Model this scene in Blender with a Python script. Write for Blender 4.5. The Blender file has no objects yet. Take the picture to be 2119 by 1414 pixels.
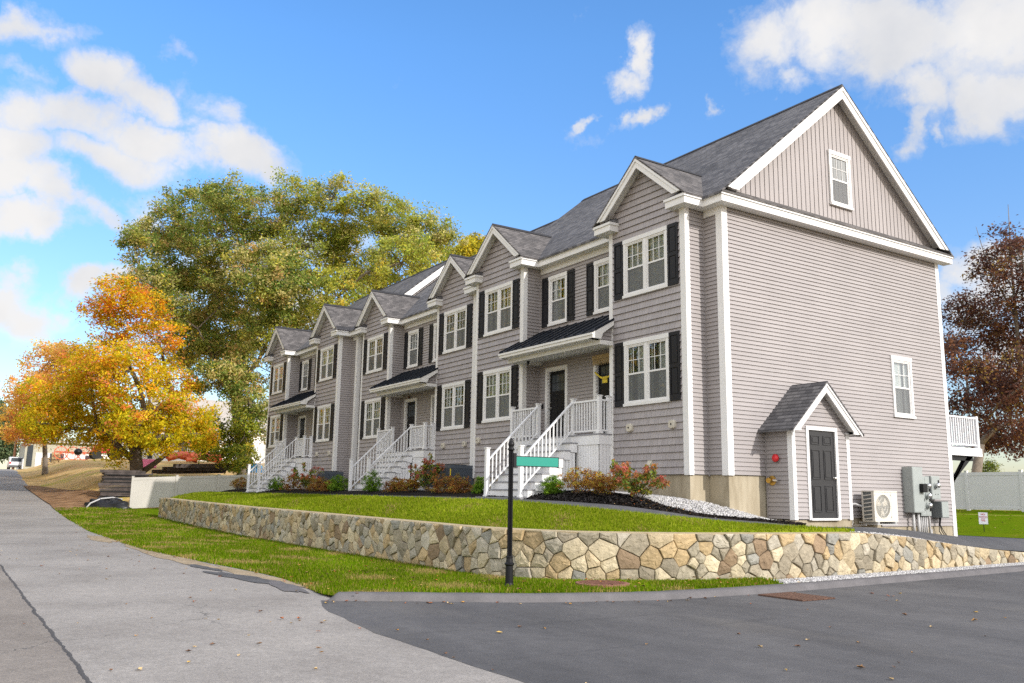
import bpy, bmesh, math, random
import numpy as np
from mathutils import Vector, Matrix
rad = math.radians
scene = bpy.context.scene
COL = scene.collection
random.seed(7)
rng = np.random.default_rng(7)

# ------------------------------------------------------------------ helpers
def tag(o, label=None, cat=None, group=None, kind=None):
    if label: o['label'] = label
    if cat: o['category'] = cat
    if group: o['group'] = group
    if kind: o['kind'] = kind
    return o

def empty(name, loc, label, cat, group=None):
    o = bpy.data.objects.new(name, None)
    o.empty_display_size = 0.3
    o.location = loc
    COL.objects.link(o)
    return tag(o, label, cat, group)

def origin_of(o):
    v = Vector((0, 0, 0))
    while o is not None:
        v += o.location
        o = o.parent
    return v

def copy_tree(o, parent=None):
    c = o.copy()
    COL.objects.link(c)
    c.parent = parent
    for ch in list(o.children):
        copy_tree(ch, c)
    return c

class MB:
    """collects faces; built in world coordinates, stored relative to the parent's origin"""
    def __init__(self):
        self.v = []; self.f = []; self.m = []; self.c = []
    def face(self, pts, m=0, col=None):
        b = len(self.v)
        self.v.extend([tuple(p) for p in pts])
        self.f.append(tuple(range(b, b + len(pts))))
        self.m.append(m); self.c.append(col)
    def faces(self, pts, fs, m=0, col=None):
        b = len(self.v)
        self.v.extend([tuple(p) for p in pts])
        for f in fs:
            self.f.append(tuple(b + i for i in f)); self.m.append(m); self.c.append(col)
    def box(self, x0, x1, y0, y1, z0, z1, m=0, col=None):
        p = [(x0,y0,z0),(x1,y0,z0),(x1,y1,z0),(x0,y1,z0),(x0,y0,z1),(x1,y0,z1),(x1,y1,z1),(x0,y1,z1)]
        self.faces(p, [(0,3,2,1),(4,5,6,7),(0,1,5,4),(1,2,6,5),(2,3,7,6),(3,0,4,7)], m, col)
    def prism(self, poly, d, m=0, col=None):
        """polygon of 3D points extruded by vector d"""
        n = len(poly); d = Vector(d)
        a = [Vector(p) for p in poly]; b = [p + d for p in a]
        self.faces(a + b, [tuple(range(n - 1, -1, -1)), tuple(range(n, 2 * n))] +
                   [(i, (i + 1) % n, n + (i + 1) % n, n + i) for i in range(n)], m, col)
    def tube(self, pts, rs, n=8, m=0, cap=True, col=None):
        pts = [Vector(p) for p in pts]
        if not hasattr(rs, '__len__'): rs = [rs] * len(pts)
        b = len(self.v)
        up = Vector((0.137, 0.221, 1)).normalized()
        for i, p in enumerate(pts):
            d = (pts[min(i + 1, len(pts) - 1)] - pts[max(i - 1, 0)])
            d = d.normalized() if d.length > 1e-9 else Vector((0, 0, 1))
            a = d.cross(up)
            if a.length < 0.05: a = d.cross(Vector((1, 0, 0)))
            a.normalize(); c = d.cross(a)
            for k in range(n):
                t = 2 * math.pi * k / n
                self.v.append(tuple(p + (a * math.cos(t) + c * math.sin(t)) * rs[i]))
        for i in range(len(pts) - 1):
            for k in range(n):
                q = (b+i*n+k, b+i*n+(k+1)%n, b+(i+1)*n+(k+1)%n, b+(i+1)*n+k)
                self.f.append(q); self.m.append(m); self.c.append(col)
        if cap:
            self.f.append(tuple(b + k for k in range(n - 1, -1, -1))); self.m.append(m); self.c.append(col)
            e = b + (len(pts) - 1) * n
            self.f.append(tuple(e + k for k in range(n))); self.m.append(m); self.c.append(col)
    def lathe(self, prof, c, n=16, m=0, axis='z'):
        """profile of (r, h) round an axis through c"""
        b = len(self.v); c = Vector(c)
        for r, h in prof:
            for k in range(n):
                t = 2 * math.pi * k / n
                u, w = r * math.cos(t), r * math.sin(t)
                p = {'z': (u, w, h), 'x': (h, u, w), 'y': (w, h, u)}[axis]
                self.v.append(tuple(c + Vector(p)))
        for i in range(len(prof) - 1):
            for k in range(n):
                self.f.append((b+i*n+k, b+i*n+(k+1)%n, b+(i+1)*n+(k+1)%n, b+(i+1)*n+k)); self.m.append(m); self.c.append(None)
        self.f.append(tuple(b + k for k in range(n - 1, -1, -1))); self.m.append(m); self.c.append(None)
        e = b + (len(prof) - 1) * n
        self.f.append(tuple(e + k for k in range(n))); self.m.append(m); self.c.append(None)
    def build(self, name, mats, parent=None, smooth=False, bevel=0, label=None):
        if not isinstance(mats, (list, tuple)): mats = [mats]
        o0 = origin_of(parent) if parent else Vector((0, 0, 0))
        me = bpy.data.meshes.new(name)
        me.from_pydata([(p[0]-o0.x, p[1]-o0.y, p[2]-o0.z) for p in self.v], [], self.f)
        for mm in mats: me.materials.append(mm)
        me.polygons.foreach_set('material_index', self.m)
        if any(c is not None for c in self.c):
            at = me.color_attributes.new('Col', 'FLOAT_COLOR', 'CORNER')
            arr = []
            for f, c in zip(self.f, self.c):
                c = c or (1, 1, 1)
                arr.extend([c[0], c[1], c[2], 1.0] * len(f))
            at.data.foreach_set('color', arr)
        if smooth: me.polygons.foreach_set('use_smooth', [True] * len(me.polygons))
        me.update()
        o = bpy.data.objects.new(name, me)
        COL.objects.link(o)
        if parent: o.parent = parent
        if bevel:
            b = o.modifiers.new('bevel', 'BEVEL'); b.width = bevel; b.segments = 2; b.limit_method = 'ANGLE'
        if label: o['label'] = label
        return o

def np_mesh(name, verts, faces, mats, parent=None, cols=None, smooth=False):
    """verts (N,3), faces (M,k) arrays, cols (M,3) per face"""
    o0 = np.array(origin_of(parent)) if parent else np.zeros(3)
    me = bpy.data.meshes.new(name)
    M, k = faces.shape
    me.vertices.add(len(verts)); me.vertices.foreach_set('co', (verts - o0).astype(np.float32).ravel())
    me.loops.add(M * k); me.loops.foreach_set('vertex_index', faces.astype(np.int32).ravel())
    me.polygons.add(M); me.polygons.foreach_set('loop_start', (np.arange(M) * k).astype(np.int32))
    if not isinstance(mats, (list, tuple)): mats = [mats]
    for mm in mats: me.materials.append(mm)
    if cols is not None:
        at = me.color_attributes.new('Col', 'FLOAT_COLOR', 'CORNER')
        c4 = np.ones((M, k, 4), np.float32); c4[:, :, :3] = cols[:, None, :]
        at.data.foreach_set('color', c4.ravel())
    if smooth: me.polygons.foreach_set('use_smooth', [True] * M)
    me.update(calc_edges=True); me.validate()
    o = bpy.data.objects.new(name, me)
    COL.objects.link(o)
    if parent: o.parent = parent
    return o

# ------------------------------------------------------------------ materials
class NT:
    def __init__(self, name):
        self.mat = bpy.data.materials.new(name); self.mat.use_nodes = True
        self.t = self.mat.node_tree; self.n = self.t.nodes; self.b = self.n['Principled BSDF']
        self.out = self.n['Material Output']
    def node(self, ty, **kw):
        n = self.n.new(ty)
        for k, v in kw.items():
            if k in n.inputs: n.inputs[k].default_value = v
            else: setattr(n, k, v)
        return n
    def link(self, a, b): self.t.links.new(a, b)
    def coord(self, scale=(1, 1, 1), out='Object'):
        tc = self.node('ShaderNodeTexCoord'); mp = self.node('ShaderNodeMapping')
        mp.inputs['Scale'].default_value = scale
        self.link(tc.outputs[out], mp.inputs['Vector']); return mp.outputs['Vector']
    def noise(self, vec, scale, detail=4, rough=0.55):
        n = self.node('ShaderNodeTexNoise'); n.inputs['Scale'].default_value = scale
        n.inputs['Detail'].default_value = detail; n.inputs['Roughness'].default_value = rough
        self.link(vec, n.inputs['Vector']); return n.outputs['Fac']
    def ramp(self, fac, stops):
        r = self.node('ShaderNodeValToRGB'); el = r.color_ramp.elements
        while len(el) < len(stops): el.new(0.5)
        for e, (p, c) in zip(el, stops):
            e.position = p; e.color = (c[0], c[1], c[2], 1) if hasattr(c, '__len__') else (c, c, c, 1)
        self.link(fac, r.inputs['Fac']); return r.outputs['Color']
    def mix(self, a, b, fac, mode='MIX'):
        m = self.node('ShaderNodeMix'); m.data_type = 'RGBA'; m.blend_type = mode
        for s, v in ((m.inputs[0], fac), (m.inputs[6], a), (m.inputs[7], b)):
            if hasattr(v, 'is_linked'): self.link(v, s)
            else: s.default_value = v if not hasattr(v, '__len__') else (v[0], v[1], v[2], 1)
        return m.outputs[2]
    def math(self, op, a, b=0.0, c=0.0):
        m = self.node('ShaderNodeMath'); m.operation = op
        for i, v in enumerate((a, b, c)):
            if hasattr(v, 'is_linked'): self.link(v, m.inputs[i])
            else: m.inputs[i].default_value = v
        return m.outputs[0]
    def bump(self, h, strength=0.3, dist=0.01, prev=None):
        b = self.node('ShaderNodeBump'); b.inputs['Strength'].default_value = strength; b.inputs['Distance'].default_value = dist
        self.link(h, b.inputs['Height'])
        if prev is not None: self.link(prev, b.inputs['Normal'])
        self.link(b.outputs['Normal'], self.b.inputs['Normal']); return b.outputs['Normal']
    def color(self, c):
        if hasattr(c, 'is_linked'): self.link(c, self.b.inputs['Base Color'])
        else: self.b.inputs['Base Color'].default_value = (c[0], c[1], c[2], 1)
    def set(self, **kw):
        for k, v in kw.items(): self.b.inputs[k.replace('_', ' ')].default_value = v

def simple(name, c, rough=0.5, var=0.12, scale=6.0, bump=0.05, bscale=60, metallic=0.0, spec=0.5):
    t = NT(name); v = t.coord()
    f = t.noise(v, scale, 5)
    d = tuple(x * (1 - var) for x in c); l = tuple(min(1, x * (1 + var)) for x in c)
    t.color(t.ramp(f, [(0.3, d), (0.7, l)]))
    t.set(Roughness=rough, Metallic=metallic); t.b.inputs['Specular IOR Level'].default_value = spec
    if bump: t.bump(t.noise(v, bscale, 3), bump, 0.01)
    return t.mat

M = {}
M['trim'] = simple('white_trim_paint', (0.75, 0.745, 0.74), 0.45, 0.03, 3, 0.03)
M['soffit'] = simple('soffit_vinyl', (0.74, 0.73, 0.71), 0.5, 0.04, 3, 0.03)
M['vinyl_white'] = simple('white_vinyl', (0.74, 0.74, 0.75), 0.4, 0.03, 2, 0.02)
M['vinyl_shaded'] = simple('shade_darkened_vinyl', (0.50, 0.475, 0.435), 0.45, 0.08, 0.8, 0.02)  # white vinyl toned down; dappled tree shade is put into its colour
M['black'] = simple('black_satin_paint', (0.008, 0.008, 0.010), 0.42, 0.15, 4, 0.05, spec=0.25)
M['shutter'] = simple('shutter_vinyl', (0.012, 0.012, 0.015), 0.5, 0.12, 4, 0.05, 120, spec=0.3)
M['door'] = simple('charcoal_door_paint', (0.022, 0.022, 0.025), 0.45, 0.1, 4, 0.03)
M['tread'] = simple('grey_composite_tread', (0.27, 0.27, 0.29), 0.7, 0.08, 8, 0.1)
M['deckwhite'] = simple('porch_white', (0.76, 0.76, 0.77), 0.5, 0.04, 4, 0.03)
M['nickel'] = simple('brushed_nickel', (0.6, 0.58, 0.55), 0.3, 0.05, 10, 0, metallic=1.0)
M['brass'] = simple('brass', (0.55, 0.36, 0.10), 0.35, 0.2, 20, 0.05, metallic=1.0)
M['chrome'] = simple('chrome', (0.75, 0.75, 0.76), 0.18, 0.05, 10, 0, metallic=1.0)
M['red'] = simple('red_enamel', (0.60, 0.02, 0.025), 0.35, 0.08, 12, 0)
M['vent'] = simple('vent_beige', (0.55, 0.51, 0.43), 0.55, 0.05, 10, 0.05)
M['meter'] = simple('meter_grey', (0.33, 0.36, 0.35), 0.45, 0.05, 5, 0.05, 30)
M['meterdark'] = simple('meter_dark_grey', (0.12, 0.135, 0.14), 0.5, 0.05, 5, 0.05, 30)
M['pvc'] = simple('conduit_grey', (0.45, 0.45, 0.45), 0.5, 0.08, 6, 0.03)
M['acbody'] = simple('ac_ivory', (0.66, 0.63, 0.56), 0.45, 0.04, 4, 0.02)
M['accoil'] = simple('coil_dark', (0.05, 0.05, 0.05), 0.6, 0.2, 30, 0.1)
M['condenser'] = simple('condenser_blue_grey', (0.075, 0.092, 0.115), 0.45, 0.1, 5, 0.05)
M['yellow'] = simple('yellow_label', (0.75, 0.55, 0.03), 0.5, 0.05, 8, 0)
M['signteal'] = simple('teal_sign_face', (0.0, 0.25, 0.185), 0.4, 0.02, 3, 0)
M['iron'] = simple('rusty_iron', (0.11, 0.055, 0.035), 0.7, 0.35, 14, 0.3, 40)
M['rustlid'] = simple('rust_lid', (0.22, 0.10, 0.065), 0.85, 0.25, 9, 0.2, 50)
M['shellwood'] = simple('weathered_board', (0.085, 0.07, 0.065), 0.85, 0.45, 3, 0.3, 20)
M['tarp'] = simple('black_tarp', (0.012, 0.012, 0.014), 0.4, 0.3, 3, 0.4, 6)
M['housewhite'] = simple('far_white_siding', (0.74, 0.74, 0.75), 0.6, 0.03, 1, 0)
M['barnwall'] = simple('barn_sage_wall', (0.42, 0.41, 0.33), 0.7, 0.08, 1, 0)
M['farroof'] = simple('far_roof', (0.42, 0.38, 0.34), 0.8, 0.1, 2, 0.1)
M['farglass'] = simple('far_window_dark', (0.05, 0.06, 0.07), 0.15, 0.1, 2, 0)
M['orange'] = simple('orange_red_paint', (0.65, 0.13, 0.05), 0.55, 0.15, 2, 0.05)
M['tractorred'] = simple('tractor_red', (0.55, 0.03, 0.025), 0.4, 0.1, 3, 0)
M['tyre'] = simple('tyre_rubber', (0.02, 0.02, 0.02), 0.8, 0.2, 10, 0.1)
M['carwhite'] = simple('vehicle_white', (0.72, 0.73, 0.75), 0.25, 0.02, 2, 0)
M['pink'] = simple('pink_plastic', (0.75, 0.20, 0.38), 0.5, 0.05, 3, 0)
M['polewood'] = simple('pole_wood', (0.42, 0.20, 0.11), 0.85, 0.2, 4, 0.2)
M['tanwood'] = simple('pine_board', (0.45, 0.33, 0.17), 0.8, 0.2, 5, 0.1)
M['cloth'] = simple('yellow_felt', (0.72, 0.55, 0.05), 0.8, 0.1, 20, 0)
M['signwhite'] = simple('sign_white', (0.74, 0.75, 0.84), 0.45, 0.02, 5, 0)
M['bluetarp'] = simple('blue_plastic', (0.05, 0.28, 0.55), 0.5, 0.1, 3, 0)
M['terracotta'] = simple('terracotta_wall', (0.50, 0.30, 0.20), 0.8, 0.15, 2, 0.1)

def siding_mat(name, c, grain=True):
    t = NT(name); v = t.coord()
    ca = t.node('ShaderNodeVertexColor'); ca.layer_name = 'Col'
    f = t.noise(v, 0.9, 4)
    base = t.ramp(f, [(0.3, tuple(x * 0.95 for x in c)), (0.7, tuple(x * 1.05 for x in c))])
    t.color(t.mix(base, ca.outputs['Color'], 1.0, 'MULTIPLY'))
    t.set(Roughness=0.5)
    g = t.noise(t.coord((3, 3, 60)) if grain else t.coord((40, 40, 2)), 4, 4)
    t.bump(g, 0.10, 0.004)
    return t.mat
M['siding'] = siding_mat('taupe_clapboard', (0.330, 0.304, 0.301))
M['shingle_siding'] = siding_mat('taupe_shake', (0.35, 0.322, 0.325), False)
M['batten'] = siding_mat('taupe_batten', (0.355, 0.325, 0.32), False)

def roof_mat(name, along, c0, c1):
    t = NT(name); tc = t.node('ShaderNodeTexCoord'); sp = t.node('ShaderNodeSeparateXYZ'); cb = t.node('ShaderNodeCombineXYZ')
    t.link(tc.outputs['Object'], sp.inputs[0])
    t.link(sp.outputs['X' if along == 'x' else 'Y'], cb.inputs['X'])
    v = t.math('MULTIPLY', sp.outputs['Z'], 1.562); t.link(v, cb.inputs['Y'])
    br = t.node('ShaderNodeTexBrick'); t.link(cb.outputs[0], br.inputs['Vector'])
    br.inputs['Scale'].default_value = 1.0; br.inputs['Brick Width'].default_value = 0.21; br.inputs['Row Height'].default_value = 0.143
    br.inputs['Mortar Size'].default_value = 0.006; br.inputs['Mortar Smooth'].default_value = 0.3; br.offset = 0.37
    br.inputs['Color1'].default_value = (*c0, 1); br.inputs['Color2'].default_value = (*c1, 1); br.inputs['Mortar'].default_value = tuple(x * 0.45 for x in c0) + (1,)
    big = t.noise(tc.outputs['Object'], 0.7, 5); fine = t.noise(tc.outputs['Object'], 90, 2)
    col = t.mix(br.outputs['Color'], t.ramp(big, [(0.3, 0.78), (0.7, 1.25)]), 1.0, 'MULTIPLY')
    col = t.mix(col, t.ramp(fine, [(0.25, 0.6), (0.75, 1.4)]), 1.0, 'MULTIPLY')
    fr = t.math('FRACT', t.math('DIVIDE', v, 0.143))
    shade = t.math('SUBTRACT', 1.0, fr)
    col = t.mix(col, t.ramp(fr, [(0.0, .50), (0.22, .62), (0.34, 1.08), (1.0, 1.08)]), 1.0, 'MULTIPLY')  # dark band per course: lip shadow painted in, like printed shingle bands
    t.color(col); t.set(Roughness=0.9)
    n1 = t.bump(shade, 0.9, 0.012); t.bump(fine, 0.3, 0.006, n1)
    return t.mat
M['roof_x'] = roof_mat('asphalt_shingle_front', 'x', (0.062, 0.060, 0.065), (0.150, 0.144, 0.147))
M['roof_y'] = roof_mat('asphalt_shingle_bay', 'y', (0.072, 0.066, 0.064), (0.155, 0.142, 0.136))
M['ridge'] = simple('ridge_cap', (0.03, 0.03, 0.034), 0.9, 0.2, 8, 0.2)
M['metalroof'] = simple('standing_seam_metal', (0.010, 0.013, 0.020), 0.5, 0.1, 3, 0.02, spec=0.25)

def concrete_mat():
    t = NT('poured_concrete'); v = t.coord()
    tc = t.node('ShaderNodeTexCoord'); sp = t.node('ShaderNodeSeparateXYZ'); t.link(tc.outputs['Object'], sp.inputs[0])
    u = t.math('ADD', sp.outputs['X'], sp.outputs['Y'])
    fr = t.math('FRACT', t.math('DIVIDE', u, 0.305))
    line = t.math('LESS_THAN', fr, 0.03)
    st = t.noise(t.coord((1, 1, 0.25)), 3.0, 6, 0.65)
    c = t.ramp(st, [(0.25, (0.24, 0.195, 0.125)), (0.5, (0.385, 0.33, 0.235)), (0.75, (0.47, 0.415, 0.31))])
    c = t.mix(c, (0.30, 0.26, 0.19), t.math('MULTIPLY', line, 0.55))
    t.color(c); t.set(Roughness=0.85)
    t.bump(t.math('ADD', t.noise(v, 25, 5), t.math('MULTIPLY', line, -0.6)), 0.25, 0.01)
    return t.mat
M['concrete'] = concrete_mat()

def ground_mat(name, stops, scale, detail=8, rough=0.95, bump=0.4, bscale=30, fine=None, bdist=0.02, spec=0.1):
    t = NT(name); v = t.coord()
    f = t.noise(v, scale, detail, 0.65)
    c = t.ramp(f, stops)
    if fine:
        c = t.mix(c, t.ramp(t.noise(v, fine[0], 4), [(0.25, fine[1]), (0.75, fine[2])]), 1.0, 'MULTIPLY')
    t.color(c); t.set(Roughness=rough); t.b.inputs['Specular IOR Level'].default_value = spec
    t.bump(t.noise(v, bscale, 5), bump, bdist)
    return t.mat
M['grass'] = ground_mat('lawn_grass', [(0.3, (0.115, 0.17, 0.008)), (0.5, (0.17, 0.22, 0.011)), (0.7, (0.225, 0.255, 0.02))], 0.8, spec=0.0, fine=(40, 0.7, 1.3), bump=0.8, bscale=60)
M['verge'] = ground_mat('verge_grass', [(0.25, (0.22, 0.17, 0.04)), (0.40, (0.13, 0.18, 0.008)), (0.6, (0.11, 0.18, 0.006)), (0.75, (0.19, 0.215, 0.015))], 0.55, spec=0.0, fine=(40, 0.7, 1.3), bump=0.8, bscale=60)
M['field'] = ground_mat('dry_field', [(0.28, (0.19, 0.22, 0.03)), (0.40, (0.50, 0.33, 0.12)), (0.52, (0.60, 0.40, 0.18)), (0.62, (0.40, 0.34, 0.07)), (0.74, (0.22, 0.27, 0.03))], 0.22, fine=(3, 0.75, 1.25), bump=0.5, bscale=8)
M['mulch'] = ground_mat('black_mulch', [(0.3, (0.008, 0.007, 0.007)), (0.7, (0.035, 0.028, 0.025))], 18, bump=1.0, bscale=35, fine=(60, 0.5, 1.6), bdist=0.05)
M['path'] = ground_mat('path_asphalt', [(0.3, (0.085, 0.085, 0.09)), (0.7, (0.13, 0.13, 0.135))], 2.5, fine=(150, 0.75, 1.25), bump=0.4, bscale=120)
M['curb'] = ground_mat('curb_asphalt', [(0.3, (0.12, 0.115, 0.118)), (0.7, (0.18, 0.17, 0.174))], 1.8, fine=(120, 0.75, 1.25), bump=0.35, bscale=100)
M['sand'] = ground_mat('sandy_shoulder', [(0.3, (0.26, 0.20, 0.13)), (0.7, (0.42, 0.34, 0.24))], 2.5, fine=(80, 0.7, 1.3), bump=0.5, bscale=60)
M['leaflitter'] = ground_mat('leaf_litter', [(0.3, (0.10, 0.06, 0.03)), (0.5, (0.26, 0.15, 0.08)), (0.7, (0.38, 0.24, 0.13))], 1.3, fine=(25, 0.5, 1.5), bump=0.8, bscale=30)
M['caplime'] = ground_mat('wall_cap_mortar', [(0.3, (0.36, 0.28, 0.17)), (0.7, (0.52, 0.43, 0.29))], 5, bump=0.6, bscale=25)
M['gravelbase'] = ground_mat('gravel_base', [(0.3, (0.12, 0.115, 0.11)), (0.7, (0.34, 0.33, 0.32))], 22, bump=1.0, bscale=30, fine=(45, 0.4, 1.3))

def road_mat():
    t = NT('old_asphalt'); v = t.coord()
    tc = t.node('ShaderNodeTexCoord'); sp = t.node('ShaderNodeSeparateXYZ'); t.link(tc.outputs['Object'], sp.inputs[0])
    f = t.noise(v, 0.45, 7, 0.6)
    c = t.ramp(f, [(0.3, (0.228, 0.208, 0.191)), (0.5, (0.288, 0.266, 0.246)), (0.7, (0.334, 0.308, 0.283))])
    ag = t.noise(v, 42, 4, 0.9)
    c = t.mix(c, t.ramp(ag, [(0.28, 0.38), (0.42, 0.86), (0.55, 1.06), (0.75, 1.5)]), 1.0, 'MULTIPLY')
    c = t.mix(c, t.ramp(t.noise(v, 7, 6, 0.75), [(0.3, 0.84), (0.7, 1.14)]), 1.0, 'MULTIPLY')
    # darker oily blotches of odd shape
    bl = t.noise(t.coord((0.9, 2.6, 1)), 0.9, 6, 0.7)
    c = t.mix(c, (0.13, 0.125, 0.125), t.ramp(bl, [(0.66, 0.0), (0.74, 0.6)]))
    # older, browner lane beyond the paving seam, and the dark seam itself
    wob = t.math('MULTIPLY', t.math('SUBTRACT', t.noise(v, 0.8, 6, 0.65), 0.5), 0.16)
    y = t.math('ADD', sp.outputs['Y'], wob)
    lane = t.math('LESS_THAN', y, -14.03)
    c = t.mix(c, t.mix(c, (0.80, 0.765, 0.735), 1.0, 'MULTIPLY'), lane)
    d = t.math('ABSOLUTE', t.math('ADD', y, 14.03))
    seam = t.math('LESS_THAN', d, t.math('ADD', -0.004, t.math('MULTIPLY', t.noise(v, 5, 5), 0.05)))
    c = t.mix(c, (0.045, 0.045, 0.05), t.math('MULTIPLY', seam, 0.85))
    # fine wandering cracks
    vo = t.node('ShaderNodeTexVoronoi'); vo.feature = 'DISTANCE_TO_EDGE'; vo.inputs['Scale'].default_value = 0.33
    wv = t.node('ShaderNodeVectorMath'); wv.operation = 'ADD'
    nn = t.node('ShaderNodeTexNoise'); nn.inputs['Scale'].default_value = 1.7; nn.inputs['Detail'].default_value = 6; t.link(v, nn.inputs['Vector'])
    t.link(v, wv.inputs[0]); t.link(nn.outputs['Color'], wv.inputs[1]); t.link(wv.outputs[0], vo.inputs['Vector'])
    cr = t.math('LESS_THAN', vo.outputs['Distance'], 0.0035)
    cr = t.math('MULTIPLY', cr, t.ramp(t.noise(v, 0.35, 3), [(0.5, 0.0), (0.6, 0.7)]))
    c = t.mix(c, (0.07, 0.07, 0.07), cr)
    t.color(c); t.set(Roughness=0.9); t.b.inputs['Specular IOR Level'].default_value = 0.3
    t.bump(ag, 0.5, 0.008)
    return t.mat
M['road'] = road_mat()

def drive_mat():
    t = NT('new_asphalt'); v = t.coord()
    f = t.noise(t.coord((0.5, 1.2, 1)), 0.6, 7, 0.6)
    c = t.ramp(f, [(0.3, (0.066, 0.064, 0.066)), (0.5, (0.092, 0.089, 0.091)), (0.72, (0.122, 0.117, 0.117))])
    ag = t.noise(v, 48, 4, 0.9)
    c = t.mix(c, t.ramp(ag, [(0.28, 0.55), (0.42, 0.9), (0.55, 1.05), (0.75, 1.4)]), 1.0, 'MULTIPLY')
    c = t.mix(c, t.ramp(t.noise(v, 5, 6, 0.75), [(0.3, 0.86), (0.7, 1.14)]), 1.0, 'MULTIPLY')
    ty = t.noise(t.coord((2.2, 0.18, 1)), 0.8, 5, 0.6)
    c = t.mix(c, (0.045, 0.044, 0.047), t.ramp(ty, [(0.6, 0.0), (0.72, 0.55)]))
    dust = t.noise(t.coord((0.35, 0.8, 1)), 0.5, 5, 0.55)
    c = t.mix(c, (0.17, 0.155, 0.14), t.ramp(dust, [(0.58, 0.0), (0.75, 0.5)]))
    t.color(c); t.set(Roughness=0.8); t.b.inputs['Specular IOR Level'].default_value = 0.35
    t.bump(ag, 0.4, 0.006)
    return t.mat
M['drive'] = drive_mat()

def vcol_mat(name, rough=0.8, bump=0.0, bscale=20, transl=0.0, noisy=0.0, bdist=0.01, spec=0.3):
    t = NT(name)
    ca = t.node('ShaderNodeVertexColor'); ca.layer_name = 'Col'
    c = ca.outputs['Color']
    if noisy:
        v = t.coord()
        c = t.mix(c, t.ramp(t.noise(v, 9, 6, 0.65), [(0.25, 1 - noisy), (0.75, 1 + noisy)]), 1.0, 'MULTIPLY')
    t.color(c); t.set(Roughness=rough); t.b.inputs['Specular IOR Level'].default_value = spec
    if bump: t.bump(t.noise(t.coord(), bscale, 6, 0.65), bump, bdist)
    if transl:
        tr = t.node('ShaderNodeBsdfTranslucent'); mx = t.node('ShaderNodeMixShader'); mx.inputs[0].default_value = transl
        t.link(c, tr.inputs['Color']); t.link(t.b.outputs[0], mx.inputs[1]); t.link(tr.outputs[0], mx.inputs[2])
        t.link(mx.outputs[0], t.out.inputs['Surface'])
    return t.mat
M['leaf'] = vcol_mat('leaf', 0.6, transl=0.45, spec=0.2)
M['blade'] = vcol_mat('grass_blade', 0.9, transl=0.4, spec=0.0)
M['leaf_thin'] = vcol_mat('thin_leaf', 0.6, transl=0.6, spec=0.15)
M['stone'] = vcol_mat('field_stone', 0.85, 0.8, 16, noisy=0.30, bdist=0.03)
M['pebble'] = vcol_mat('white_pebble', 0.7)
M['bark'] = simple('bark', (0.12, 0.095, 0.075), 0.9, 0.35, 5, 0.8, 14)
M['barkgrey'] = simple('grey_bark', (0.20, 0.17, 0.14), 0.9, 0.3, 5, 0.8, 14)

def glass_mat(name, tint, refl_rough=0.02, see=0.75):
    t = NT(name)
    tr = t.node('ShaderNodeBsdfTransparent'); tr.inputs['Color'].default_value = (*tint, 1)
    gl = t.node('ShaderNodeBsdfGlossy'); gl.inputs['Roughness'].default_value = refl_rough; gl.inputs['Color'].default_value = (1, 1, 1, 1)
    fr = t.node('ShaderNodeFresnel'); fr.inputs['IOR'].default_value = 1.52
    fac = t.math('MINIMUM', t.math('MULTIPLY_ADD', fr.outputs[0], 1.6, 0.10), 1.0)
    wob = t.noise(t.coord((1, 1, 1)), 1.4, 2)
    bm = t.node('ShaderNodeBump'); bm.inputs['Strength'].default_value = 0.05; bm.inputs['Distance'].default_value = 0.05
    t.link(wob, bm.inputs['Height']); t.link(bm.outputs[0], gl.inputs['Normal'])
    mx = t.node('ShaderNodeMixShader'); t.link(fac, mx.inputs[0]); t.link(tr.outputs[0], mx.inputs[1]); t.link(gl.outputs[0], mx.inputs[2])
    t.link(mx.outputs[0], t.out.inputs['Surface'])
    return t.mat
M['glass'] = glass_mat('window_glass', (0.85, 0.9, 0.9))
def screen_mat():
    t = NT('insect_screen')
    tr = t.node('ShaderNodeBsdfTransparent'); mx = t.node('ShaderNodeMixShader'); mx.inputs[0].default_value = 0.55
    t.color((0.17, 0.175, 0.18)); t.set(Roughness=0.7)
    t.link(tr.outputs[0], mx.inputs[1]); t.link(t.b.outputs[0], mx.inputs[2]); t.link(mx.outputs[0], t.out.inputs['Surface'])
    return t.mat
M['screen'] = screen_mat()
def curtain_mat():
    t = NT('sheer_curtain')
    tc = t.node('ShaderNodeTexCoord'); sp = t.node('ShaderNodeSeparateXYZ'); t.link(tc.outputs['Object'], sp.inputs[0])
    u = t.math('ADD', sp.outputs['X'], sp.outputs['Y'])
    cb = t.node('ShaderNodeCombineXYZ'); t.link(u, cb.inputs['X'])
    f = t.noise(cb.outputs[0], 16, 2)
    t.color(t.ramp(f, [(0.35, (0.62, 0.63, 0.62)), (0.65, (0.92, 0.92, 0.89))])); t.set(Roughness=0.9)
    t.bump(f, 0.6, 0.05)
    return t.mat
M['curtain'] = curtain_mat()
M['interior'] = simple('room_dark', (0.05, 0.052, 0.055), 0.9, 0.2, 2, 0)
M['blind'] = simple('roller_blind', (0.40, 0.41, 0.40), 0.8, 0.05, 3, 0)

# ------------------------------------------------------------------ frames for walls
class Fr:
    """wall frame: u along the wall, w outward, z up"""
    def __init__(self, o, u, n):
        self.o = Vector(o); self.u = Vector(u); self.n = Vector(n)
        self.sgn = self.u.cross(self.n).z
    def P(self, u, w, z):
        return self.o + self.u * u + self.n * w + Vector((0, 0, z))

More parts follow.
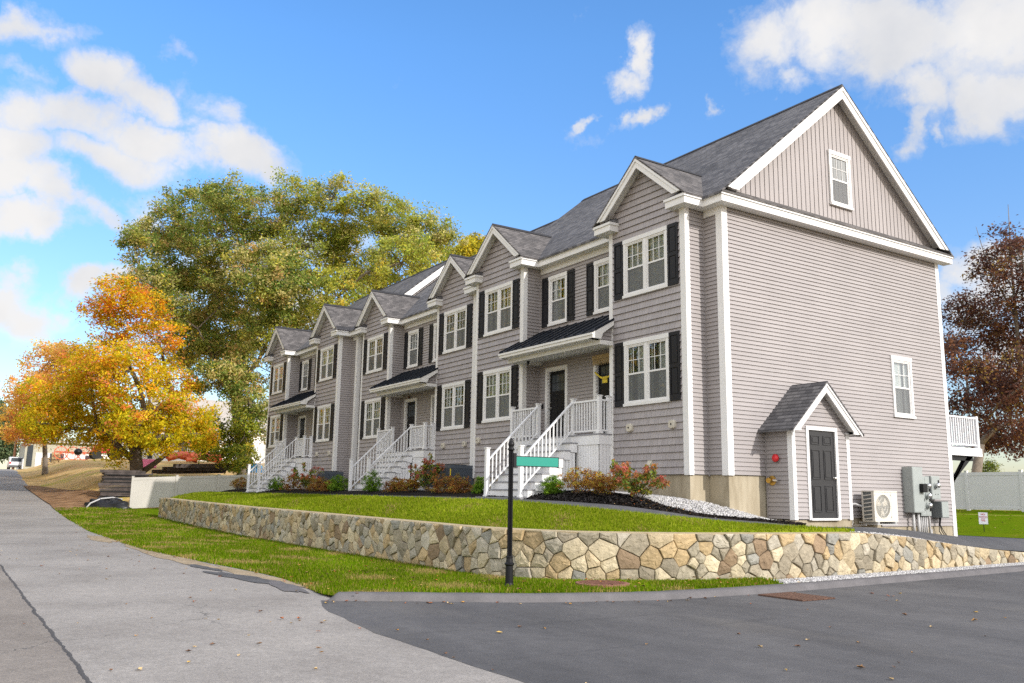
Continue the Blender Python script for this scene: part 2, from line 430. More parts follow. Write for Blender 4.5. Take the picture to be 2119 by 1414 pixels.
def fbox(mb, fr, u0, u1, w0, w1, z0, z1, m=0, col=None):
    p = [fr.P(*q) for q in ((u0,w0,z0),(u1,w0,z0),(u1,w1,z0),(u0,w1,z0),(u0,w0,z1),(u1,w0,z1),(u1,w1,z1),(u0,w1,z1))]
    fs = [(0,3,2,1),(4,5,6,7),(0,1,5,4),(1,2,6,5),(2,3,7,6),(3,0,4,7)]
    if fr.sgn < 0: fs = [f[::-1] for f in fs]
    mb.faces(p, fs, m, col)

def fquad(mb, fr, pts, m=0, col=None):
    """quad given as (u, w, z), turned to face outward"""
    P = [fr.P(*q) for q in pts]
    n = (P[1] - P[0]).cross(P[2] - P[0])
    if n.dot(fr.n) < 0: P = P[::-1]
    mb.face(P, m, col)

def free(u0, u1, holes):
    iv = [(u0, u1)]
    for a, b in holes:
        nx = []
        for s, e in iv:
            if b <= s or a >= e: nx.append((s, e)); continue
            if a > s: nx.append((s, a))
            if b < e: nx.append((b, e))
        iv = nx
    return iv

def clapboard(mb, fr, u0, u1, z0, z1, holes=(), lim=None, zref=2.152, course=0.1016, proud=0.024):
    """lapped boards: every course leans out at its lower edge; holes = (ua, ub, za, zb)"""
    k0 = math.floor((z0 - zref) / course + 1e-6); k1 = math.ceil((z1 - zref) / course - 1e-6)
    for k in range(k0, k1):
        za = max(z0, zref + k * course); zb = min(z1, zref + (k + 1) * course)
        if zb - za < 1e-4: continue
        cuts = sorted({za, zb} | {h for q in holes for h in q[2:] if za < h < zb})
        t = random.uniform(0.965, 1.035); col = (t, t, t)
        for a, b in zip(cuts[:-1], cuts[1:]):
            hs = [(q[0], q[1]) for q in holes if q[2] < (a + b) / 2 < q[3]]
            la = lim(a) if lim else (u0, u1); lb = lim(b) if lim else (u0, u1)
            fa = (a - (zref + k * course)) / course; fb = (b - (zref + k * course)) / course
            wa = proud * (1 - fa) + 0.002; wb = proud * (1 - fb) + 0.002
            if lim:
                if la[1] - la[0] < 0.02: continue
                segs = [(max(u0, la[0]), min(u1, la[1]), max(u0, lb[0]), min(u1, lb[1]))]
                if segs[0][3] < segs[0][2]: m_ = (segs[0][2] + segs[0][3]) / 2; segs = [(segs[0][0], segs[0][1], m_, m_)]
            else:
                segs = [(s, e, s, e) for s, e in free(u0, u1, hs)]
            for s, e, s2, e2 in segs:
                fquad(mb, fr, [(s, wa, a), (e, wa, a), (e2, wb, b), (s2, wb, b)], 0, col)
                if fa < 1e-6: mb.face([fr.P(s, 0, a), fr.P(e, 0, a), fr.P(e, wa, a), fr.P(s, wa, a)], 0, (0.65, 0.65, 0.65))  # lip underside coloured darker to deepen the shadow line under each course

def shakes(mb, fr, u0, u1, z0, z1, holes=(), lim=None, course=0.176):
    """staggered shakes: every shake is a face of its own with its own tone"""
    n = math.ceil((z1 - z0) / course)
    for k in range(n):
        za = z0 + k * course; zb = min(z1, za + course)
        cuts = sorted({za, zb} | {h for q in holes for h in q[2:] if za < h < zb})
        # shake widths along this course
        us = [u0]
        while us[-1] < u1: us.append(us[-1] + random.choice((0.075, 0.1, 0.125, 0.15, 0.2)))
        tones = [random.uniform(0.93, 1.06) for _ in us]
        for a, b in zip(cuts[:-1], cuts[1:]):
            hs = [(q[0], q[1]) for q in holes if q[2] < (a + b) / 2 < q[3]]
            la = lim(a) if lim else (u0, u1)
            lb = lim(b) if lim else (u0, u1)
            wa = 0.034 * (1 - (a - za) / course) + 0.003; wb = 0.034 * (1 - (b - za) / course) + 0.003
            for s, e in free(max(u0, la[0]), min(u1, la[1]), hs):
                if a == za: mb.face([fr.P(s, 0, a), fr.P(e, 0, a), fr.P(e, wa, a), fr.P(s, wa, a)], 0, (0.5, 0.5, 0.5))  # underside of the course, its shade strengthened by a darker colour
                for i in range(len(us) - 1):
                    p, q = max(us[i] + 0.003, s), min(us[i + 1], e)
                    if q - p < 0.004: continue
                    p2, q2 = (max(p, lb[0]), min(q, lb[1]))
                    if q2 < p2: p2 = q2 = min(max((lb[0] + lb[1]) / 2, p), q)
                    t = tones[i]
                    fquad(mb, fr, [(p, wa, a), (q, wa, a), (q2, wb, b), (p2, wb, b)], 0, (t, t, t * random.uniform(0.99, 1.01)))
            # dark gap behind the joints
            for s, e in free(max(u0, la[0], lb[0]), min(u1, la[1], lb[1]), hs):
                if e > s: fquad(mb, fr, [(s, 0.0, a), (e, 0.0, a), (e, 0.0, b), (s, 0.0, b)], 0, (0.45, 0.45, 0.45))

# ------------------------------------------------------------------ windows, shutters, doors
FX = Fr((0, 0, 0), (1, 0, 0), (0, -1, 0))      # faces the street
SX = Fr((0, 0, 0), (0, 1, 0), (1, 0, 0))       # faces the driveway

def make_window(fr, W, H, units, root, blind=False, gap=(0.62, 0.74), drop=0.0):
    """origin at the lower left outer corner of the casing"""
    b = MB(); c = 0.085
    fbox(b, fr, 0, c, 0, 0.045, 0, H); fbox(b, fr, W - c, W, 0, 0.045, 0, H)
    fbox(b, fr, -0.012, W + 0.012, 0, 0.055, H - 0.10, H + 0.012); fbox(b, fr, c, W - c, 0, 0.035, H - 0.135, H - 0.10)
    fbox(b, fr, -0.02, W + 0.02, 0, 0.07, -0.02, 0.05); fbox(b, fr, c, W - c, 0, 0.05, 0.05, 0.085)
    wi = (W - 2 * c - (units - 1) * 0.10) / units
    z0, z1 = 0.085, H - 0.135; zm = (z0 + z1) / 2
    spans = []
    for i in range(units):
        u0 = c + i * (wi + 0.10); spans.append((u0, u0 + wi))
        if i: fbox(b, fr, u0 - 0.10, u0, 0, 0.04, z0, z1)
    for u0, u1 in spans:                       # jamb returns into the wall
        fbox(b, fr, u0, u0 + 0.03, -0.05, 0.022, z0, z1); fbox(b, fr, u1 - 0.03, u1, -0.05, 0.022, z0, z1)
        fbox(b, fr, u0 + 0.03, u1 - 0.03, -0.05, 0.022, z1 - 0.03, z1); fbox(b, fr, u0 + 0.03, u1 - 0.03, -0.05, 0.022, z0, z0 + 0.03)
    win = b.build('window', M['trim'], root)
    s = MB(); g = MB(); sc = MB(); cu = MB()
    for u0, u1 in spans:
        a, e = u0 + 0.03, u1 - 0.03
        fbox(s, fr, a, e, -0.03, 0.016, zm - 0.022, zm + 0.022)
        for q0, q1, w in ((zm + 0.022, z1 - 0.03, 0.0), (z0 + 0.03, zm - 0.022, -0.006)):
            fbox(s, fr, a, a + 0.028, w - 0.012, w + 0.012, q0, q1); fbox(s, fr, e - 0.028, e, w - 0.012, w + 0.012, q0, q1)
            fquad(g, fr, [(a, w, q0), (e, w, q0), (e, w, q1), (a, w, q1)])
        q0, q1 = zm + 0.022, z1 - 0.03
        for t in (1 / 3, 2 / 3):
            x = a + (e - a) * t; fbox(s, fr, x - 0.008, x + 0.008, 0.001, 0.008, q0, q1)
        fbox(s, fr, a + 0.028, e - 0.028, 0.001, 0.008, (q0 + q1) / 2 - 0.008, (q0 + q1) / 2 + 0.008)
        fquad(sc, fr, [(a + 0.02, 0.008, z0 + 0.03), (e - 0.02, 0.008, z0 + 0.03), (e - 0.02, 0.008, zm - 0.022), (a + 0.02, 0.008, zm - 0.022)])
        # curtain hung in folds behind the glass, leaving a dark gap
        n = 28; gap0, gap1 = gap if not blind else (2, 2)
        for k in range(n):
            t0, t1 = k / n, (k + 1) / n
            if gap0 < (t0 + t1) / 2 < gap1: continue
            x0, x1 = a + (e - a) * t0, a + (e - a) * t1
            w0 = -0.07 + 0.018 * math.sin(k * 1.9); w1 = -0.07 + 0.018 * math.sin((k + 1) * 1.9)
            fquad(cu, fr, [(x0, w0, z0 + (0 if not blind else (z1 - z0) * 0.4)), (x1, w1, z0 + (0 if not blind else (z1 - z0) * 0.4)), (x1, w1, z1), (x0, w0, z1)])
    s.build('sash', M['trim'], win); g.build('glass_pane', M['glass'], win)
    sc.build('insect_screen', M['screen'], win)
    cu.build('curtain', M['curtain'] if not blind else M['blind'], win)
    r = MB()
    D = -0.16
    P = lambda u, w, z: fr.P(u, w, z)
    r.face([P(c, D, z0), P(W - c, D, z0), P(W - c, D, z1), P(c, D, z1)])
    r.face([P(c, D, z0), P(c, 0, z0), P(c, 0, z1), P(c, D, z1)]); r.face([P(W-c, D, z0), P(W-c, 0, z0), P(W-c, 0, z1), P(W-c, D, z1)])
    r.face([P(c, D, z0), P(W-c, D, z0), P(W-c, 0, z0), P(c, 0, z0)]); r.face([P(c, D, z1), P(W-c, D, z1), P(W-c, 0, z1), P(c, 0, z1)])
    r.build('window_recess', M['interior'], win)
    return win

def make_shutter(fr, W, H, root):
    b = MB(); s = 0.05
    fbox(b, fr, 0, W, 0.003, 0.02, 0, H)
    fbox(b, fr, 0, s, 0.02, 0.04, 0, H); fbox(b, fr, W - s, W, 0.02, 0.04, 0, H)
    for z0, z1 in ((0, 0.14), (H * 0.50 - 0.045, H * 0.50 + 0.045), (H - 0.09, H)):
        fbox(b, fr, s, W - s, 0.02, 0.04, z0, z1)
    for z0, z1 in ((0.14, H * 0.50 - 0.045), (H * 0.50 + 0.045, H - 0.09)):
        fbox(b, fr, s + 0.03, W - s - 0.03, 0.02, 0.034, z0 + 0.03, z1 - 0.03)
    return b.build('shutter', M['shutter'], root, bevel=0.003)

def place(o, x, y, z):
    """put a part built at the world origin of its wall frame where it belongs (parent offset kept)"""
    o.location = (x, y, z); return o

# ------------------------------------------------------------------ THE TOWNHOUSE ROW
ROOT = empty('townhouse_row', (0, 0, 0), 'long row of taupe townhouses with white trim, gabled bays and black shutters', 'townhouses')
PITCH = 11.06
OFF = [Vector((-PITCH * k, 0.65 if k == 1 else 0.0, 0)) for k in range(3)]
ZB, ZS = 2.152, 8.64            # bottom of the siding, soffit
W1 = -11.05                     # left end of a module
BAYS = [(-3.47, -0.612), (-10.52, -7.672)]
YB = -0.633
OV = 0.31
SL = 0.833
def zmain(y): return 8.90 + SL * (y + 0.33)
RIDGE_Y = 4.59; ZR = zmain(RIDGE_Y)
DEPTH = 9.18

def spread(objs, ks=(1, 2)):
    for o in objs:
        for k in ks:
            c = copy_tree(o, ROOT); c.location = o.location + OFF[k]

def add_module():
    parts = []
    # ---- clapboard of the street front between and beside the bays
    b = MB()
    f0 = Fr((0, 0, 0), (1, 0, 0), (0, -1, 0))
    door_holes = [(-7.19, -6.33, 3.22, 5.42), (-4.83, -3.97, 3.22, 5.42)]
    win_holes = [(-7.17 + 0.085, -6.23 - 0.085, 6.76 + 0.085, 8.30 - 0.135), (-4.91 + 0.085, -3.97 - 0.085, 6.76 + 0.085, 8.30 - 0.135)]
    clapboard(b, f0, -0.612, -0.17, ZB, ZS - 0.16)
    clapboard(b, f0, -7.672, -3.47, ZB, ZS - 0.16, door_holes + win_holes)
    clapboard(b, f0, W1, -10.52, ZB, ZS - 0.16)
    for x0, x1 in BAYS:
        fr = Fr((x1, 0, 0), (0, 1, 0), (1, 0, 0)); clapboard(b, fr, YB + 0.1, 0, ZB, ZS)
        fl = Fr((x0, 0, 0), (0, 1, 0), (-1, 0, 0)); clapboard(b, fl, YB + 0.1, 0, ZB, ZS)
    # inner corner posts
    for x in (-0.612, -7.672): b.box(x, x + 0.035, -0.035, 0, ZB - 0.04, ZS - 0.02, 0, (0.92, 0.92, 0.92))
    # rear wall
    b.face([(0, DEPTH, 0.5), (W1, DEPTH, 0.5), (W1, DEPTH, 8.7), (0, DEPTH, 8.7)], 0, (1, 1, 1))
    parts.append(b.build('wall', M['siding'], ROOT))
    # ---- frieze boards and corner boards
    for x0, x1 in ((-0.58, -0.17), (-7.64, -3.47), (W1, -10.52)):
        b = MB(); b.box(x0, x1, -0.026, 0.01, ZS - 0.165, ZS); parts.append(b.build('frieze_board', M['trim'], ROOT))
    for x0, x1 in BAYS:
        for s, x in ((1, x1), (-1, x0)):
            b = MB()
            xa, xb = (x - 0.165, x + 0.022) if s > 0 else (x - 0.022, x + 0.125)
            b.box(xa, xb, YB - 0.028, YB, ZB - 0.02, ZS)
            b.box(*((x, x + 0.022) if s > 0 else (x - 0.022, x)), YB + 0.0005, YB + 0.125, ZB - 0.02, ZS)
            parts.append(b.build('corner_board', M['trim'], ROOT))
    b = MB()
    b.box(-0.175, 0.024, -0.028, 0.0, ZB - 0.02, ZS); b.box(0.0, 0.024, 0.0005, 0.165, ZB - 0.02, ZS)
    parts.append(b.build('corner_board', M['trim'], ROOT))
    # ---- cornice: soffit boxes, fascia, crown
    def run(b, x0, x1, y0, y1, faces_):
        b.box(x0, x1, y0, y1, ZS, ZS + 0.165)
        cr = 0.03
        b.box(x0 - (cr if 'l' in faces_ else 0), x1 + (cr if 'r' in faces_ else 0), y0 - (cr if 'f' in faces_ else 0), y1 + (cr if 'b' in faces_ else 0), ZS + 0.165, ZS + 0.235)
    (a0, a1), (c0, c1) = BAYS
    def bay_return(b, side, x):
        if side == 'r': xb = x + OV; run(b, xb - 0.67, xb, YB - OV, YB + 0.02, 'frl'); run(b, x + 0.023, xb, YB + 0.02, 0.0, 'r')
        else: xa = x - OV; run(b, xa, xa + 0.67, YB - OV, YB + 0.02, 'frl'); run(b, xa, x - 0.023, YB + 0.02, 0.0, 'l')
    b = MB(); run(b, -0.302, OV, -OV, 0.05, 'fr'); run(b, 0.025, OV, 0.05, DEPTH + OV, 'rb'); bay_return(b, 'r', a1)
    parts.append(b.build('cornice', M['trim'], ROOT))
    b = MB(); run(b, -7.362, -3.78, -OV, 0.05, 'f'); bay_return(b, 'l', a0); bay_return(b, 'r', c1)
    parts.append(b.build('cornice', M['trim'], ROOT))
    b = MB(); run(b, W1 - OV, -10.83, -OV, 0.05, 'fl'); bay_return(b, 'l', c0)
    parts.append(b.build('cornice', M['trim'], ROOT))
    # ---- main roof
    b = MB(); T = Vector((0, 0, -0.06))
    x0, x1 = W1 - OV - 0.03, OV + 0.03
    for sgn in (1, -1):
        yy = lambda y: y if sgn > 0 else 2 * RIDGE_Y - y
        ya, za = -0.37, zmain(-0.37)
        poly = [(x0, yy(ya), za), (x1, yy(ya), za), (x1, yy(RIDGE_Y), ZR), (x0, yy(RIDGE_Y), ZR)]
        b.prism(poly, T, 0)
    b.prism([(x0 + 0.02, RIDGE_Y - 0.15, ZR - 0.10), (x0 + 0.02, RIDGE_Y, ZR + 0.03), (x0 + 0.02, RIDGE_Y + 0.15, ZR - 0.10)], (x1 - x0 - 0.04, 0, 0), 1)
    # skirt roof across the foot of the gable
    b.prism([(OV + 0.05, -0.34, ZS + 0.236), (0.0, -0.02, ZS + 0.50), (0.0, DEPTH + 0.02, ZS + 0.50), (OV + 0.05, DEPTH + 0.34, ZS + 0.236)], (0, 0, -0.025), 2)
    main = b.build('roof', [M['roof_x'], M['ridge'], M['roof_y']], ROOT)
    parts.append(main)
    # ---- gable wall, rake boards, soffit of the rake
    b = MB()
    def under(y): return (zmain(y) if y < RIDGE_Y else zmain(2 * RIDGE_Y - y)) - 0.06
    step = 0.178; y = 0.02
    while y < DEPTH - 0.02:
        y2 = min(y + step, DEPTH - 0.02)
        for a, c, w in ((y, y2 - 0.045, 0.012), (y2 - 0.045, y2 - 0.028, 0.002), (y2 - 0.028, y2, 0.020)):
            zs = [(a, 9.02), (c, 9.02), (c, under(c)), (a, under(a))]
            if a < RIDGE_Y < c: zs = [(a, 9.02), (c, 9.02), (c, under(c)), (RIDGE_Y, under(RIDGE_Y)), (a, under(a))]
            t = 1.0 if w > 0.01 else 0.72
            b.face([(w, p, q) for p, q in zs], 0, (t, t, t))
        b.face([(0.002, y2 - 0.028, 9.02), (0.02, y2 - 0.028, 9.02), (0.02, y2 - 0.028, under(y2 - 0.028)), (0.002, y2 - 0.028, under(y2 - 0.028))], 0, (0.8, 0.8, 0.8))
        y = y2
    parts.append(b.build('gable_wall', M['batten'], ROOT))
    b = MB(); b.face([(W1, 0, 2), (W1, DEPTH, 2), (W1, DEPTH, 8.7), (W1, RIDGE_Y, ZR - 0.1), (W1, 0, 8.7)], 0, (1, 1, 1))
    parts.append(b.build('gable_wall', M['batten'], ROOT))
    for xr, xw in ((OV - 0.03, 0.03), (W1 - OV, 0.03)):
        b = MB()
        for sgn in (1, -1):
            yy = lambda y: y if sgn > 0 else 2 * RIDGE_Y - y
            yb = -0.02
            def rk(lo, hi, x, w):
                ylo = -0.33 + (9.02 + hi - 8.90) / SL
                poly = [(x, yy(-0.33 + (9.02 + lo - 8.90) / SL), 9.02), (x, yy(RIDGE_Y), ZR - lo), (x, yy(RIDGE_Y), ZR - hi), (x, yy(ylo), 9.02)]
                b.prism(poly, (w, 0, 0))
            rk(0.062, 0.40, xr, xw); rk(0.062, 0.16, xr + (0.03 if xr > 0 else -0.03), 0.03)
        parts.append(b.build('rake_board', M['trim'], ROOT))
    for xa, xb in ((0.021, OV - 0.031), (W1 - OV + 0.031, W1 - 0.001)):
        b = MB()
        for sgn in (1, -1):
            yy = lambda y: y if sgn > 0 else 2 * RIDGE_Y - y
            b.face([(xa, yy(0.15), zmain(0.15) - 0.20), (xb, yy(0.15), zmain(0.15) - 0.20), (xb, yy(RIDGE_Y), ZR - 0.20), (xa, yy(RIDGE_Y), ZR - 0.20)])
        parts.append(b.build('soffit', M['soffit'], ROOT))
    # ---- foundation
    b = MB()
    b.box(W1, -0.025, 0.025, DEPTH - 0.02, 0.2, ZB - 0.005)
    for x0, x1 in BAYS: b.box(x0 + 0.025, x1 - 0.025, YB + 0.025, 0.02, 0.6, ZB - 0.006)
    parts.append(b.build('foundation', M['concrete'], ROOT))
    # ---- porch roof of dark standing-seam metal
    zf, zt, yf = 5.86, 6.64, -1.40
    xl, xr = -7.86, -3.28
    sl = (zt - zf) / (0 - yf)
    b = MB()
    b.prism([(xl, yf, zf), (xr, yf, zf), (xr, YB - 0.03, zf + sl * (YB - 0.03 - yf)), (xl, YB - 0.03, zf + sl * (YB - 0.03 - yf))], (0, 0, -0.03), 0)
    b.prism([(-7.65, YB - 0.03, zf + sl * (YB - 0.03 - yf)), (-3.495, YB - 0.03, zf + sl * (YB - 0.03 - yf)), (-3.495, -0.02, zt), (-7.65, -0.02, zt)], (0, 0, -0.03), 0)
    n = 11
    for i in range(n + 1):
        x = xl + 0.02 + (xr - xl - 0.04) * i / n
        ye = -0.02 if -7.62 < x < -3.52 else YB - 0.03
        b.prism([(x - 0.008, yf, zf), (x + 0.008, yf, zf), (x + 0.008, ye, zf + sl * (ye - yf)), (x - 0.008, ye, zf + sl * (ye - yf))], (0, 0, 0.035), 0)
    pr = b.build('porch_roof', M['metalroof'], ROOT)
    b = MB()
    b.box(xl + 0.01, xr - 0.01, yf + 0.01, yf + 0.04, zf - 0.17, zf - 0.032)                       # fascia
    b.box(xl - 0.01, xr + 0.01, yf - 0.02, yf + 0.009, zf - 0.09, zf - 0.032)
    for x in (xl + 0.01, xr - 0.035):                                                              # rake boards with plumb-cut return
        b.prism([(x, yf + 0.041, zf - 0.17), (x, yf + 0.041, zf - 0.035 + sl * 0.04), (x, YB - 0.03, zf + sl * (YB - 0.03 - yf) - 0.035), (x, YB - 0.03, zf + sl * (YB - 0.03 - yf) - 0.16), (x, yf + 0.36, zf - 0.01), (x, yf + 0.30, zf - 0.17)], (0.025, 0, 0))
    b.box(-7.64, -3.50, yf + 0.045, -0.02, zf - 0.185, zf - 0.172)                                 # ceiling
    b.box(xl + 0.05, xr - 0.05, yf + 0.30, YB - 0.03, zf - 0.30, zf - 0.186)                       # beam
    b.box(-7.64, -7.50, YB - 0.029, -0.02, zf - 0.30, zf - 0.186); b.box(-3.64, -3.50, YB - 0.029, -0.02, zf - 0.30, zf - 0.186)
    b.build('porch_ceiling', M['soffit'], pr)
    for x in (-3.42, -7.74):
        b = MB(); fr = Fr((x, 0, 0), (0, 1, 0), (1, 0, 0))
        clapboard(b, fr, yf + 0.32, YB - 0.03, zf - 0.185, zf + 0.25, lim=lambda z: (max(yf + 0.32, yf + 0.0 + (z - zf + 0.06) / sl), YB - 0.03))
        b.build('cheek_wall', M['siding'], pr)
    parts.append(pr)
    # ---- porch: landing, skirt, steps, railings
    xs0, xs1 = -6.47, -4.34; yl = -1.09; zd = 3.22; xd0, xd1 = -7.65, -3.40
    run_, rise = 0.2265, 0.2085
    b = MB()
    b.box(xd0, xd1, yl - 0.015, -0.02, zd - 0.035, zd)
    for i in range(8):
        zt_ = zd - rise * (i + 1); y0 = yl - run_ * i
        b.box(xs0 - 0.02, xs1 + 0.03, y0 - run_ - 0.03, y0 - 0.002, zt_ - 0.032, zt_)
    po = b.build('porch', M['tread'], ROOT)
    b = MB()
    b.box(xd0 + 0.01, xd1 - 0.01, yl, yl + 0.03, zd - 0.28, zd - 0.037)
    b.box(xd1 - 0.04, xd1 - 0.01, yl + 0.03, YB - 0.03, zd - 0.28, zd - 0.037)
    # vertical skirt boards
    x = xd0 + 0.02
    while x < xd1 - 0.1:
        if not (xs0 < x < xs1 - 0.12): b.box(x, min(x + 0.098, xd1 - 0.02), yl + 0.025, yl + 0.045, 1.4, zd - 0.281)
        x += 0.107
    y = yl + 0.046
    while y < YB - 0.06:
        b.box(xd1 - 0.045, xd1 - 0.025, y, y + 0.098, 1.4, zd - 0.281); y += 0.107
    b.build('skirt', M['deckwhite'], po)
    b = MB()
    for i in range(8):
        zt_ = zd - rise * (i + 1); y0 = yl - run_ * i
        b.box(xs0, xs1 - 0.055, y0 - 0.001 - (0.0), y0 + 0.02, zt_ + 0.001, zt_ + rise - 0.034)        # riser
        for xa, xb in ((xs0 - 0.012, xs0 + 0.02), (xs1 - 0.05, xs1 + 0.015)):                          # stepped stringer
            b.box(xa, xb, y0 - run_, y0 - 0.003, zt_ - 0.26 if i < 7 else 1.40, zt_ - 0.034)
    y0 = yl - run_ * 8
    b.box(xs0, xs1, y0 - 0.001, y0 + 0.02, 1.40, zd - rise * 8 - 0.034)
    y = yl - 0.10
    while y > yl - run_ * 7.3:                                                                         # boards beneath the stringer
        k = int((yl - y) / run_); top = zd - rise * (k + 1) - 0.27
        if top > 1.5: b.box(xs1 - 0.03, xs1 - 0.01, y - 0.05, y + 0.043, 1.40, top)
        y -= 0.107
    b.build('riser', M['deckwhite'], po)
    def post(bb, x, y, z0, z1, h=0.052):
        bb.box(x - h, x + h, y - h, y + h, z0, z1)
        bb.box(x - h - 0.018, x + h + 0.018, y - h - 0.018, y + h + 0.018, z1, z1 + 0.022)
        bb.box(x - h - 0.02, x + h + 0.02, y - h - 0.02, y + h + 0.02, z0, z0 + 0.05)
    def rail(bb, p, q, z_lo, z_hi):
        """straight or sloping rail between two points (z at the walking line)"""
        p = Vector(p); q = Vector(q); d = q - p; L = math.hypot(d.x, d.y); ux = Vector((d.x / L, d.y / L, 0)); nx = Vector((-ux.y, ux.x, 0))
        for za, zb, w in ((z_hi - 0.05, z_hi, 0.035), (z_lo, z_lo + 0.045, 0.022)):
            A = p + nx * w + Vector((0, 0, za)); B = q + nx * w + Vector((0, 0, za))
            Cc = q - nx * w + Vector((0, 0, za)); D = p - nx * w + Vector((0, 0, za))
            bb.prism([A, B, Cc, D], (0, 0, zb - za))
        n_ = max(2, round(L / 0.118))
        for i in range(1, n_):
            c = p + d * (i / n_); h = 0.017
            bb.box(c.x - h, c.x + h, c.y - h, c.y + h, c.z + z_lo + 0.03, c.z + z_hi - 0.03)
    xR, xL = -4.57, -6.24; yN = yl - run_ * 7.25
    zN = zd - rise * 8
    for xx, side in ((xR, 1), (xL, -1)):
        bb = MB()
        post(bb, xx, yl + 0.05, zd, 4.19); post(bb, xx, yN, zN, 2.86)
        rail(bb, (xx, yl + 0.0, zd), (xx, yN + 0.05, zN + 0.14), 0.10, 0.90)
        if side > 0:
            post(bb, xd1 - 0.055, yl + 0.055, zd, 4.20); post(bb, xd1 - 0.055, YB - 0.09, zd, 4.20)
            rail(bb, (xx + 0.05, yl + 0.05, zd), (xd1 - 0.1, yl + 0.05, zd), 0.06, 0.90)
            rail(bb, (xd1 - 0.055, yl + 0.1, zd), (xd1 - 0.055, YB - 0.14, zd), 0.06, 0.90)
        else:
            post(bb, xd0 + 0.055, yl + 0.055, zd, 4.20)
            rail(bb, (xd0 + 0.1, yl + 0.05, zd), (xx - 0.05, yl + 0.05, zd), 0.06, 0.90)
        bb.build('railing', M['deckwhite'], po)
    parts.append(po)
    return parts

mod = add_module()
spread(mod)

# shake-covered bays with their little gables
def add_bay(x0, x1):
    xc = (x0 + x1) / 2; parts = []
    b = MB(); fr = Fr((0, YB, 0), (1, 0, 0), (0, -1, 0))
    holes = [(xc - 0.835 + 0.085, xc + 0.835 - 0.085, z + 0.085, z + h - 0.135) for z, h in ((3.913, 1.665), (6.765, 1.555))]
    apex = 10.29
    lim = lambda z: (max(x0 + 0.12, xc - (apex - z) / SL), min(x1 - 0.16, xc + (apex - z) / SL)) if z < 8.9 else (xc - (apex - z) / SL, xc + (apex - z) / SL)
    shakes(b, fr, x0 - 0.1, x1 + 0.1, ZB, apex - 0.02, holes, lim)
    bay = b.build('bay', M['shingle_siding'], ROOT)
    # roof of the bay
    b = MB(); ra = 10.37; he = 1.775; yf = YB - OV - 0.035
    ze = ra - SL * he
    yback = lambda z: -0.33 + (z - 8.90) / SL + 0.02
    for s in (1, -1):
        b.prism([(xc, yf, ra), (xc + s * he, yf, ze), (xc + s * he, yback(ze), ze), (xc, yback(ra), ra)], (0, 0, -0.05), 0)
    b.prism([(xc - 0.13, yf + 0.01, ra - 0.085), (xc, yf + 0.01, ra + 0.025), (xc + 0.13, yf + 0.01, ra - 0.085)], (0, yback(ra) - yf - 0.05, 0), 1)
    for s in (1, -1):       # shingled tops of the cornice returns
        xa = xc + s * (x1 - xc + OV + 0.035); xb = xc + s * (x1 - xc + OV - 0.70)
        yF = YB - OV - 0.035; zF = ZS + 0.236
        P = [(xa, yF, zF), (xb, yF, zF), (xb + s * 0.10, YB, zF + 0.20), (xa - s * 0.28, YB, zF + 0.24)]
        b.face(P if s < 0 else P[::-1], 2); b.face([(xb, yF, zF), (xb, YB, zF), (xb + s * 0.10, YB, zF + 0.20)], 2)
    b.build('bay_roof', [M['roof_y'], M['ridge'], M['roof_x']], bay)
    b = MB()
    for s in (1, -1):
        def rk(lo, hi, y, w):
            zc = ZS + 0.33
            xe_hi = (ra - hi - zc) / SL; xe_lo = (ra - lo - zc) / SL
            b.prism([(xc, y, ra - lo), (xc, y, ra - hi), (xc + s * xe_hi, y, zc), (xc + s * xe_lo, y, zc)], (0, w, 0))
        rk(0.052, 0.31, YB - OV, 0.03); rk(0.052, 0.135, YB - OV - 0.028, 0.028)
        lo = 0.16
        xe = (ra - lo - ZS - 0.30) / SL
        b.face([(xc, YB - OV + 0.03, ra - lo), (xc, YB - 0.001, ra - lo), (xc + s * xe, YB - 0.001, ZS + 0.30), (xc + s * xe, YB - OV + 0.03, ZS + 0.30)])
    b.build('rake_board', M['trim'], bay)
    parts.append(bay)
    return parts
for x0, x1 in BAYS: spread(add_bay(x0, x1))

# windows: one of each kind, then copies
xc0 = sum(BAYS[0]) / 2; xc1 = sum(BAYS[1]) / 2
HL, HU = 1.665, 1.555
WL3 = [make_window(FX, 1.67, HL, 2, ROOT, gap=g) for g in ((0.12, 0.42), (2, 2), (0.60, 0.78))]
WU3 = [make_window(FX, 1.67, HU, 2, ROOT, gap=g, blind=bl) for g, bl in (((2, 2), False), ((0.35, 0.55), False), ((2, 2), True))]
for trio, z in ((WL3, 3.913), (WU3, 6.765)):          # each kind built once, hung in turn along the row
    kinds = [0, 1, 2, 1, 0, 2] if z < 5 else [0, 1, 1, 2, 0, 1]
    slots = [Vector((xc - 0.835, YB - 0.006, z)) + OFF[k] for k in range(3) for xc in (xc0, xc1)]
    used = set()
    for kd, pos in zip(kinds, slots):
        o = trio[kd] if kd not in used else copy_tree(trio[kd], ROOT)
        used.add(kd); o.location = pos
ws = make_window(FX, 0.94, 1.54, 1, ROOT); ws.location = (-7.17, -0.004, 6.76)
shl = make_shutter(FX, 0.35, HL + 0.02, ROOT); shl.location = (xc0 - 0.835 - 0.375, YB - 0.02, 3.905)
shu = make_shutter(FX, 0.35, HU + 0.02, ROOT); shu.location = (xc0 - 0.835 - 0.375, YB - 0.02, 6.757)
shs = make_shutter(FX, 0.35, 1.56, ROOT); shs.location = (-7.17 - 0.365, -0.012, 6.752)
def more(o, places):
    for p in places:
        c = copy_tree(o, ROOT); c.location = p
dX = xc1 - xc0
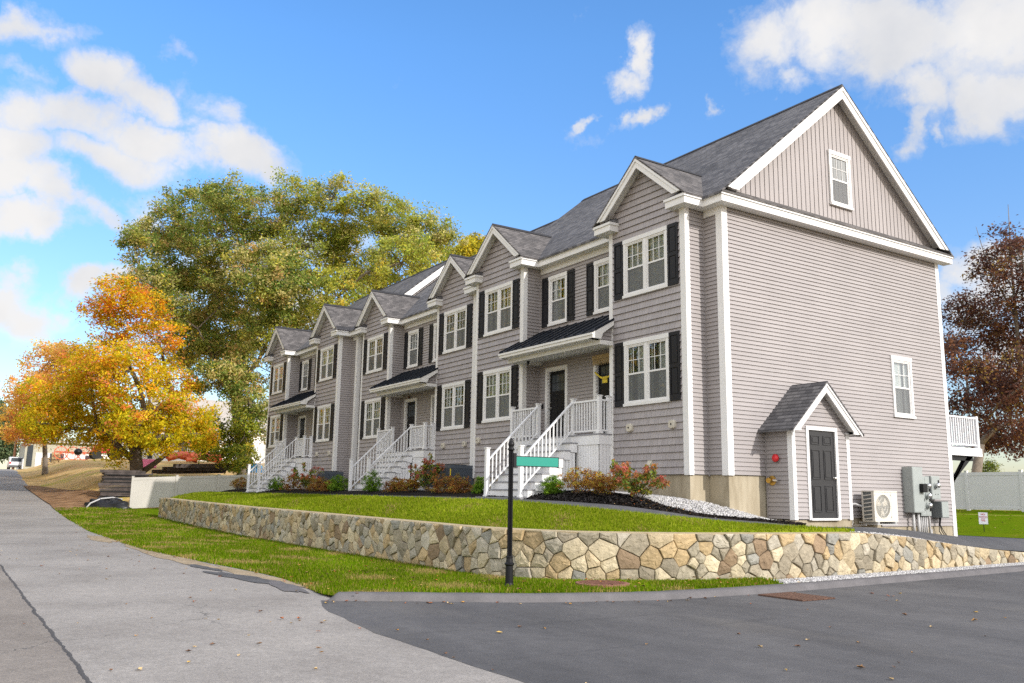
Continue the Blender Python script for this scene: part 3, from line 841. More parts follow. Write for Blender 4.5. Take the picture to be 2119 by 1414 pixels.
def allmods(first, extra):
    """positions in module 1 (first is the built one) -> every other position"""
    res = []
    for k in range(3):
        for i, p in enumerate([first] + extra):
            if k == 0 and i == 0: continue
            res.append(Vector(p) + OFF[k])
    return res
more(ws, allmods(tuple(ws.location), [(-4.91, -0.004, 6.76)]))
for o in (shl, shu):
    p = o.location.copy()
    more(o, allmods(tuple(p), [tuple(p + Vector(d)) for d in ((2.07, 0, 0), (dX, 0, 0), (dX + 2.07, 0, 0))]))
p = shs.location.copy()
more(shs, allmods(tuple(p), [(-7.17 + 0.955, p.y, p.z), (-4.91 - 0.365, p.y, p.z), (-4.91 + 0.955, p.y, p.z)]))

# front doors
def make_door():
    b = MB(); fr = FX; W, H = 0.90, 2.13
    fbox(b, fr, -0.11, 0, 0, 0.04, 0, H + 0.10); fbox(b, fr, W, W + 0.11, 0, 0.04, 0, H + 0.10); fbox(b, fr, 0, W, 0, 0.04, H, H + 0.10)
    fbox(b, fr, -0.0, 0.025, -0.10, 0.01, 0, H); fbox(b, fr, W - 0.025, W, -0.10, 0.01, 0, H); fbox(b, fr, 0.025, W - 0.025, -0.10, 0.01, H - 0.025, H)
    fbox(b, fr, 0.0, W, -0.1, 0.03, 0, 0.03)
    d = b.build('front_door', M['trim'], ROOT)
    b = MB()
    fbox(b, fr, 0.025, W - 0.025, -0.09, -0.05, 0.03, H - 0.025)
    for u0, u1 in ((0.12, 0.40), (0.50, 0.78)): fbox(b, fr, u0, u1, -0.05, -0.043, 0.18, 1.32)
    for u in (0.05, 0.80): fbox(b, fr, u, u + 0.06, -0.05, -0.040, 0.05, H - 0.05)
    for z in (0.05, 1.36, 2.03): fbox(b, fr, 0.11, 0.80, -0.05, -0.040, z, z + 0.09)
    b.build('door_leaf', M['black'], d)
    b = MB()
    for i in range(3):
        for j in range(2):
            fbox(b, fr, 0.15 + i * 0.205, 0.15 + i * 0.205 + 0.185, -0.049, -0.041, 1.50 + j * 0.255, 1.50 + j * 0.255 + 0.235)
    b.build('door_glass', M['farglass'], d)
    b = MB()
    b.lathe([(0.012, 0), (0.03, 0.005), (0.012, 0.012), (0.012, 0.035), (0.028, 0.045), (0.03, 0.06), (0.018, 0.075)], fr.P(0.085, -0.04, 1.0) , 12, 0, 'y')
    b.lathe([(0.028, 0), (0.028, -0.03)], fr.P(0.085, -0.04, 1.17), 12, 0, 'y')
    for i, v in enumerate(b.v): b.v[i] = (v[0], 2 * (0.04) - v[1] if v[1] > 0.04 else v[1], v[2])
    b.build('door_knob', M['nickel'], d)
    return d
dr = make_door(); dr.location = (-7.21, -0.004, 3.22)
more(dr, allmods(tuple(dr.location), [(-4.85, -0.004, 3.22)]))

# wall vents in pairs, hood vents
def make_vent():
    b = MB(); fr = FX
    pr = [(0.105 * math.copysign(abs(math.cos(t)) ** 0.55, math.cos(t)), 0.105 * math.copysign(abs(math.sin(t)) ** 0.55, math.sin(t))) for t in [2 * math.pi * k / 24 for k in range(24)]]
    for w0, w1, s0, s1 in ((0.0, 0.07, 1.0, 1.0), (0.07, 0.095, 1.0, 0.86)):
        for k in range(24):
            a, c = pr[k], pr[(k + 1) % 24]
            b.face([fr.P(a[0]*s0, w0, a[1]*s0), fr.P(c[0]*s0, w0, c[1]*s0), fr.P(c[0]*s1, w1, c[1]*s1), fr.P(a[0]*s1, w1, a[1]*s1)])
    b.face([fr.P(a[0]*0.86, 0.095, a[1]*0.86) for a in pr])
    v = b.build('wall_vent', M['vent'], ROOT, smooth=False)
    b = MB(); b.lathe([(0.026, 0.0), (0.024, -0.004)], (0, -0.0955, 0), 12, 0, 'y'); b.build('vent_opening', M['black'], v)
    return v
vt = make_vent(); vt.location = (-2.66, YB - 0.012, 3.34)
more(vt, [(-1.11, YB - 0.012, 3.34), (-10.16, YB - 0.012, 3.34)] + [Vector(q) + OFF[k] for k in (1, 2) for q in ((-2.66, YB - 0.012, 3.34), (-1.11, YB - 0.012, 3.34))])
def make_hood():
    b = MB(); fr = FX
    fbox(b, fr, -0.09, 0.09, 0, 0.012, -0.1, 0.1)
    P = [(-0.075, 0.012, 0.085), (0.075, 0.012, 0.085), (0.085, 0.10, -0.07), (-0.085, 0.10, -0.07), (-0.075, 0.012, -0.085), (0.075, 0.012, -0.085)]
    Q = [fr.P(*p) for p in P]
    b.faces(Q, [(0, 1, 2, 3), (3, 2, 5, 4), (0, 3, 4), (1, 5, 2)])
    return b.build('dryer_vent', M['vent'], ROOT)
hd = make_hood(); hd.location = (-1.95, YB - 0.015, 2.41)
more(hd, [Vector((-1.95, YB - 0.015, 2.41)) + OFF[2]])

# side wall with two windows (right end of the row)
b = MB(); fr = Fr((0, 0, 0), (0, 1, 0), (1, 0, 0))
side_hole = (6.52 + 0.085, 7.46 - 0.085, 3.90 + 0.085, 5.59 - 0.135)
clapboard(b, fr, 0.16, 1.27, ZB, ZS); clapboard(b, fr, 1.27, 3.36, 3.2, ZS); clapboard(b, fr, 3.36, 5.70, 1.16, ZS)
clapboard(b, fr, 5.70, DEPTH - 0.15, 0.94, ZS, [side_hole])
b.face([(-0.004, 0.16, 2.2), (-0.004, 6.5, 2.2), (-0.004, 6.5, ZS), (-0.004, 0.16, ZS)], 0, (0.5, 0.5, 0.5))
sw = b.build('side_wall', M['siding'], ROOT)
b = MB()
b.box(-0.165, 0.024, DEPTH - 0.15, DEPTH + 0.02, 0.60, ZS)
b.build('corner_board', M['trim'], sw)
b = MB(); b.box(-0.5, -0.03, 0.17, DEPTH - 0.03, 0.2, ZB - 0.01); b.box(-0.3, -0.012, 3.0, DEPTH - 0.05, 0.3, 1.2); b.build('foundation', M['concrete'], sw)
w = make_window(SX, 0.94, 1.69, 1, ROOT); w.location = (0.004, 6.52, 3.90)
w = make_window(SX, 0.92, 1.55, 1, ROOT, blind=True); w.location = (0.022, 4.20, 9.535)
# the end walls of the other two sections (partly seen where a section stands forward)
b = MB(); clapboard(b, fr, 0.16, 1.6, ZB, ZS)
ew = b.build('end_wall', M['siding'], ROOT); c = copy_tree(ew, ROOT); c.location = OFF[2]
ew.location = OFF[1]

# utility closet on the side wall
X0, Y0, Y1 = 0.793, 1.27, 3.36; ZK = 1.16
b = MB()
frF = Fr((X0, 0, 0), (0, 1, 0), (1, 0, 0)); frL = Fr((0, Y0, 0), (1, 0, 0), (0, -1, 0)); frR = Fr((0, Y1, 0), (1, 0, 0), (0, 1, 0))
yc = (Y0 + Y1) / 2
limF = lambda z: (max(Y0, yc - (4.32 - z) / 0.92), min(Y1, yc + (4.32 - z) / 0.92))
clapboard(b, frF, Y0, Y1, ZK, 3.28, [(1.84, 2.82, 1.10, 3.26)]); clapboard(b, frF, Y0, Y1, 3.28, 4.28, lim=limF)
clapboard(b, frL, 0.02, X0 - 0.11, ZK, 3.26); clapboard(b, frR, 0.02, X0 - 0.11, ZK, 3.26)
b.box(0.02, 0.05, Y0 - 0.03, Y0, ZK, 3.2, 0, (0.9, 0.9, 0.9))
uc = b.build('utility_closet', M['siding'], ROOT)
b = MB()
for y, s in ((Y0, 1), (Y1, -1)):
    ya, yb2 = (y - 0.022, y + 0.095) if s > 0 else (y - 0.095, y + 0.022)
    b.box(X0, X0 + 0.024, ya, yb2, ZK - 0.02, 3.24)
    b.box(X0 - 0.12, X0 - 0.0005, *((y - 0.022, y) if s > 0 else (y, y + 0.022)), ZK - 0.02, 3.24)
xo = 1.03; yE = 1.28
def roofz(dy): return 4.42 - 0.92 * dy
for s in (1, -1):
    for x, w, lo, hi in ((xo - 0.03, 0.03, 0.04, 0.27), (xo, 0.024, 0.04, 0.11)):
        b.prism([(x, yc, roofz(0) - lo), (x, yc + s * yE, roofz(yE) - lo), (x, yc + s * yE, 3.19), (x, yc + s * (yE - 0.30), 3.19), (x, yc + s * (yE - 0.30), roofz(yE - 0.30) - hi), (x, yc, roofz(0) - hi)] if hi > 0.2 else
                [(x, yc, roofz(0) - lo), (x, yc + s * yE, roofz(yE) - lo), (x, yc + s * yE, roofz(yE) - hi), (x, yc, roofz(0) - hi)], (w, 0, 0))
    ya, yb2 = sorted((yc + s * (yE - 0.24), yc + s * yE))
    b.box(0.02, xo - 0.031, ya, yb2, 3.19, roofz(yE) - 0.045)
    b.face([(0.02, yc, roofz(0) - 0.16), (xo - 0.031, yc, roofz(0) - 0.16), (xo - 0.031, yc + s * (yE - 0.2), roofz(yE - 0.2) - 0.16), (0.02, yc + s * (yE - 0.2), roofz(yE - 0.2) - 0.16)])
b.build('closet_trim', M['trim'], uc)
b = MB()
for s in (1, -1):
    b.prism([(0.0, yc, roofz(0)), (xo + 0.04, yc, roofz(0)), (xo + 0.04, yc + s * (yE + 0.04), roofz(yE + 0.04)), (0.0, yc + s * (yE + 0.04), roofz(yE + 0.04))], (0, 0, -0.04), 0)
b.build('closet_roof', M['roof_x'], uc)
b = MB(); fbox(b, frF, 1.75, 1.84, 0.0, 0.04, ZK - 0.02, 3.33); fbox(b, frF, 2.82, 2.91, 0.0, 0.04, ZK - 0.02, 3.33); fbox(b, frF, 1.84, 2.82, 0, 0.04, 3.24, 3.33)
fbox(b, frF, 1.80, 2.86, -0.02, 0.06, ZK - 0.03, ZK + 0.02)
b.build('door_frame', M['trim'], uc)
b = MB(); fbox(b, frF, 1.84, 2.82, -0.05, -0.005, ZK + 0.02, 3.24)
for u0, u1 in ((1.96, 2.26), (2.40, 2.70)):
    for z0, z1 in ((0.16, 0.78), (0.92, 1.62), (1.74, 1.96)):
        # raised field inside a sunk frame
        za, zb2 = ZK + z0, ZK + z1
        for a0, a1, c0, c1 in ((u0, u1, za, za + 0.02), (u0, u1, zb2 - 0.02, zb2), (u0, u0 + 0.02, za + 0.02, zb2 - 0.02), (u1 - 0.02, u1, za + 0.02, zb2 - 0.02)):
            fbox(b, frF, a0, a1, -0.005, 0.010, c0, c1)
        fbox(b, frF, u0 + 0.05, u1 - 0.05, -0.005, 0.007, za + 0.05, zb2 - 0.05)
b.build('closet_door', M['door'], uc, bevel=0.004)
b = MB(); b.lathe([(0.03, 0), (0.03, 0.008), (0.012, 0.012), (0.012, 0.04), (0.03, 0.05), (0.03, 0.065), (0.012, 0.075)], (X0 - 0.005, 2.755, ZK + 0.96), 12, 0, 'x'); b.build('door_knob', M['nickel'], uc)
b = MB(); b.box(0, X0 - 0.03, Y0 + 0.03, Y1 - 0.03, 0.6, ZK - 0.02); b.build('foundation', M['concrete'], uc)

# rear deck seen past the corner
b = MB()
b.box(-2.6, -0.25, DEPTH + 0.03, 11.35, 2.98, 3.22)
dk = b.build('rear_deck', M['deckwhite'], ROOT)
b = MB()
def rail2(bb, p, q):
    p = Vector(p); q = Vector(q); d = q - p; n_ = round(d.length / 0.12); h = 0.018
    lo = Vector((min(p.x, q.x), min(p.y, q.y), p.z)); hi = Vector((max(p.x, q.x), max(p.y, q.y), p.z))
    bb.box(lo.x - 0.035, hi.x + 0.035, lo.y - 0.035, hi.y + 0.035, p.z + 0.90, p.z + 0.95); bb.box(lo.x - 0.02, hi.x + 0.02, lo.y - 0.02, hi.y + 0.02, p.z + 0.08, p.z + 0.12)
    for i in range(1, n_):
        c = p + d * (i / n_); bb.box(c.x - h, c.x + h, c.y - h, c.y + h, p.z + 0.12, p.z + 0.90)
rail2(b, (-0.33, DEPTH + 0.08, 3.22), (-0.33, 11.22, 3.22)); rail2(b, (-2.5, 11.25, 3.22), (-0.40, 11.25, 3.22))
for y in (11.25,): b.box(-0.39, -0.28, y - 0.055, y + 0.055, 3.22, 4.21)
b.box(-0.37, -0.29, DEPTH + 0.04, DEPTH + 0.10, 3.22, 4.2)
b.build('railing', M['deckwhite'], dk)
b = MB()
b.prism([(-0.5, DEPTH + 0.03, 1.5), (-0.5, DEPTH + 0.03, 1.75), (-0.5, 11.0, 2.97), (-0.5, 10.7, 2.97)], (0.14, 0, 0)); b.box(-0.5, -0.36, DEPTH + 0.03, 11.0, 2.84, 2.975)
b.build('deck_brace', M['black'], dk)

# ------------------------------------------------------------------ terrain
HX = [-400,-220,-150,-115,-90,-72,-57,-45,-38,-31,-22,-10,30,400]
HZ = [5.4,4.9,4.4,3.9,3.1,2.3,1.4,.7,.42,.2,.03,0,0,0]
def hz(x): return float(np.interp(x, HX, HZ))
def sstep(t):
    t = max(0.0, min(1.0, t)); return t * t * (3 - 2 * t)
def road_edge(x): return float(np.interp(-x, [33.5, 43.5, 61, 80, 120, 220], [-10.08, -9.81, -10.0, -9.4, -7.4, -1.8]))
def field_z(x, y):
    z = hz(x) + 1.45 * sstep((y - road_edge(x) - 0.6) / 5.5) * sstep((-39.5 - x) / 8)
    z += 0.5 * sstep((y + 4) / 12) * sstep((-50 - x) / 30)
    return z
def ground_z(x, y):
    if x < -39.0: return field_z(x, y) - 0.03
    z = hz(x) - 0.10
    if y > 18.8: z += 0.25 + 1.0 * sstep((y - 18.8) / 5.0)
    elif y > 8: z += 0.0
    return z - (0.1 if -11 > y else 0)

def grid_sheet(name, xs, ys, zf, mat, kind='structure'):
    xs = np.array(xs); ys = np.array(ys)
    V = np.array([(x, y, zf(x, y)) for x in xs for y in ys]); ny = len(ys)
    F = np.array([(i*ny+j, (i+1)*ny+j, (i+1)*ny+j+1, i*ny+j+1) for i in range(len(xs)-1) for j in range(ny-1)])
    o = np_mesh(name, V, F, mat, smooth=True); o['kind'] = kind; return o
xs = list(range(-600, -160, 20)) + list(range(-160, -90, 4)) + list(np.arange(-90, -36, 1.0)) + list(range(-36, 40, 2)) + list(range(40, 400, 30))
ys = list(range(-400, -40, 30)) + list(range(-40, -14, 3)) + list(np.arange(-14, 10, 0.75)) + list(range(10, 30, 1)) + list(range(30, 400, 25))
grid_sheet('ground', xs, ys, ground_z, M['field'])

def resample(P, n):
    P = [Vector(p) for p in P]; L = [0]
    for a, b in zip(P[:-1], P[1:]): L.append(L[-1] + (b - a).length)
    out = []
    for k in range(n):
        s = L[-1] * k / (n - 1)
        i = min(max(np.searchsorted(L, s) - 1, 0), len(P) - 2)
        t = (s - L[i]) / max(1e-9, L[i+1] - L[i]); out.append(P[i].lerp(P[i+1], t))
    return out
def smooth_line(P, sub=6):
    """Catmull-Rom through the points"""
    P = [Vector(p) for p in P]; Q = [P[0] * 2 - P[1]] + P + [P[-1] * 2 - P[-2]]; out = []
    for i in range(1, len(Q) - 2):
        a, b, c, d = Q[i-1], Q[i], Q[i+1], Q[i+2]
        for k in range(sub):
            t = k / sub
            out.append(0.5 * (2*b + (c - a)*t + (2*a - 5*b + 4*c - d)*t*t + (3*b - a - 3*c + d)*t*t*t))
    out.append(P[-1]); return out
def loft(name, A, B, n, mat, crown=0.0, jit=0.0, lift=0.0, sub=6, kind='structure', rough=0.0, seed=1):
    r = random.Random(seed)
    A = smooth_line(A, sub); B = smooth_line(B, sub); V = []
    for a, b in zip(A, B):
        if jit: a = a + Vector((r.uniform(-jit, jit), r.uniform(-jit, jit), 0))
        for j in range(n + 1):
            t = j / n; p = a.lerp(b, t); p.z += crown * math.sin(math.pi * t) + lift
            if rough and 0 < j < n: p.z += r.uniform(-rough, rough)
            V.append(p)
    m = n + 1
    F = [(i*m+j, (i+1)*m+j, (i+1)*m+j+1, i*m+j+1) for i in range(len(A)-1) for j in range(n)]
    o = np_mesh(name, np.array(V), np.array(F), mat, smooth=True)
    o['kind'] = kind
    return o, np.array(V).reshape(len(A), m, 3)

# the street: light old asphalt, irregular right edge, climbing to the left
edge = [(30, -10.7), (14, -10.7), (7.7, -10.7), (4.6, -10.7), (1.75, -10.15), (-0.5, -9.85), (-2.75, -9.71), (-6.5, -10.06), (-11, -10.47), (-21.3, -10.4), (-27, -10.2), (-33.5, -10.08), (-43.5, -9.81), (-50, -9.93), (-61, -10.0), (-80, -9.4), (-120, -7.4), (-220, -1.8)]
EL = smooth_line([(x, y, hz(x)) for x, y in edge], 5)
r_ = random.Random(3)
A = []
for i, p in enumerate(EL):
    j = 0.10 if -25 < p.x < 1.5 else 0.03
    A.append(Vector((p.x, p.y + r_.uniform(-j, j), hz(p.x))))
V = []; F = []
for p in A:
    for t in (-0.5, 0, 0.03, 0.3, 1.0):
        if t < 0: V.append((p.x, p.y + 0.55, hz(p.x) - 0.03))
        else: V.append((p.x, p.y - 15 * t, hz(p.x) + 0.012))
for i in range(len(A) - 1):
    for j in range(4): F.append((i*5+j, (i+1)*5+j, (i+1)*5+j+1, i*5+j+1))
o = np_mesh('street', np.array(V), np.array(F), M['road'], smooth=True); o['kind'] = 'structure'

# new dark asphalt driveway
curb_o = [(1.62, -10.25, 0), (1.75, -10.0, 0), (2.3, -9.0, 0), (3.1, -7.62, 0), (3.52, -6.3, 0), (3.75, -5.29, 0), (3.80, -3.5, 0), (3.76, -1.75, 0), (3.5, 2, 0), (3.17, 6.46, 0), (2.9, 11, 0), (2.7, 16, 0)]
CO = smooth_line(curb_o, 6)
b = MB()
pts = [(p.x - 0.05, p.y, 0.006) for p in CO]
far = [(40, p.y if p.y > -9.9 else -10.55, 0.006) for p in CO]
V = []; F = []
lower = []
for i, p in enumerate(CO):
    q = p
    for t in (0, 0.15, 0.5, 1.0):
        x = (q.x - 0.05) * (1 - t) + 40 * t
        y = q.y
        V.append((x, y, 0.02))
n0 = len(V)
for i in range(len(CO) - 1):
    for j in range(3): F.append((i*4+j, (i+1)*4+j, (i+1)*4+j+1, i*4+j+1))
ap = [(1.45, -10.30), (2.4, -10.62), (4.6, -10.86), (7.7, -10.86), (14, -10.9), (40, -10.9)]
top = [(1.57, -10.25)] + [(x, -10.25) for x, _ in ap[1:]]
k0 = len(V)
r_ = random.Random(9)
LA = resample([(x, y, 0) for x, y in ap], 120); LT = resample([(x, y, 0) for x, y in top], 120)
for a, t_ in zip(LA, LT):
    V.append((a.x, a.y + r_.uniform(-0.018, 0.018), 0.0145)); V.append((t_.x, t_.y, 0.02))
for i in range(119): F.append((k0+2*i, k0+2*i+2, k0+2*i+3, k0+2*i+1))
o = np_mesh('driveway', np.array(V), np.array(F), M['drive'], smooth=True); o['kind'] = 'structure'
# asphalt behind the corner, falling towards the back
def parking_z(x, y):
    z = 0.60 - (y - 9.3) * 0.031
    e = float(np.interp(y, [8.8, 12.5, 14], [.33, .12, .02])) - 0.01
    return z + (e - z) * max(0.0, min(1.0, (x - 0.3) / 1.5)) + (0.02 if y < 10 else 0.0)
# curb: asphalt berm
prof = [(0.0, 0.015), (0.05, 0.095), (0.10, 0.12), (0.26, 0.125), (0.33, 0.09), (0.36, 0.0)]
b = MB()
ring = []
for i, p in enumerate(CO):
    d = (CO[min(i+1, len(CO)-1)] - CO[max(i-1, 0)]).normalized(); nrm = Vector((-d.y, d.x, 0))
    k = min(1.0, i / 4.0)
    ring.append([(p.x + nrm.x * u, p.y + nrm.y * u, (z * (0.25 + 0.75 * k)) + r_.uniform(-0.004, 0.004)) for u, z in prof])
V = np.array(ring).reshape(-1, 3); m = len(prof)
F = np.array([(i*m+j, i*m+j+1, (i+1)*m+j+1, (i+1)*m+j) for i in range(len(ring)-1) for j in range(m-1)])
o = np_mesh('kerb', V, F, M['curb'], smooth=True); o['kind'] = 'structure'

PZ = (list(range(-30, 0, 3)) + [0, .3, .6, .8, 1.0, 1.2, 1.4, 1.6, 1.8, 2.0, 2.3, 2.9], [9.1, 9.4, 9.8, 10.5, 11.2, 12, 12.5, 13, 14, 15, 16, 17, 18, 19.1])
grid_sheet('parking_lot', PZ[0], PZ[1], parking_z, M['drive'])

# ------------------------------------------------------------------ retaining wall line
wall_pts = [(-31.3, 2.0), (-31.3, -1.5), (-31.3, -6.1), (-24, -6.1), (-17, -6.1), (-11, -6.1), (-6, -6.1), (-3, -6.1), (-0.9, -6.06), (0.45, -5.72), (1.24, -5.22), (1.78, -4.45), (2.2, -3.6), (2.55, -2.2), (2.62, -0.5), (2.5, 1.74), (2.3, 5.2), (2.06, 8.8), (1.85, 12.5)]
def wall_z(x, y):
    """(bottom, top) of the wall at a point of its line"""
    if y < -2.0 or x < -30: return max(-0.05, hz(x) - 0.03), float(np.interp(x, [-31.3, -24, -17, -12, -8, -1, 4], [1.22, 1.13, 1.06, 1.03, 1.0, .955, .95]))
    return 0.0, float(np.interp(y, [-2, 1.2, 3.0, 5.2, 7.0, 8.8, 12.5], [.95, .93, .82, .60, .45, .33, .12]))
WL = []
seg = wall_pts[2:]
sm = smooth_line([(x, y, 0) for x, y in seg], 8)
WL = [Vector((-31.3, 2.0, 0)), Vector((-31.3, -1.5, 0))] + sm
WLs = resample(WL, 700)
def inset(line, d):
    out = []
    for i, p in enumerate(line):
        t = (line[min(i+1, len(line)-1)] - line[max(i-1, 0)]).normalized(); out.append(p + Vector((-t.y, t.x, 0)) * d)
    return out

def build_wall():
    L = [0.0]
    for a, b_ in zip(WLs[:-1], WLs[1:]): L.append(L[-1] + (b_ - a).length)
    L = np.array(L); Lt = L[-1]; XY = np.array([(p.x, p.y) for p in WLs])
    def at(s):
        x = np.interp(s, L, XY[:, 0]); y = np.interp(s, L, XY[:, 1])
        e = 0.05; x2 = np.interp(s + e, L, XY[:, 0]); y2 = np.interp(s + e, L, XY[:, 1]); x1 = np.interp(s - e, L, XY[:, 0]); y1 = np.interp(s - e, L, XY[:, 1])
        d = Vector((x2 - x1, y2 - y1, 0)).normalized(); return x, y, Vector((d.y, -d.x, 0))
    def P(s, t, w):
        x, y, n = at(s); zb, zt = wall_z(x, y)
        return (x + n.x * w, y + n.y * w, zb + t * (zt - zb))
    rr = random.Random(21)
    # scatter stones of mixed size, power-diagram cells
    pts = []
    cells = {}
    tries = 0
    s0 = 3.0
    while tries < 30000:
        tries += 1
        s = rr.uniform(s0, Lt); t = rr.uniform(-0.02, 1.02)
        big = tries < 3500
        rad_ = rr.uniform(0.19, 0.32) if big else (rr.uniform(0.13, 0.18) if tries < 14000 else rr.uniform(0.08, 0.12))
        x, y, _n = at(s); zb, zt = wall_z(x, y); H = max(0.25, zt - zb)
        ok = True
        key = int(s / 0.8)
        for kk in (key - 1, key, key + 1):
            for (a, c, q) in cells.get(kk, ()):
                if ((a - s) / 1.15) ** 2 + ((c - t) * H / 0.80) ** 2 < (q + rad_) ** 2 * 0.50: ok = False; break
            if not ok: break
        if ok: cells.setdefault(key, []).append((s, t, rad_)); pts.append((s, t, rad_, H))
    A = np.array(pts)
    pal = [((.47,.395,.28), 5), ((.37,.34,.28), 5), ((.52,.46,.35), 5), ((.44,.34,.21), 4), ((.30,.27,.22), 3), ((.28,.28,.27), 2), ((.27,.20,.14), 1), ((.41,.385,.34), 4)]
    bag = [c for c, n in pal for _ in range(n)]
    b = MB()
    for i, (s, t, rd, H) in enumerate(pts):
        near = [j for j in np.argsort(np.abs(A[:, 0] - s))[:40] if j != i]
        poly = [(-0.6, (0 - t) * H), (0.6, (0 - t) * H), (0.6, (1 - t) * H), (-0.6, (1 - t) * H)]
        for j in near:
            dx, dy = A[j, 0] - s, (A[j, 1] - t) * H
            d2 = dx * dx + dy * dy
            if d2 > 1.9 or d2 < 1e-9: continue
            k = (d2 + 0.25 * (rd * rd - A[j, 2] ** 2)) / 2
            out = []
            for (p, q) in zip(poly, poly[1:] + poly[:1]):
                fp, fq = p[0]*dx + p[1]*dy - k, q[0]*dx + q[1]*dy - k
                if fp <= 0: out.append(p)
                if fp * fq < 0:
                    u = fp / (fp - fq); out.append((p[0] + (q[0]-p[0]) * u, p[1] + (q[1]-p[1]) * u))
            poly = out
            if len(poly) < 3: break
        if len(poly) < 3: continue
        cx = sum(p[0] for p in poly) / len(poly); cy = sum(p[1] for p in poly) / len(poly)
        per = []
        for p, q in zip(poly, poly[1:] + poly[:1]):
            Ls = math.hypot(q[0]-p[0], q[1]-p[1])
            if Ls < 0.02: continue
            n_ = 2 if Ls < 0.16 else 3
            for k_ in range(n_):
                u = k_ / n_; per.append((p[0] + (q[0]-p[0]) * u, p[1] + (q[1]-p[1]) * u))
        if len(per) < 5: continue
        col = rr.choice(bag); g = rr.uniform(0.80, 1.16); col = (col[0] * g * 1.04, col[1] * g, col[2] * g * .90)
        size = max(max(math.hypot(p[0]-cx, p[1]-cy) for p in per), 0.05)
        rings = []; base = 0.025 + rr.uniform(0, 0.045)
        tx, ty = rr.uniform(-0.14, 0.14), rr.uniform(-0.14, 0.10)
        for gap, w in ((0.002, -0.03), (0.004, base * 0.85), (0.016, base + 0.006)):
            ring = []
            for p in per:
                vx, vy = p[0] - cx, p[1] - cy; d = math.hypot(vx, vy); f = max(0.1, (d - gap - rr.uniform(0, 0.006)) / d)
                ring.append((cx + vx * f, cy + vy * f, w + (tx * vx + ty * vy if w > 0 else 0) + rr.uniform(-0.004, 0.004)))
            rings.append(ring)
        mid = [(cx + (p[0]-cx) * 0.45, cy + (p[1]-cy) * 0.45, base + 0.016 + tx * (p[0]-cx) * .45 + ty * (p[1]-cy) * .45 + rr.uniform(-0.004, 0.010)) for p in rings[2]]
        rings.append(mid); n_ = len(per)
        V3 = [P(s + q[0], max(0.0, min(1.0, t + q[1] / H)), q[2]) for ring in rings for q in ring]
        fs = []
        for a in range(3):
            for k_ in range(n_): fs.append((a*n_+k_, a*n_+(k_+1)%n_, (a+1)*n_+(k_+1)%n_, (a+1)*n_+k_))
        fs.append(tuple(3*n_+k_ for k_ in range(n_)))
        b.faces(V3, fs, 0, col)
    # mortar core behind the stones
    N = len(WLs)
    for i in range(0, N - 1, 2):
        j = min(i + 2, N - 1)
        p, q = at(L[i]), at(L[j])
        zb0, zt0 = wall_z(p[0], p[1]); zb1, zt1 = wall_z(q[0], q[1])
        f = lambda a, w, z: (a[0] + a[2].x * w, a[1] + a[2].y * w, z)
        b.face([f(p, 0.0, zb0 - .1), f(q, 0.0, zb1 - .1), f(q, 0.0, zt1 - .005), f(p, 0.0, zt0 - .005)], 0, (.17, .145, .105))
        b.face([f(p, 0.035, zt0), f(q, 0.035, zt1), f(q, -0.42, zt1 + .006), f(p, -0.42, zt0 + .006)], 1, (.5, .42, .3))
        b.face([f(p, 0.035, zt0), f(q, 0.035, zt1), f(q, 0.03, zt1 - .025), f(p, 0.03, zt0 - .025)], 1, (.5, .42, .3))
        b.face([f(p, -0.42, zb0 - .1), f(q, -0.42, zb1 - .1), f(q, -0.42, zt1), f(p, -0.42, zt0)], 0, (.2, .17, .13))
    o = b.build('stone_retaining_wall', [M['stone'], M['caplime']])
    tag(o, 'long curved retaining wall of tan and grey fieldstones below the lawn', 'stone wall')
    return o
build_wall()

# ------------------------------------------------------------------ lawn, path, beds, verge
def zt(x, y): return wall_z(x, y)[1]
la = [(-31.0, -5.72), (-24, -5.72), (-17, -5.72), (-8, -5.72), (-4, -5.72), (-1.2, -5.70), (0.75, -5.0), (1.75, -3.6), (2.17, -2.1), (2.25, -0.5), (2.16, 0.9), (2.12, 1.6)]
lb = [(-31.0, -3.9, 1.5), (-24, -3.9, 1.5), (-17, -3.9, 1.5), (-8, -3.9, 1.49), (-4, -3.85, 1.48), (-1.5, -3.65, 1.40), (0, -2.9, 1.28), (1.0, -1.7, 1.14), (1.75, -.4, 1.03), (2.08, .9, .965), (2.10, 1.25, .95), (2.11, 1.61, .93)]
A = [(x, y, zt(x, y) + 0.005) for x, y in la]
LAWN, LG = loft('lawn', A, lb, 8, M['grass'], crown=0.07)
pf = [(-33, -2.86, 1.53), (-24, -2.86, 1.53), (-17, -2.86, 1.53), (-8, -2.86, 1.53), (-4, -2.80, 1.50), (-1.2, -2.65, 1.43), (-.1, -2.1, 1.32), (.45, -1.2, 1.19), (.9, .1, 1.10), (1.05, 1.0, 1.03), (1.12, 1.5, 1.0), (1.12, 2.2, .99), (1.05, 3.6, .97), (.85, 5.5, .88), (.6, 7.5, .73), (.3, 9.5, .60)]
pn = [(-33, -3.9, 1.5), (-24, -3.9, 1.5), (-17, -3.9, 1.5), (-8, -3.9, 1.49), (-4, -3.85, 1.48), (-1.5, -3.65, 1.40), (0, -2.9, 1.28), (1.0, -1.7, 1.14), (1.75, -.4, 1.03), (2.08, .9, .965), (2.11, 1.6, .93), (2.05, 2.4, .89), (1.90, 3.8, .78), (1.92, 5.5, .60), (1.88, 7.5, .435), (1.80, 9.5, .315)]
loft('path', pn, pf, 3, M['path'], lift=0.004)
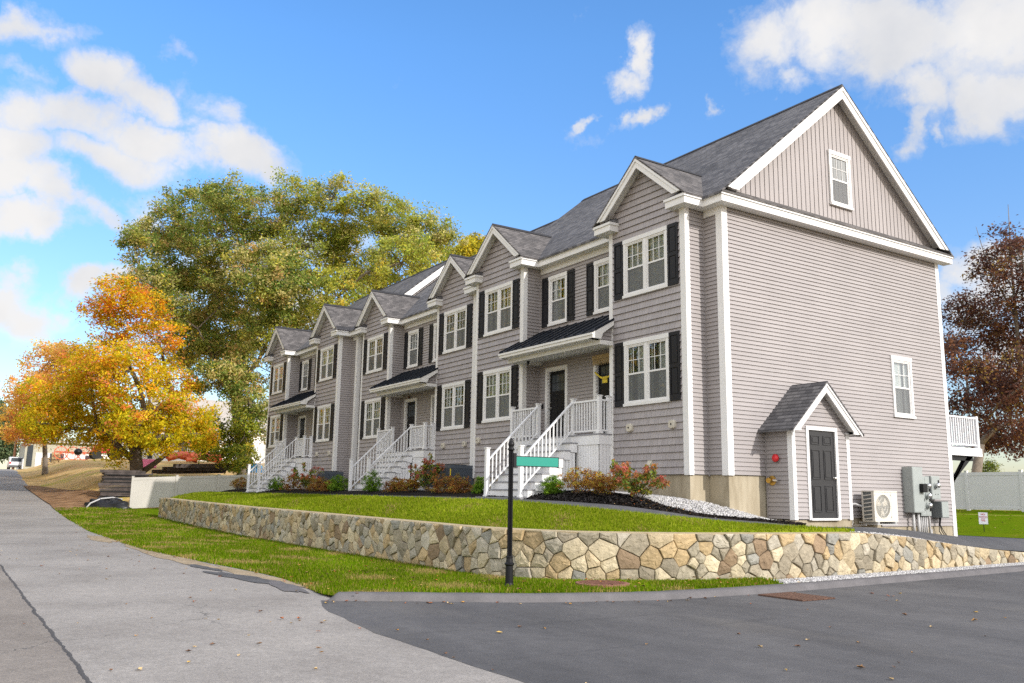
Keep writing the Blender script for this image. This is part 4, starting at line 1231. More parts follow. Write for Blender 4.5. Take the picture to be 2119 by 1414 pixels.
# strip between path and wall top on the right: gravel
ga = [(2.13, 1.4), (2.12, 2.4), (2.06, 3.8), (1.96, 5.5), (1.87, 6.6)]
gb = [(2.10, 1.39, .94), (2.05, 2.39, .895), (1.90, 3.8, .785), (1.92, 5.5, .602), (1.86, 6.6, .505)]
_, GR1 = loft('gravel_strip', [(x, y, zt(x, y) + 0.01) for x, y in ga], gb, 3, M['gravelbase'])
F_ = [(-33, -2.87, 1.53), (-24, -2.87, 1.53), (-17, -2.87, 1.53), (-8, -2.87, 1.53), (-4.25, -2.82, 1.50), (-2.6, -2.76, 1.465), (-1.2, -2.65, 1.43), (-.1, -2.1, 1.32), (.45, -1.2, 1.19), (.9, .1, 1.10), (1.05, 1.0, 1.03), (1.1, 1.26, 1.01)]
M_ = [(-33, -1.3, 1.72), (-24, -1.3, 1.72), (-17, -1.3, 1.72), (-8, -1.3, 1.72), (-4.25, -1.35, 1.72), (-2.6, -1.45, 1.70), (-1.0, -1.75, 1.58), (-.15, -1.75, 1.38), (.42, -1.2, 1.20), (.88, .1, 1.105), (1.03, 1.0, 1.035), (1.08, 1.26, 1.015)]
B_ = [(-33, -.3, 1.75), (-24, -.3, 1.75), (-17, .3, 1.75), (-8, -.3, 1.74), (-4.25, -.3, 1.74), (-2.6, -.3, 1.66), (-.9, -.3, 1.56), (-.25, -.15, 1.44), (-.03, .05, 1.37), (-.02, .9, 1.2), (-.02, 1.3, 1.1), (-.02, 1.6, 1.08)]
_, MU = loft('mulch_bed', F_, M_, 10, M['mulch'], crown=0.06, rough=0.012, lift=0.004)
_, GR2 = loft('gravel_bed', M_, B_, 6, M['gravelbase'], crown=0.02, lift=0.006)

# verge: grass between street, kerb and the foot of the wall
ve = [(-40, -9.92, .47), (-31.2, -10.15, .21), (-24, -10.38, .06), (-17, -10.5, .0), (-11, -10.5, 0), (-6.5, -10.1, 0), (-2.75, -9.75, 0), (-0.5, -9.88, 0), (1.35, -10.0, .04), (1.98, -8.8, .09), (2.75, -7.5, .09), (3.17, -6.2, .09), (3.40, -5.2, .09), (3.45, -3.5, .09), (3.42, -2.3, .09)]
vw = [(-40, -5.85, .47), (-31.2, -6.0, .25), (-24, -6.0, .10), (-17, -6.0, .02), (-11, -6.0, 0), (-6.5, -6.0, 0), (-3.0, -6.02, 0), (-1.5, -6.02, 0), (0.0, -5.82, .02), (0.7, -5.55, .03), (1.24, -5.15, .04), (1.85, -4.2, .05), (2.25, -3.3, .05), (2.42, -2.7, .05), (2.52, -2.2, .06)]
_, VG = loft('verge', ve, vw, 8, M['verge'], crown=0.05, lift=0.015)
g3a = [(3.42, -2.35, .09), (3.41, -1.8, .09), (3.17, 2, .09), (2.85, 6.4, .09), (2.58, 11, .09)]
g3b = [(2.55, -2.4, .05), (2.58, -1.8, .05), (2.46, 1.74, .05), (2.18, 6.4, .05), (1.92, 11, .05)]
_, GR3 = loft('gravel_strip', g3a, g3b, 4, M['gravelbase'], crown=0.03, lift=0.01)
# sandy worn patches along the street edge
def patch(name, cx, cy, rx, ry, mat, z, rot=0.0, seed=0, kind='structure'):
    r = random.Random(seed); n = 40; P = []
    ph = [r.uniform(0, 6.28) for _ in range(4)]
    for k in range(n):
        t = 2 * math.pi * k / n; q = 1 + 0.16 * math.sin(2*t+ph[0]) + 0.12 * math.sin(3*t+ph[1]) + 0.10 * math.sin(7*t+ph[2]) + 0.06 * math.sin(11*t+ph[3])
        u, v = rx * q * math.cos(t), ry * q * math.sin(t)
        x = cx + u * math.cos(rot) - v * math.sin(rot); y = cy + u * math.sin(rot) + v * math.cos(rot)
        P.append((x, y, hz(x) + z))
    b = MB()
    for k in range(n): b.face([(cx, cy, hz(cx) + z), P[k], P[(k+1) % n]])
    o = b.build(name, mat); o['kind'] = kind; return o
patch('sand_patch', -9.5, -10.42, 4.4, 0.33, M['sand'], 0.019, 0.0, 1)
patch('sand_patch', -2.6, -10.0, 2.6, 0.22, M['sand'], 0.018, 0.04, 2)
patch('sand_patch', -16.5, -10.75, 2.2, 0.30, M['sand'], 0.018, 0.05, 5)
patch('asphalt_patch', -2.4, -10.35, 1.3, 0.26, M['path'], 0.022, 0.15, 3)
patch('asphalt_patch', -4.9, -10.45, 0.8, 0.15, M['path'], 0.021, 0.1, 4)
patch('asphalt_patch', -0.6, -10.15, 1.2, 0.16, M['curb'], 0.023, -0.1, 6)
# leaf litter and bare ground beyond the verge
_, _ = loft('leaf_litter', [(-62, -9.9, hz(-62)), (-54, -9.85, hz(-54)), (-48, -9.8, hz(-48)), (-43.5, -9.75, hz(-43.5)), (-40, -9.9, hz(-40)), (-37.5, -9.95, hz(-37.5))],
     [(-62, -9.0, field_z(-62, -9.0)), (-54, -7.9, field_z(-54, -7.9)), (-48, -6.9, field_z(-48, -6.9)), (-43.5, -6.2, field_z(-43.5, -6.2)), (-40, -6.1, field_z(-40, -6.1)), (-37.5, -8.6, hz(-37.5) + .02)], 6, M['leaflitter'], lift=0.05)
# side yard between row and left fence
loft('side_lawn', [(-40, -5.86, .475), (-36, -5.95, .38), (-31.45, -6.02, .27)], [(-40, 12, 1.3), (-36, 12, 1.4), (-31.45, 12, 1.5)], 10, M['verge'], lift=0.01)
# strip of lawn before the back fence
loft('back_lawn', [(-30, 18.95, .29), (0, 18.95, .29), (20, 18.95, .27)], [(-30, 24.6, 1.26), (0, 24.6, 1.26), (20, 24.6, 1.26)], 5, M['verge'], crown=0.1, lift=0.02)

# ------------------------------------------------------------------ grass blades, pebbles, fallen leaves
def blades(name, G, dens, h0, h1, cols, w=0.010, seed=1, clip=None, mat='blade', bare=9.0):
    R = np.random.default_rng(seed); n1, n2 = G.shape[0] - 1, G.shape[1] - 1
    pos = []
    for i in range(n1):
        for j in range(n2):
            a, b_, c, d = G[i, j], G[i+1, j], G[i+1, j+1], G[i, j+1]
            area = np.linalg.norm(np.cross(c - a, d - b_)) / 2
            ctr = (a + b_ + c + d) / 4
            dist = math.hypot(ctr[0] - 14.2, ctr[1] + 15.3)
            n = R.poisson(area * dens * min(1.0, (16.0 / dist) ** 2))
            if n == 0: continue
            u, v = R.random(n)[:, None], R.random(n)[:, None]
            pos.append(((a*(1-u)+b_*u)*(1-v) + (d*(1-u)+c*u)*v, np.full(n, max(1.0, dist / 16.0))))
    P = np.concatenate([p for p, _ in pos]); S = np.concatenate([s for _, s in pos])
    if clip is not None: k = clip(P); P, S = P[k], S[k]
    N = len(P); th = R.random(N) * 6.283; h = R.uniform(h0, h1, N) * (0.8 + 0.2 * S); ww = w * S * R.uniform(0.7, 1.3, N)
    ax = np.stack([np.cos(th), np.sin(th), np.zeros(N)], 1); lean = np.stack([np.cos(th+1.4), np.sin(th+1.4), np.zeros(N)], 1) * (h * R.uniform(0.1, 0.7, N))[:, None]
    V = np.empty((N, 3, 3)); V[:, 0] = P - ax * ww[:, None]; V[:, 1] = P + ax * ww[:, None]; V[:, 2] = P + lean; V[:, 2, 2] += h; V[:, :2, 2] -= 0.01
    C = np.array(cols)[R.integers(0, len(cols), N)] * R.uniform(0.82, 1.18, (N, 1))
    # broad drifts of tone
    dr = 0.85 + 0.3 * (0.5 + 0.5 * np.sin(P[:, 0] * 0.9 + 1.3 * np.sin(P[:, 1] * 1.7))) * (0.5 + 0.5 * np.sin(P[:, 1] * 2.1 + P[:, 0] * 0.33))
    C = C * dr[:, None]
    pt = np.sin(P[:, 0] * 1.7 + 2 * np.sin(P[:, 1] * 1.1)) * np.sin(P[:, 1] * 2.3 + 1.5 * np.sin(P[:, 0] * .8)) + R.normal(0, .25, N)
    dry = (pt > bare)[:, None]
    C = C * 1.08
    C = np.where(dry, np.array([.40, .31, .11]) * R.uniform(.6, 1.2, (N, 1)), C)
    o = np_mesh(name, V.reshape(-1, 3), np.arange(N*3).reshape(N, 3), M[mat], cols=C)
    return o
gc = [(.18,.26,.010), (.225,.29,.013), (.26,.305,.020), (.145,.22,.008), (.32,.34,.045), (.235,.295,.013)]
vc = [(.11,.20,.004), (.15,.235,.006), (.09,.17,.004), (.21,.26,.015), (.30,.26,.06), (.13,.22,.005)]
tag(blades('grass', LG, 1700, .03, .065, gc, .010, 3, bare=1.05), 'short mown bright green grass of the raised lawn', 'grass', kind='stuff')
tag(blades('grass', VG, 1500, .03, .075, vc, .011, 4, lambda P: (P[:, 0] - 2.37) ** 2 + (P[:, 1] + 5.67) ** 2 > .27, bare=0.62), 'green grass with bare brown spots below the stone wall', 'grass', kind='stuff')

def pebbles(name, Gs, dens, r0, r1, seed=1):
    R = np.random.default_rng(seed); pos = []
    for G in Gs:
        for i in range(G.shape[0]-1):
            for j in range(G.shape[1]-1):
                a, b_, c, d = G[i, j], G[i+1, j], G[i+1, j+1], G[i, j+1]
                ctr = (a + c) / 2
                if ctr[0] < -12.5: continue
                n = R.poisson(np.linalg.norm(np.cross(c-a, d-b_)) / 2 * dens)
                u, v = R.random(n)[:, None], R.random(n)[:, None]
                pos.append((a*(1-u)+b_*u)*(1-v) + (d*(1-u)+c*u)*v)
    P = np.concatenate(pos); N = len(P)
    base = np.array([(1,0,0),(0,1,0),(-1,0,0),(0,-1,0),(0,0,.7),(0,0,-.7)], float)
    fs = np.array([(0,1,4),(1,2,4),(2,3,4),(3,0,4),(1,0,5),(2,1,5),(3,2,5),(0,3,5)])
    th = R.random(N) * 6.283; c, s = np.cos(th), np.sin(th); sc = R.uniform(r0, r1, N)
    V = base[None] * R.uniform(0.65, 1.3, (N, 6, 1)) * sc[:, None, None]
    X = V[:, :, 0] * c[:, None] - V[:, :, 1] * s[:, None]; Y = V[:, :, 0] * s[:, None] + V[:, :, 1] * c[:, None]
    tilt = R.uniform(-.5, .5, N)[:, None]
    V = np.stack([X, Y, V[:, :, 2] + X * tilt], 2) + P[:, None]; V[:, :, 2] += 0.006
    F = (fs[None] + (np.arange(N) * 6)[:, None, None]).reshape(-1, 3)
    t = R.uniform(0.28, 0.68, N); C = np.stack([t, t * R.uniform(.96, 1.0, N), t * R.uniform(.92, 1.02, N)], 1)
    return np_mesh(name, V.reshape(-1, 3), F, M['pebble'], cols=np.repeat(C, 8, 0))
tag(pebbles('white_gravel', [GR2, GR1, GR3], 1000, .012, .030, 5), 'white crushed gravel along house corner and foot of the wall', 'gravel', kind='stuff')
def mulch_chips():
    R = np.random.default_rng(8)
    G = MU; pos = []
    for i in range(G.shape[0]-1):
        for j in range(G.shape[1]-1):
            a, b_, c, d = G[i, j], G[i+1, j], G[i+1, j+1], G[i, j+1]
            if a[0] < -6.5: continue
            n = R.poisson(np.linalg.norm(np.cross(c-a, d-b_)) / 2 * 900)
            u, v = R.random(n)[:, None], R.random(n)[:, None]; pos.append((a*(1-u)+b_*u)*(1-v) + (d*(1-u)+c*u)*v)
    P = np.concatenate(pos); N = len(P); th = R.random(N) * 6.283; L = R.uniform(.02, .05, N); W = R.uniform(.006, .014, N)
    ax = np.stack([np.cos(th), np.sin(th), R.uniform(-.5, .5, N)], 1) * L[:, None]; bx = np.stack([-np.sin(th), np.cos(th), R.uniform(-.5, .5, N)], 1) * W[:, None]
    P[:, 2] += 0.012
    V = np.stack([P-ax-bx, P+ax-bx, P+ax+bx, P-ax+bx], 1)
    t = R.uniform(.008, .045, N); C = np.stack([t*1.1, t*.95, t*.9], 1)
    o = np_mesh('mulch_chips', V.reshape(-1, 3), np.arange(N*4).reshape(N, 4), M['pebble'], cols=C)
    return tag(o, 'black bark mulch chips in the bed beside the nearest steps', 'mulch', kind='stuff')
mulch_chips()

def fallen(name, spots, label, seed):
    R = np.random.default_rng(seed); V = []; F = []; C = []
    pal = [(.50,.26,.06), (.42,.13,.04), (.30,.17,.08), (.55,.36,.10), (.22,.12,.07), (.60,.42,.20), (.16,.085,.05)]
    for x, y, z, s in spots:
        th = R.random() * 6.28; n = 10; c = np.array(pal[R.integers(0, len(pal))]) * R.uniform(.7, 1.2)
        fold = R.uniform(.1, .7); asp = R.uniform(.45, .8)
        k0 = len(V); V.append((x, y, z + .006))
        for k in range(n):
            t = 6.283 * k / n; q = s * (1.0 if k % 2 == 0 else 0.62) * R.uniform(.8, 1.1)
            u, v = q * math.cos(t), q * asp * math.sin(t)
            V.append((x + u*math.cos(th) - v*math.sin(th), y + u*math.sin(th) + v*math.cos(th), z + .005 + abs(v) * fold + R.uniform(0, .012)))
        for k in range(n): F.append((k0, k0+1+k, k0+1+(k+1) % n)); C.append(c)
    o = np_mesh(name, np.array(V), np.array(F), M['pebble'], cols=np.array(C))
    return tag(o, label, 'leaves', kind='stuff')
R = np.random.default_rng(12); sp = []
for _ in range(130):
    x = R.uniform(2.3, 13); y = R.uniform(-12.3, -1); 
    if x < 4.3 and y > -9: continue
    sp.append((x, y, .022, R.uniform(.018, .05)))
for _ in range(45):                                   # gathered along the kerb
    i = R.integers(0, 40); p = CO[i]; sp.append((p.x + R.uniform(.03, .35), p.y - R.uniform(0, .1), .022, R.uniform(.018, .045)))
for _ in range(90): x = R.uniform(-14, 8); sp.append((x, R.uniform(-15, -10.3), hz(x) + .015, R.uniform(.018, .045)))
for _ in range(160): x = R.uniform(-36, 1); sp.append((x, float(np.interp(-x, [-1.75, .5, 2.75, 6.5, 11, 21.3, 27, 33.5], [-10.15, -9.85, -9.71, -10.06, -10.47, -10.4, -10.2, -10.08])) + R.normal(0, .22), hz(x) + .03, R.uniform(.02, .05)))
fallen('fallen_leaves', sp, 'small brown and orange leaves scattered on the asphalt', 3)
sp = []
for _ in range(300):
    i = R.integers(0, VG.shape[0]); j = R.integers(0, VG.shape[1]); p = VG[i, j]; sp.append((p[0] + R.uniform(-.4, .4), p[1] + R.uniform(-.2, .2), p[2] + .05, R.uniform(.02, .05)))
for _ in range(60):
    i = R.integers(36, MU.shape[0]-20); j = R.integers(0, MU.shape[1]); p = MU[i, j]; sp.append((p[0], p[1], p[2] + .02, R.uniform(.018, .035)))
fallen('fallen_leaves', sp, 'dry tan leaves lying in the grass and mulch', 4)
sp = []
for _ in range(260):
    x = R.uniform(-9, 2); y = R.uniform(19.1, 24); sp.append((x, y, .33 + (y - 18.95) / 5.35 * .93 + .12, R.uniform(.03, .07)))
fallen('fallen_leaves', sp, 'brown leaves strewn over the grass below the back fence', 5)

# ------------------------------------------------------------------ street-name post
sp0 = (1.93, -7.27, 0.06)
t = empty('street_sign', sp0, 'black fluted sign post with a blank teal street-name blade by the kerb', 'street sign')
b = MB()
b.lathe([(.105, 0), (.105, .03), (.085, .045), (.082, .09), (.072, .10), (.066, .13), (.062, .40), (.066, .405), (.080, .42), (.080, .44), (.060, .455), (.052, .52), (.058, .53), (.058, .55), (.045, .56)], sp0, 24)
n = 24; pr = []
for k in range(48):                                   # fluted shaft
    pr.append((.043 if k % 2 else .037, 2 * math.pi * k / 48))
z0, z1 = sp0[2] + .56, sp0[2] + 2.28
for k in range(48):
    (ra, ta), (rb, tb) = pr[k], pr[(k + 1) % 48]
    f = lambda r, a, z: (sp0[0] + r * math.cos(a), sp0[1] + r * math.sin(a), z)
    b.face([f(ra, ta, z0), f(rb, tb, z0), f(rb * .94, tb, z1), f(ra * .94, ta, z1)])
b.build('post', M['black'], t, smooth=False)
b = MB(); b.lathe([(.045, 0), (.058, .01), (.058, .03), (.045, .045), (.04, .06), (.052, .085), (.055, .11), (.044, .145), (.020, .165), (.026, .18), (.022, .20), (.004, .21)], (sp0[0], sp0[1], z1), 20)
b.build('finial', M['black'], t, smooth=True)
d = Vector((0.13, 0.99, 0)).normalized(); nn = Vector((d.y, -d.x, 0))
c0 = Vector(sp0) + d * .04
P = lambda u, w, z: c0 + d * u + nn * w + Vector((0, 0, z))
b = MB()
def slab(bb, u0, u1, w0, w1, za, zb):
    q = [P(u0,w0,za), P(u1,w0,za), P(u1,w1,za), P(u0,w1,za), P(u0,w0,zb), P(u1,w0,zb), P(u1,w1,zb), P(u0,w1,zb)]
    bb.faces(q, [(0,3,2,1),(4,5,6,7),(0,1,5,4),(1,2,6,5),(2,3,7,6),(3,0,4,7)])
zb_ = 2.02
slab(b, 0.0, .05, -.03, .03, zb_ - .02, zb_ + .22)
slab(b, .04, .87, -.010, .010, zb_, zb_ + .175)
b.build('blade_frame', M['black'], t)
b = MB(); slab(b, .052, .858, -.0125, .0125, zb_ + .013, zb_ + .162); b.build('blade_face', M['signteal'], t)

# ------------------------------------------------------------------ things fixed to the side wall
b = MB()
c = (0.36, Y0 - 0.018, 2.56)
b.lathe([(.035, -.0), (.05, -.03), (.085, -.035), (.095, -.05), (.092, -.075), (.07, -.10), (.03, -.112), (.012, -.115)], c, 24, 0, 'y')
bell = b.build('alarm_bell', M['red'], smooth=True); tag(bell, 'round red fire alarm bell on the left face of the utility closet', 'alarm bell')
fd = empty('fire_hose_inlet', (0.2, Y0 - .018, 2.04), 'brass fire hose inlet with round wall plate on the utility closet', 'hose inlet')
b = MB(); b.lathe([(.115, 0), (.115, -.012), (.06, -.02), (.055, -.10), (.065, -.10), (.065, -.15), (.02, -.152)], (0.2, Y0 - .018, 2.04), 20, 0, 'y'); b.build('inlet_body', M['brass'], fd, smooth=False)
b = MB(); b.tube([(0.36, Y0 - .02, 2.04), (0.36, Y0 - .12, 2.04)], .022, 10); b.tube([(.30, Y0 - .10, 2.045), (.42, Y0 - .10, 2.035)], .03, 10); b.build('ball_drip', M['chrome'], fd)

# outdoor unit of the air conditioner on its bracket
ac = empty('air_conditioner', (0.34, 5.1, 1.0), 'ivory outdoor air conditioner unit on a bracket between closet and meters', 'air conditioner')
ax0, ax1, ay0, ay1, az0, az1 = 0.20, 0.56, 4.62, 5.60, 1.08, 1.86
b = MB()
b.box(ax0, ax1, ay0 + .30 * 0 + .012, ay1, az0, az0 + .03); b.box(ax0, ax1 + .008, ay0 - .005, ay1 + .005, az1 - .03, az1)
b.box(ax0, ax1, ay1 - .24, ay1, az0 + .03, az1 - .03); b.box(ax0, ax0 + .02, ay0 + .02, ay1 - .24, az0 + .03, az1 - .03)
for y in (ay0, ay1 - .27): b.box(ax1 - .03, ax1, y, y + .035, az0 + .03, az1 - .03)
for x in (ax0 + .0, ax1 - .075): b.box(x, x + .045, ay0, ay0 + .012, az0, az1 - .03)
b.box(ax1 - .04, ax1 - .005, ay0 + .035, ay1 - .27, az0 + .03, az0 + .10); b.box(ax1 - .04, ax1 - .005, ay0 + .035, ay1 - .27, az1 - .10, az1 - .03)
# face plate with a round opening
cy, cz, R0 = (ay0 + ay1 - .24) / 2, (az0 + az1) / 2, .295
n = 40; ring = [(ax1 - .004, cy + R0 * math.cos(2*math.pi*k/n), cz + R0 * math.sin(2*math.pi*k/n)) for k in range(n)]
hw, hh = .345, .30
out = []
for k in range(n):
    a = 2 * math.pi * k / n; s = min(hw / max(1e-6, abs(math.cos(a))), hh / max(1e-6, abs(math.sin(a)))); s = min(s, .42)
    out.append((ax1 - .004, cy + s * math.cos(a), cz + s * math.sin(a)))
for k in range(n): b.face([ring[k], out[k], out[(k+1) % n], ring[(k+1) % n]])
b.box(ax1 - .001, ax1 + .002, ay1 - .13, ay1 - .04, az0 + .20, az0 + .235)
b.build('casing', M['acbody'], ac, bevel=.004)
b = MB()
for k in range(7):                                    # slanted louvres of the end
    z = az0 + .05 + k * .098
    b.prism([(ax0 + .045, ay0 + .002, z), (ax1 - .075, ay0 + .002, z + .03), (ax1 - .075, ay0 + .002, z + .058), (ax0 + .045, ay0 + .002, z + .024)], (0, .01, 0))
b.build('end_louvre', M['acbody'], ac)
b = MB(); b.box(ax0 + .02, ax1 - .05, ay0 + .014, ay1 - .25, az0 + .03, az1 - .03); b.build('coil', M['meterdark'], ac)
b = MB()
for k in range(26):
    z = cz - R0 + .015 + k * (2 * R0 - .03) / 25; h = math.sqrt(max(0, R0 ** 2 - (z - cz) ** 2)); b.box(ax1 - .006, ax1 + .002, cy - h, cy + h, z - .004, z + .004)
for a in (.33, .66, 1.0):
    q = [(ax1 + .003, cy + R0 * a * math.cos(2*math.pi*k/28), cz + R0 * a * math.sin(2*math.pi*k/28)) for k in range(29)]
    b.tube(q, .005, 5, cap=False)
for k in range(3):
    a = 2.1 * k + .4; P1 = lambda r, t, x: (x, cy + r * math.cos(t), cz + r * math.sin(t))
    b.face([P1(.05, a - .5, ax1 - .035), P1(.25, a - .25, ax1 - .03), P1(.26, a + .55, ax1 - .045), P1(.06, a + .6, ax1 - .045)])
b.build('fan_guard', M['acbody'], ac)
b = MB()
for y in (ay0 + .10, ay1 - .16): b.box(0.015, ax1 + .02, y, y + .05, az0 - .05, az0 - .001)
b.box(ax0 + .02, ax1 + .03, ay0 + .05, ay1 - .06, az0 - .075, az0 - .052)
b.tube([(.03, ay0 - .28, 1.50), (.10, ay0 - .15, 1.52), (.22, ay0 + .02, 1.45)], .03, 8); b.tube([(.03, ay0 - .25, 1.40), (.07, ay0 - .22, 1.05), (.10, ay0 - .3, .98), (.5, ay0 - .28, 1.0)], .012, 6)
b.build('bracket', M['pvc'], ac)

def meter_face(bb, gb, x, y, z):
    bb.lathe([(.085, 0), (.085, .03), (.075, .035), (.075, .05)], (x, y, z), 20, 0, 'x')
    gb.lathe([(.07, .05), (.07, .10), (.055, .125), (.02, .135)], (x, y, z), 20, 0, 'x')
mb_ = empty('meter_cabinet', (0.15, 7.2, 1.2), 'tall grey electric meter cabinet with three round meters and conduits', 'electric meter')
b = MB(); b.box(0.02, .31, 6.73, 7.21, 1.31, 2.53); b.box(.02, .20, 7.213, 7.69, 1.22, 2.29); b.box(.30, .318, 6.75, 7.19, 1.33, 2.51); b.box(.20, .207, 7.24, 7.45, 1.25, 2.26); b.box(.20, .207, 7.47, 7.67, 1.25, 2.26)
b.box(.06, .24, 6.724, 6.729, 1.75, 2.15)
b.build('cabinet', M['meter'], mb_, bevel=.006)
b = MB(); g = MB()
for z in (2.03, 1.76, 1.50): meter_face(b, g, .207, 7.52, z)
b.build('meter_socket', M['meter'], mb_); g.build('meter_dial', M['chrome'], mb_, smooth=True)
b = MB(); b.box(.318, .43, 7.02, 7.22, 1.85, 2.08); b.build('main_switch', M['black'], mb_, bevel=.004)
for z in (1.93, 1.66, 1.40):
    for y in (7.34, 7.64):
        b = MB(); b.box(.207, .235, y - .025, y + .025, z - .05, z + .03); b.build('breaker_switch', M['black'], mb_, bevel=.004)
b = MB()
for y, r in ((6.90, .04), (7.12, .04)): b.tube([(.16, y, .62), (.16, y, 1.31)], r, 12)
for k in range(5): b.tube([(.11, 7.255 + k * .085, .62), (.11, 7.255 + k * .085, 1.22)], .022, 10)
b.tube([(.11, 7.72, .60), (.11, 7.72, 1.15), (.11, 7.66, 1.22)], .03, 10); b.tube([(.09, 7.80, .58), (.09, 7.80, .86)], .035, 10)
b.build('conduit', M['pvc'], mb_, smooth=True)
m2 = empty('meter_box', (0.1, 8.0, 1.67), 'small grey meter box with one dial, right of the tall meter cabinet', 'electric meter')
b = MB(); b.box(.02, .20, 7.78, 8.20, 1.67, 2.31); b.box(.20, .208, 7.80, 8.18, 1.95, 2.29); b.box(.20, .206, 7.80, 8.18, 1.69, 1.93); b.build('cabinet', M['meter'], m2, bevel=.006)
b = MB(); g = MB(); meter_face(b, g, .207, 7.96, 2.05); b.build('meter_socket', M['meter'], m2); g.build('meter_dial', M['chrome'], m2, smooth=True)
b = MB(); b.box(.208, .225, 8.09, 8.13, 2.05, 2.20); b.box(.206, .216, 7.93, 7.95, 1.80, 1.82); b.box(.206, .216, 8.05, 8.07, 1.80, 1.82); b.build('latch', M['black'], m2)
m3 = empty('junction_box', (0.15, 8.15, 1.2), 'deep grey cable box hung lowest beside the corner with black cables below', 'cable box')
b = MB(); b.box(.02, .31, 8.0, 8.36, 1.17, 1.62); b.box(.31, .318, 8.015, 8.345, 1.185, 1.605); b.build('cabinet', M['meterdark'], m3, bevel=.005)
b = MB(); b.box(.3185, .322, 8.02, 8.34, 1.19, 1.60); b.build('lid', M['meter'], m3)
b = MB()
for k, (dx, dy) in enumerate(((0, .03), (.05, -.05), (.1, .08), (.02, .12))): b.tube([(.15 + dx * .3, 8.14 + dy * .4, 1.17), (.14 + dx * .2, 8.12 + dy * .3, .98), (.13 + dx, 8.1 + dy, .80), (.16 + dx, 8.2 + dy, .66), (.2 + dx, 8.32 + dy * 2, .60)], .012, 6)
b.build('cable', M['black'], m3)

# small things on the street front
b = MB(); b.lathe([(.03, 0), (.03, -.01), (.014, -.012), (.014, -.05), (.024, -.055), (.024, -.10), (.010, -.10)], (-3.12, YB - .02, 2.40), 12, 0, 'y'); b.tube([(-3.12, YB - .07, 2.40), (-3.12, YB - .09, 2.34)], .012, 8)
b.lathe([(.035, 0), (.035, .012)], (-3.12, YB - .075, 2.44), 10, 0, 'z')
tag(b.build('hose_spigot', M['chrome']), 'chrome hose spigot low on the nearest bay above the hydrangea', 'spigot')
b = MB(); b.lathe([(.05, 0), (.05, -.03)], (-7.0, -.9, 5.56), 14, 0, 'z'); b.lathe([(.005, .045), (.035, .03), (.045, 0), (.035, -.03), (.005, -.045)], (-7.0, -.9, 5.50), 14, 0, 'z')
tag(b.build('security_camera', M['black'], smooth=True), 'small black dome camera under the nearest porch ceiling', 'camera')
b = MB(); b.box(-7.50, -7.43, -.05, -.018, 4.22, 4.36); tag(b.build('doorbell', M['black'], bevel=.004), 'black doorbell on the siding left of the nearest porch door', 'doorbell')
gl = empty('door_garland', (-4.4, -.06, 5.2), 'yellow garland and fringed valance hung in the right doorway of the nearest porch', 'garland')
b = MB(); b.tube([(-4.83 + .10 * k, -.085, 5.06 - .22 * math.sin(math.pi * k / 9)) for k in range(10)], [.022 + .012 * (k % 2) for k in range(10)], 8); b.build('swag', M['cloth'], gl, smooth=True)
b = MB()
for k in range(26): b.box(-4.96 + k * .045, -4.93 + k * .045, -.062, -.056, 5.34 - (.05 if k % 2 else .09), 5.46)
b.box(-4.98, -3.82, -.070, -.055, 5.44, 5.54); b.build('valance', M['tanwood'], gl)
b = MB(); b.box(-4.52, -4.30, -.072, -.064, 4.72, 4.90); b.build('paper_tag', M['cloth'], gl)
b = MB(); b.box(-8.05, -7.93, YB - .07, YB - .024, 2.20, 2.46); b.box(-8.02, -7.96, YB - .08, YB - .07, 2.28, 2.38)
tag(b.build('outlet_box', M['meter']), 'small grey outlet box low on the siding left of the nearest steps', 'outlet box')
pl = MB(); pl.lathe([(.03, 0), (.055, -.02), (.055, -.06), (.02, -.075)], (-17.95, .62, 5.52), 12, 0, 'y'); tag(pl.build('porch_lamp', M['iron'], smooth=True), 'small rust-red lamp above the middle porch door', 'lamp')

# condensers
def condenser(x, y, z, label):
    t = empty('condenser', (x, y, z), label, 'condenser', 'central air condensers along the house front')
    b = MB(); h, s = .74, .42
    b.box(x - s - .05, x + s + .05, y - s - .05, y + s + .05, z - .08, z); b.build('pad', M['pvc'], t)
    b = MB(); b.box(x - s, x + s, y - s, y + s, z + .02, z + h - .10)
    n_ = 22
    for k in range(n_ + 1):
        u = -s + 2 * s * k / n_
        for (a, c) in ((u, -s - .006), (u, s + .006)): b.box(x + a - .009, x + a + .009, y + c - .006, y + c + .006, z + .03, z + h - .10)
        for (a, c) in ((-s - .006, u), (s + .006, u)): b.box(x + a - .006, x + a + .006, y + c - .009, y + c + .009, z + .03, z + h - .10)
    b.box(x - s - .015, x + s + .015, y - s - .015, y + s + .015, z + h - .10, z + h); b.build('cabinet', M['condenser'], t)
    b = MB()
    for r in (.12, .2, .28, .36): b.tube([(x + r * math.cos(q * .26), y + r * math.sin(q * .26), z + h + .02) for q in range(25)], .006, 4, cap=False)
    b.build('fan_guard', M['black'], t)
    return t
c = condenser(-12.05, -1.05, 1.80, 'blue-grey condenser farther from the camera of the two between the near and middle porches')
c = condenser(-10.95, -1.05, 1.80, 'blue-grey condenser with yellow label beside the white corner boards left of the nearest steps')
b = MB(); b.box(-10.56, -10.505, -1.488, -1.482, 2.08, 2.42); b.build('energy_label', M['yellow'], c)
condenser(-22.15, -1.0, 1.75, 'lone blue-grey condenser between the middle and farthest porches')

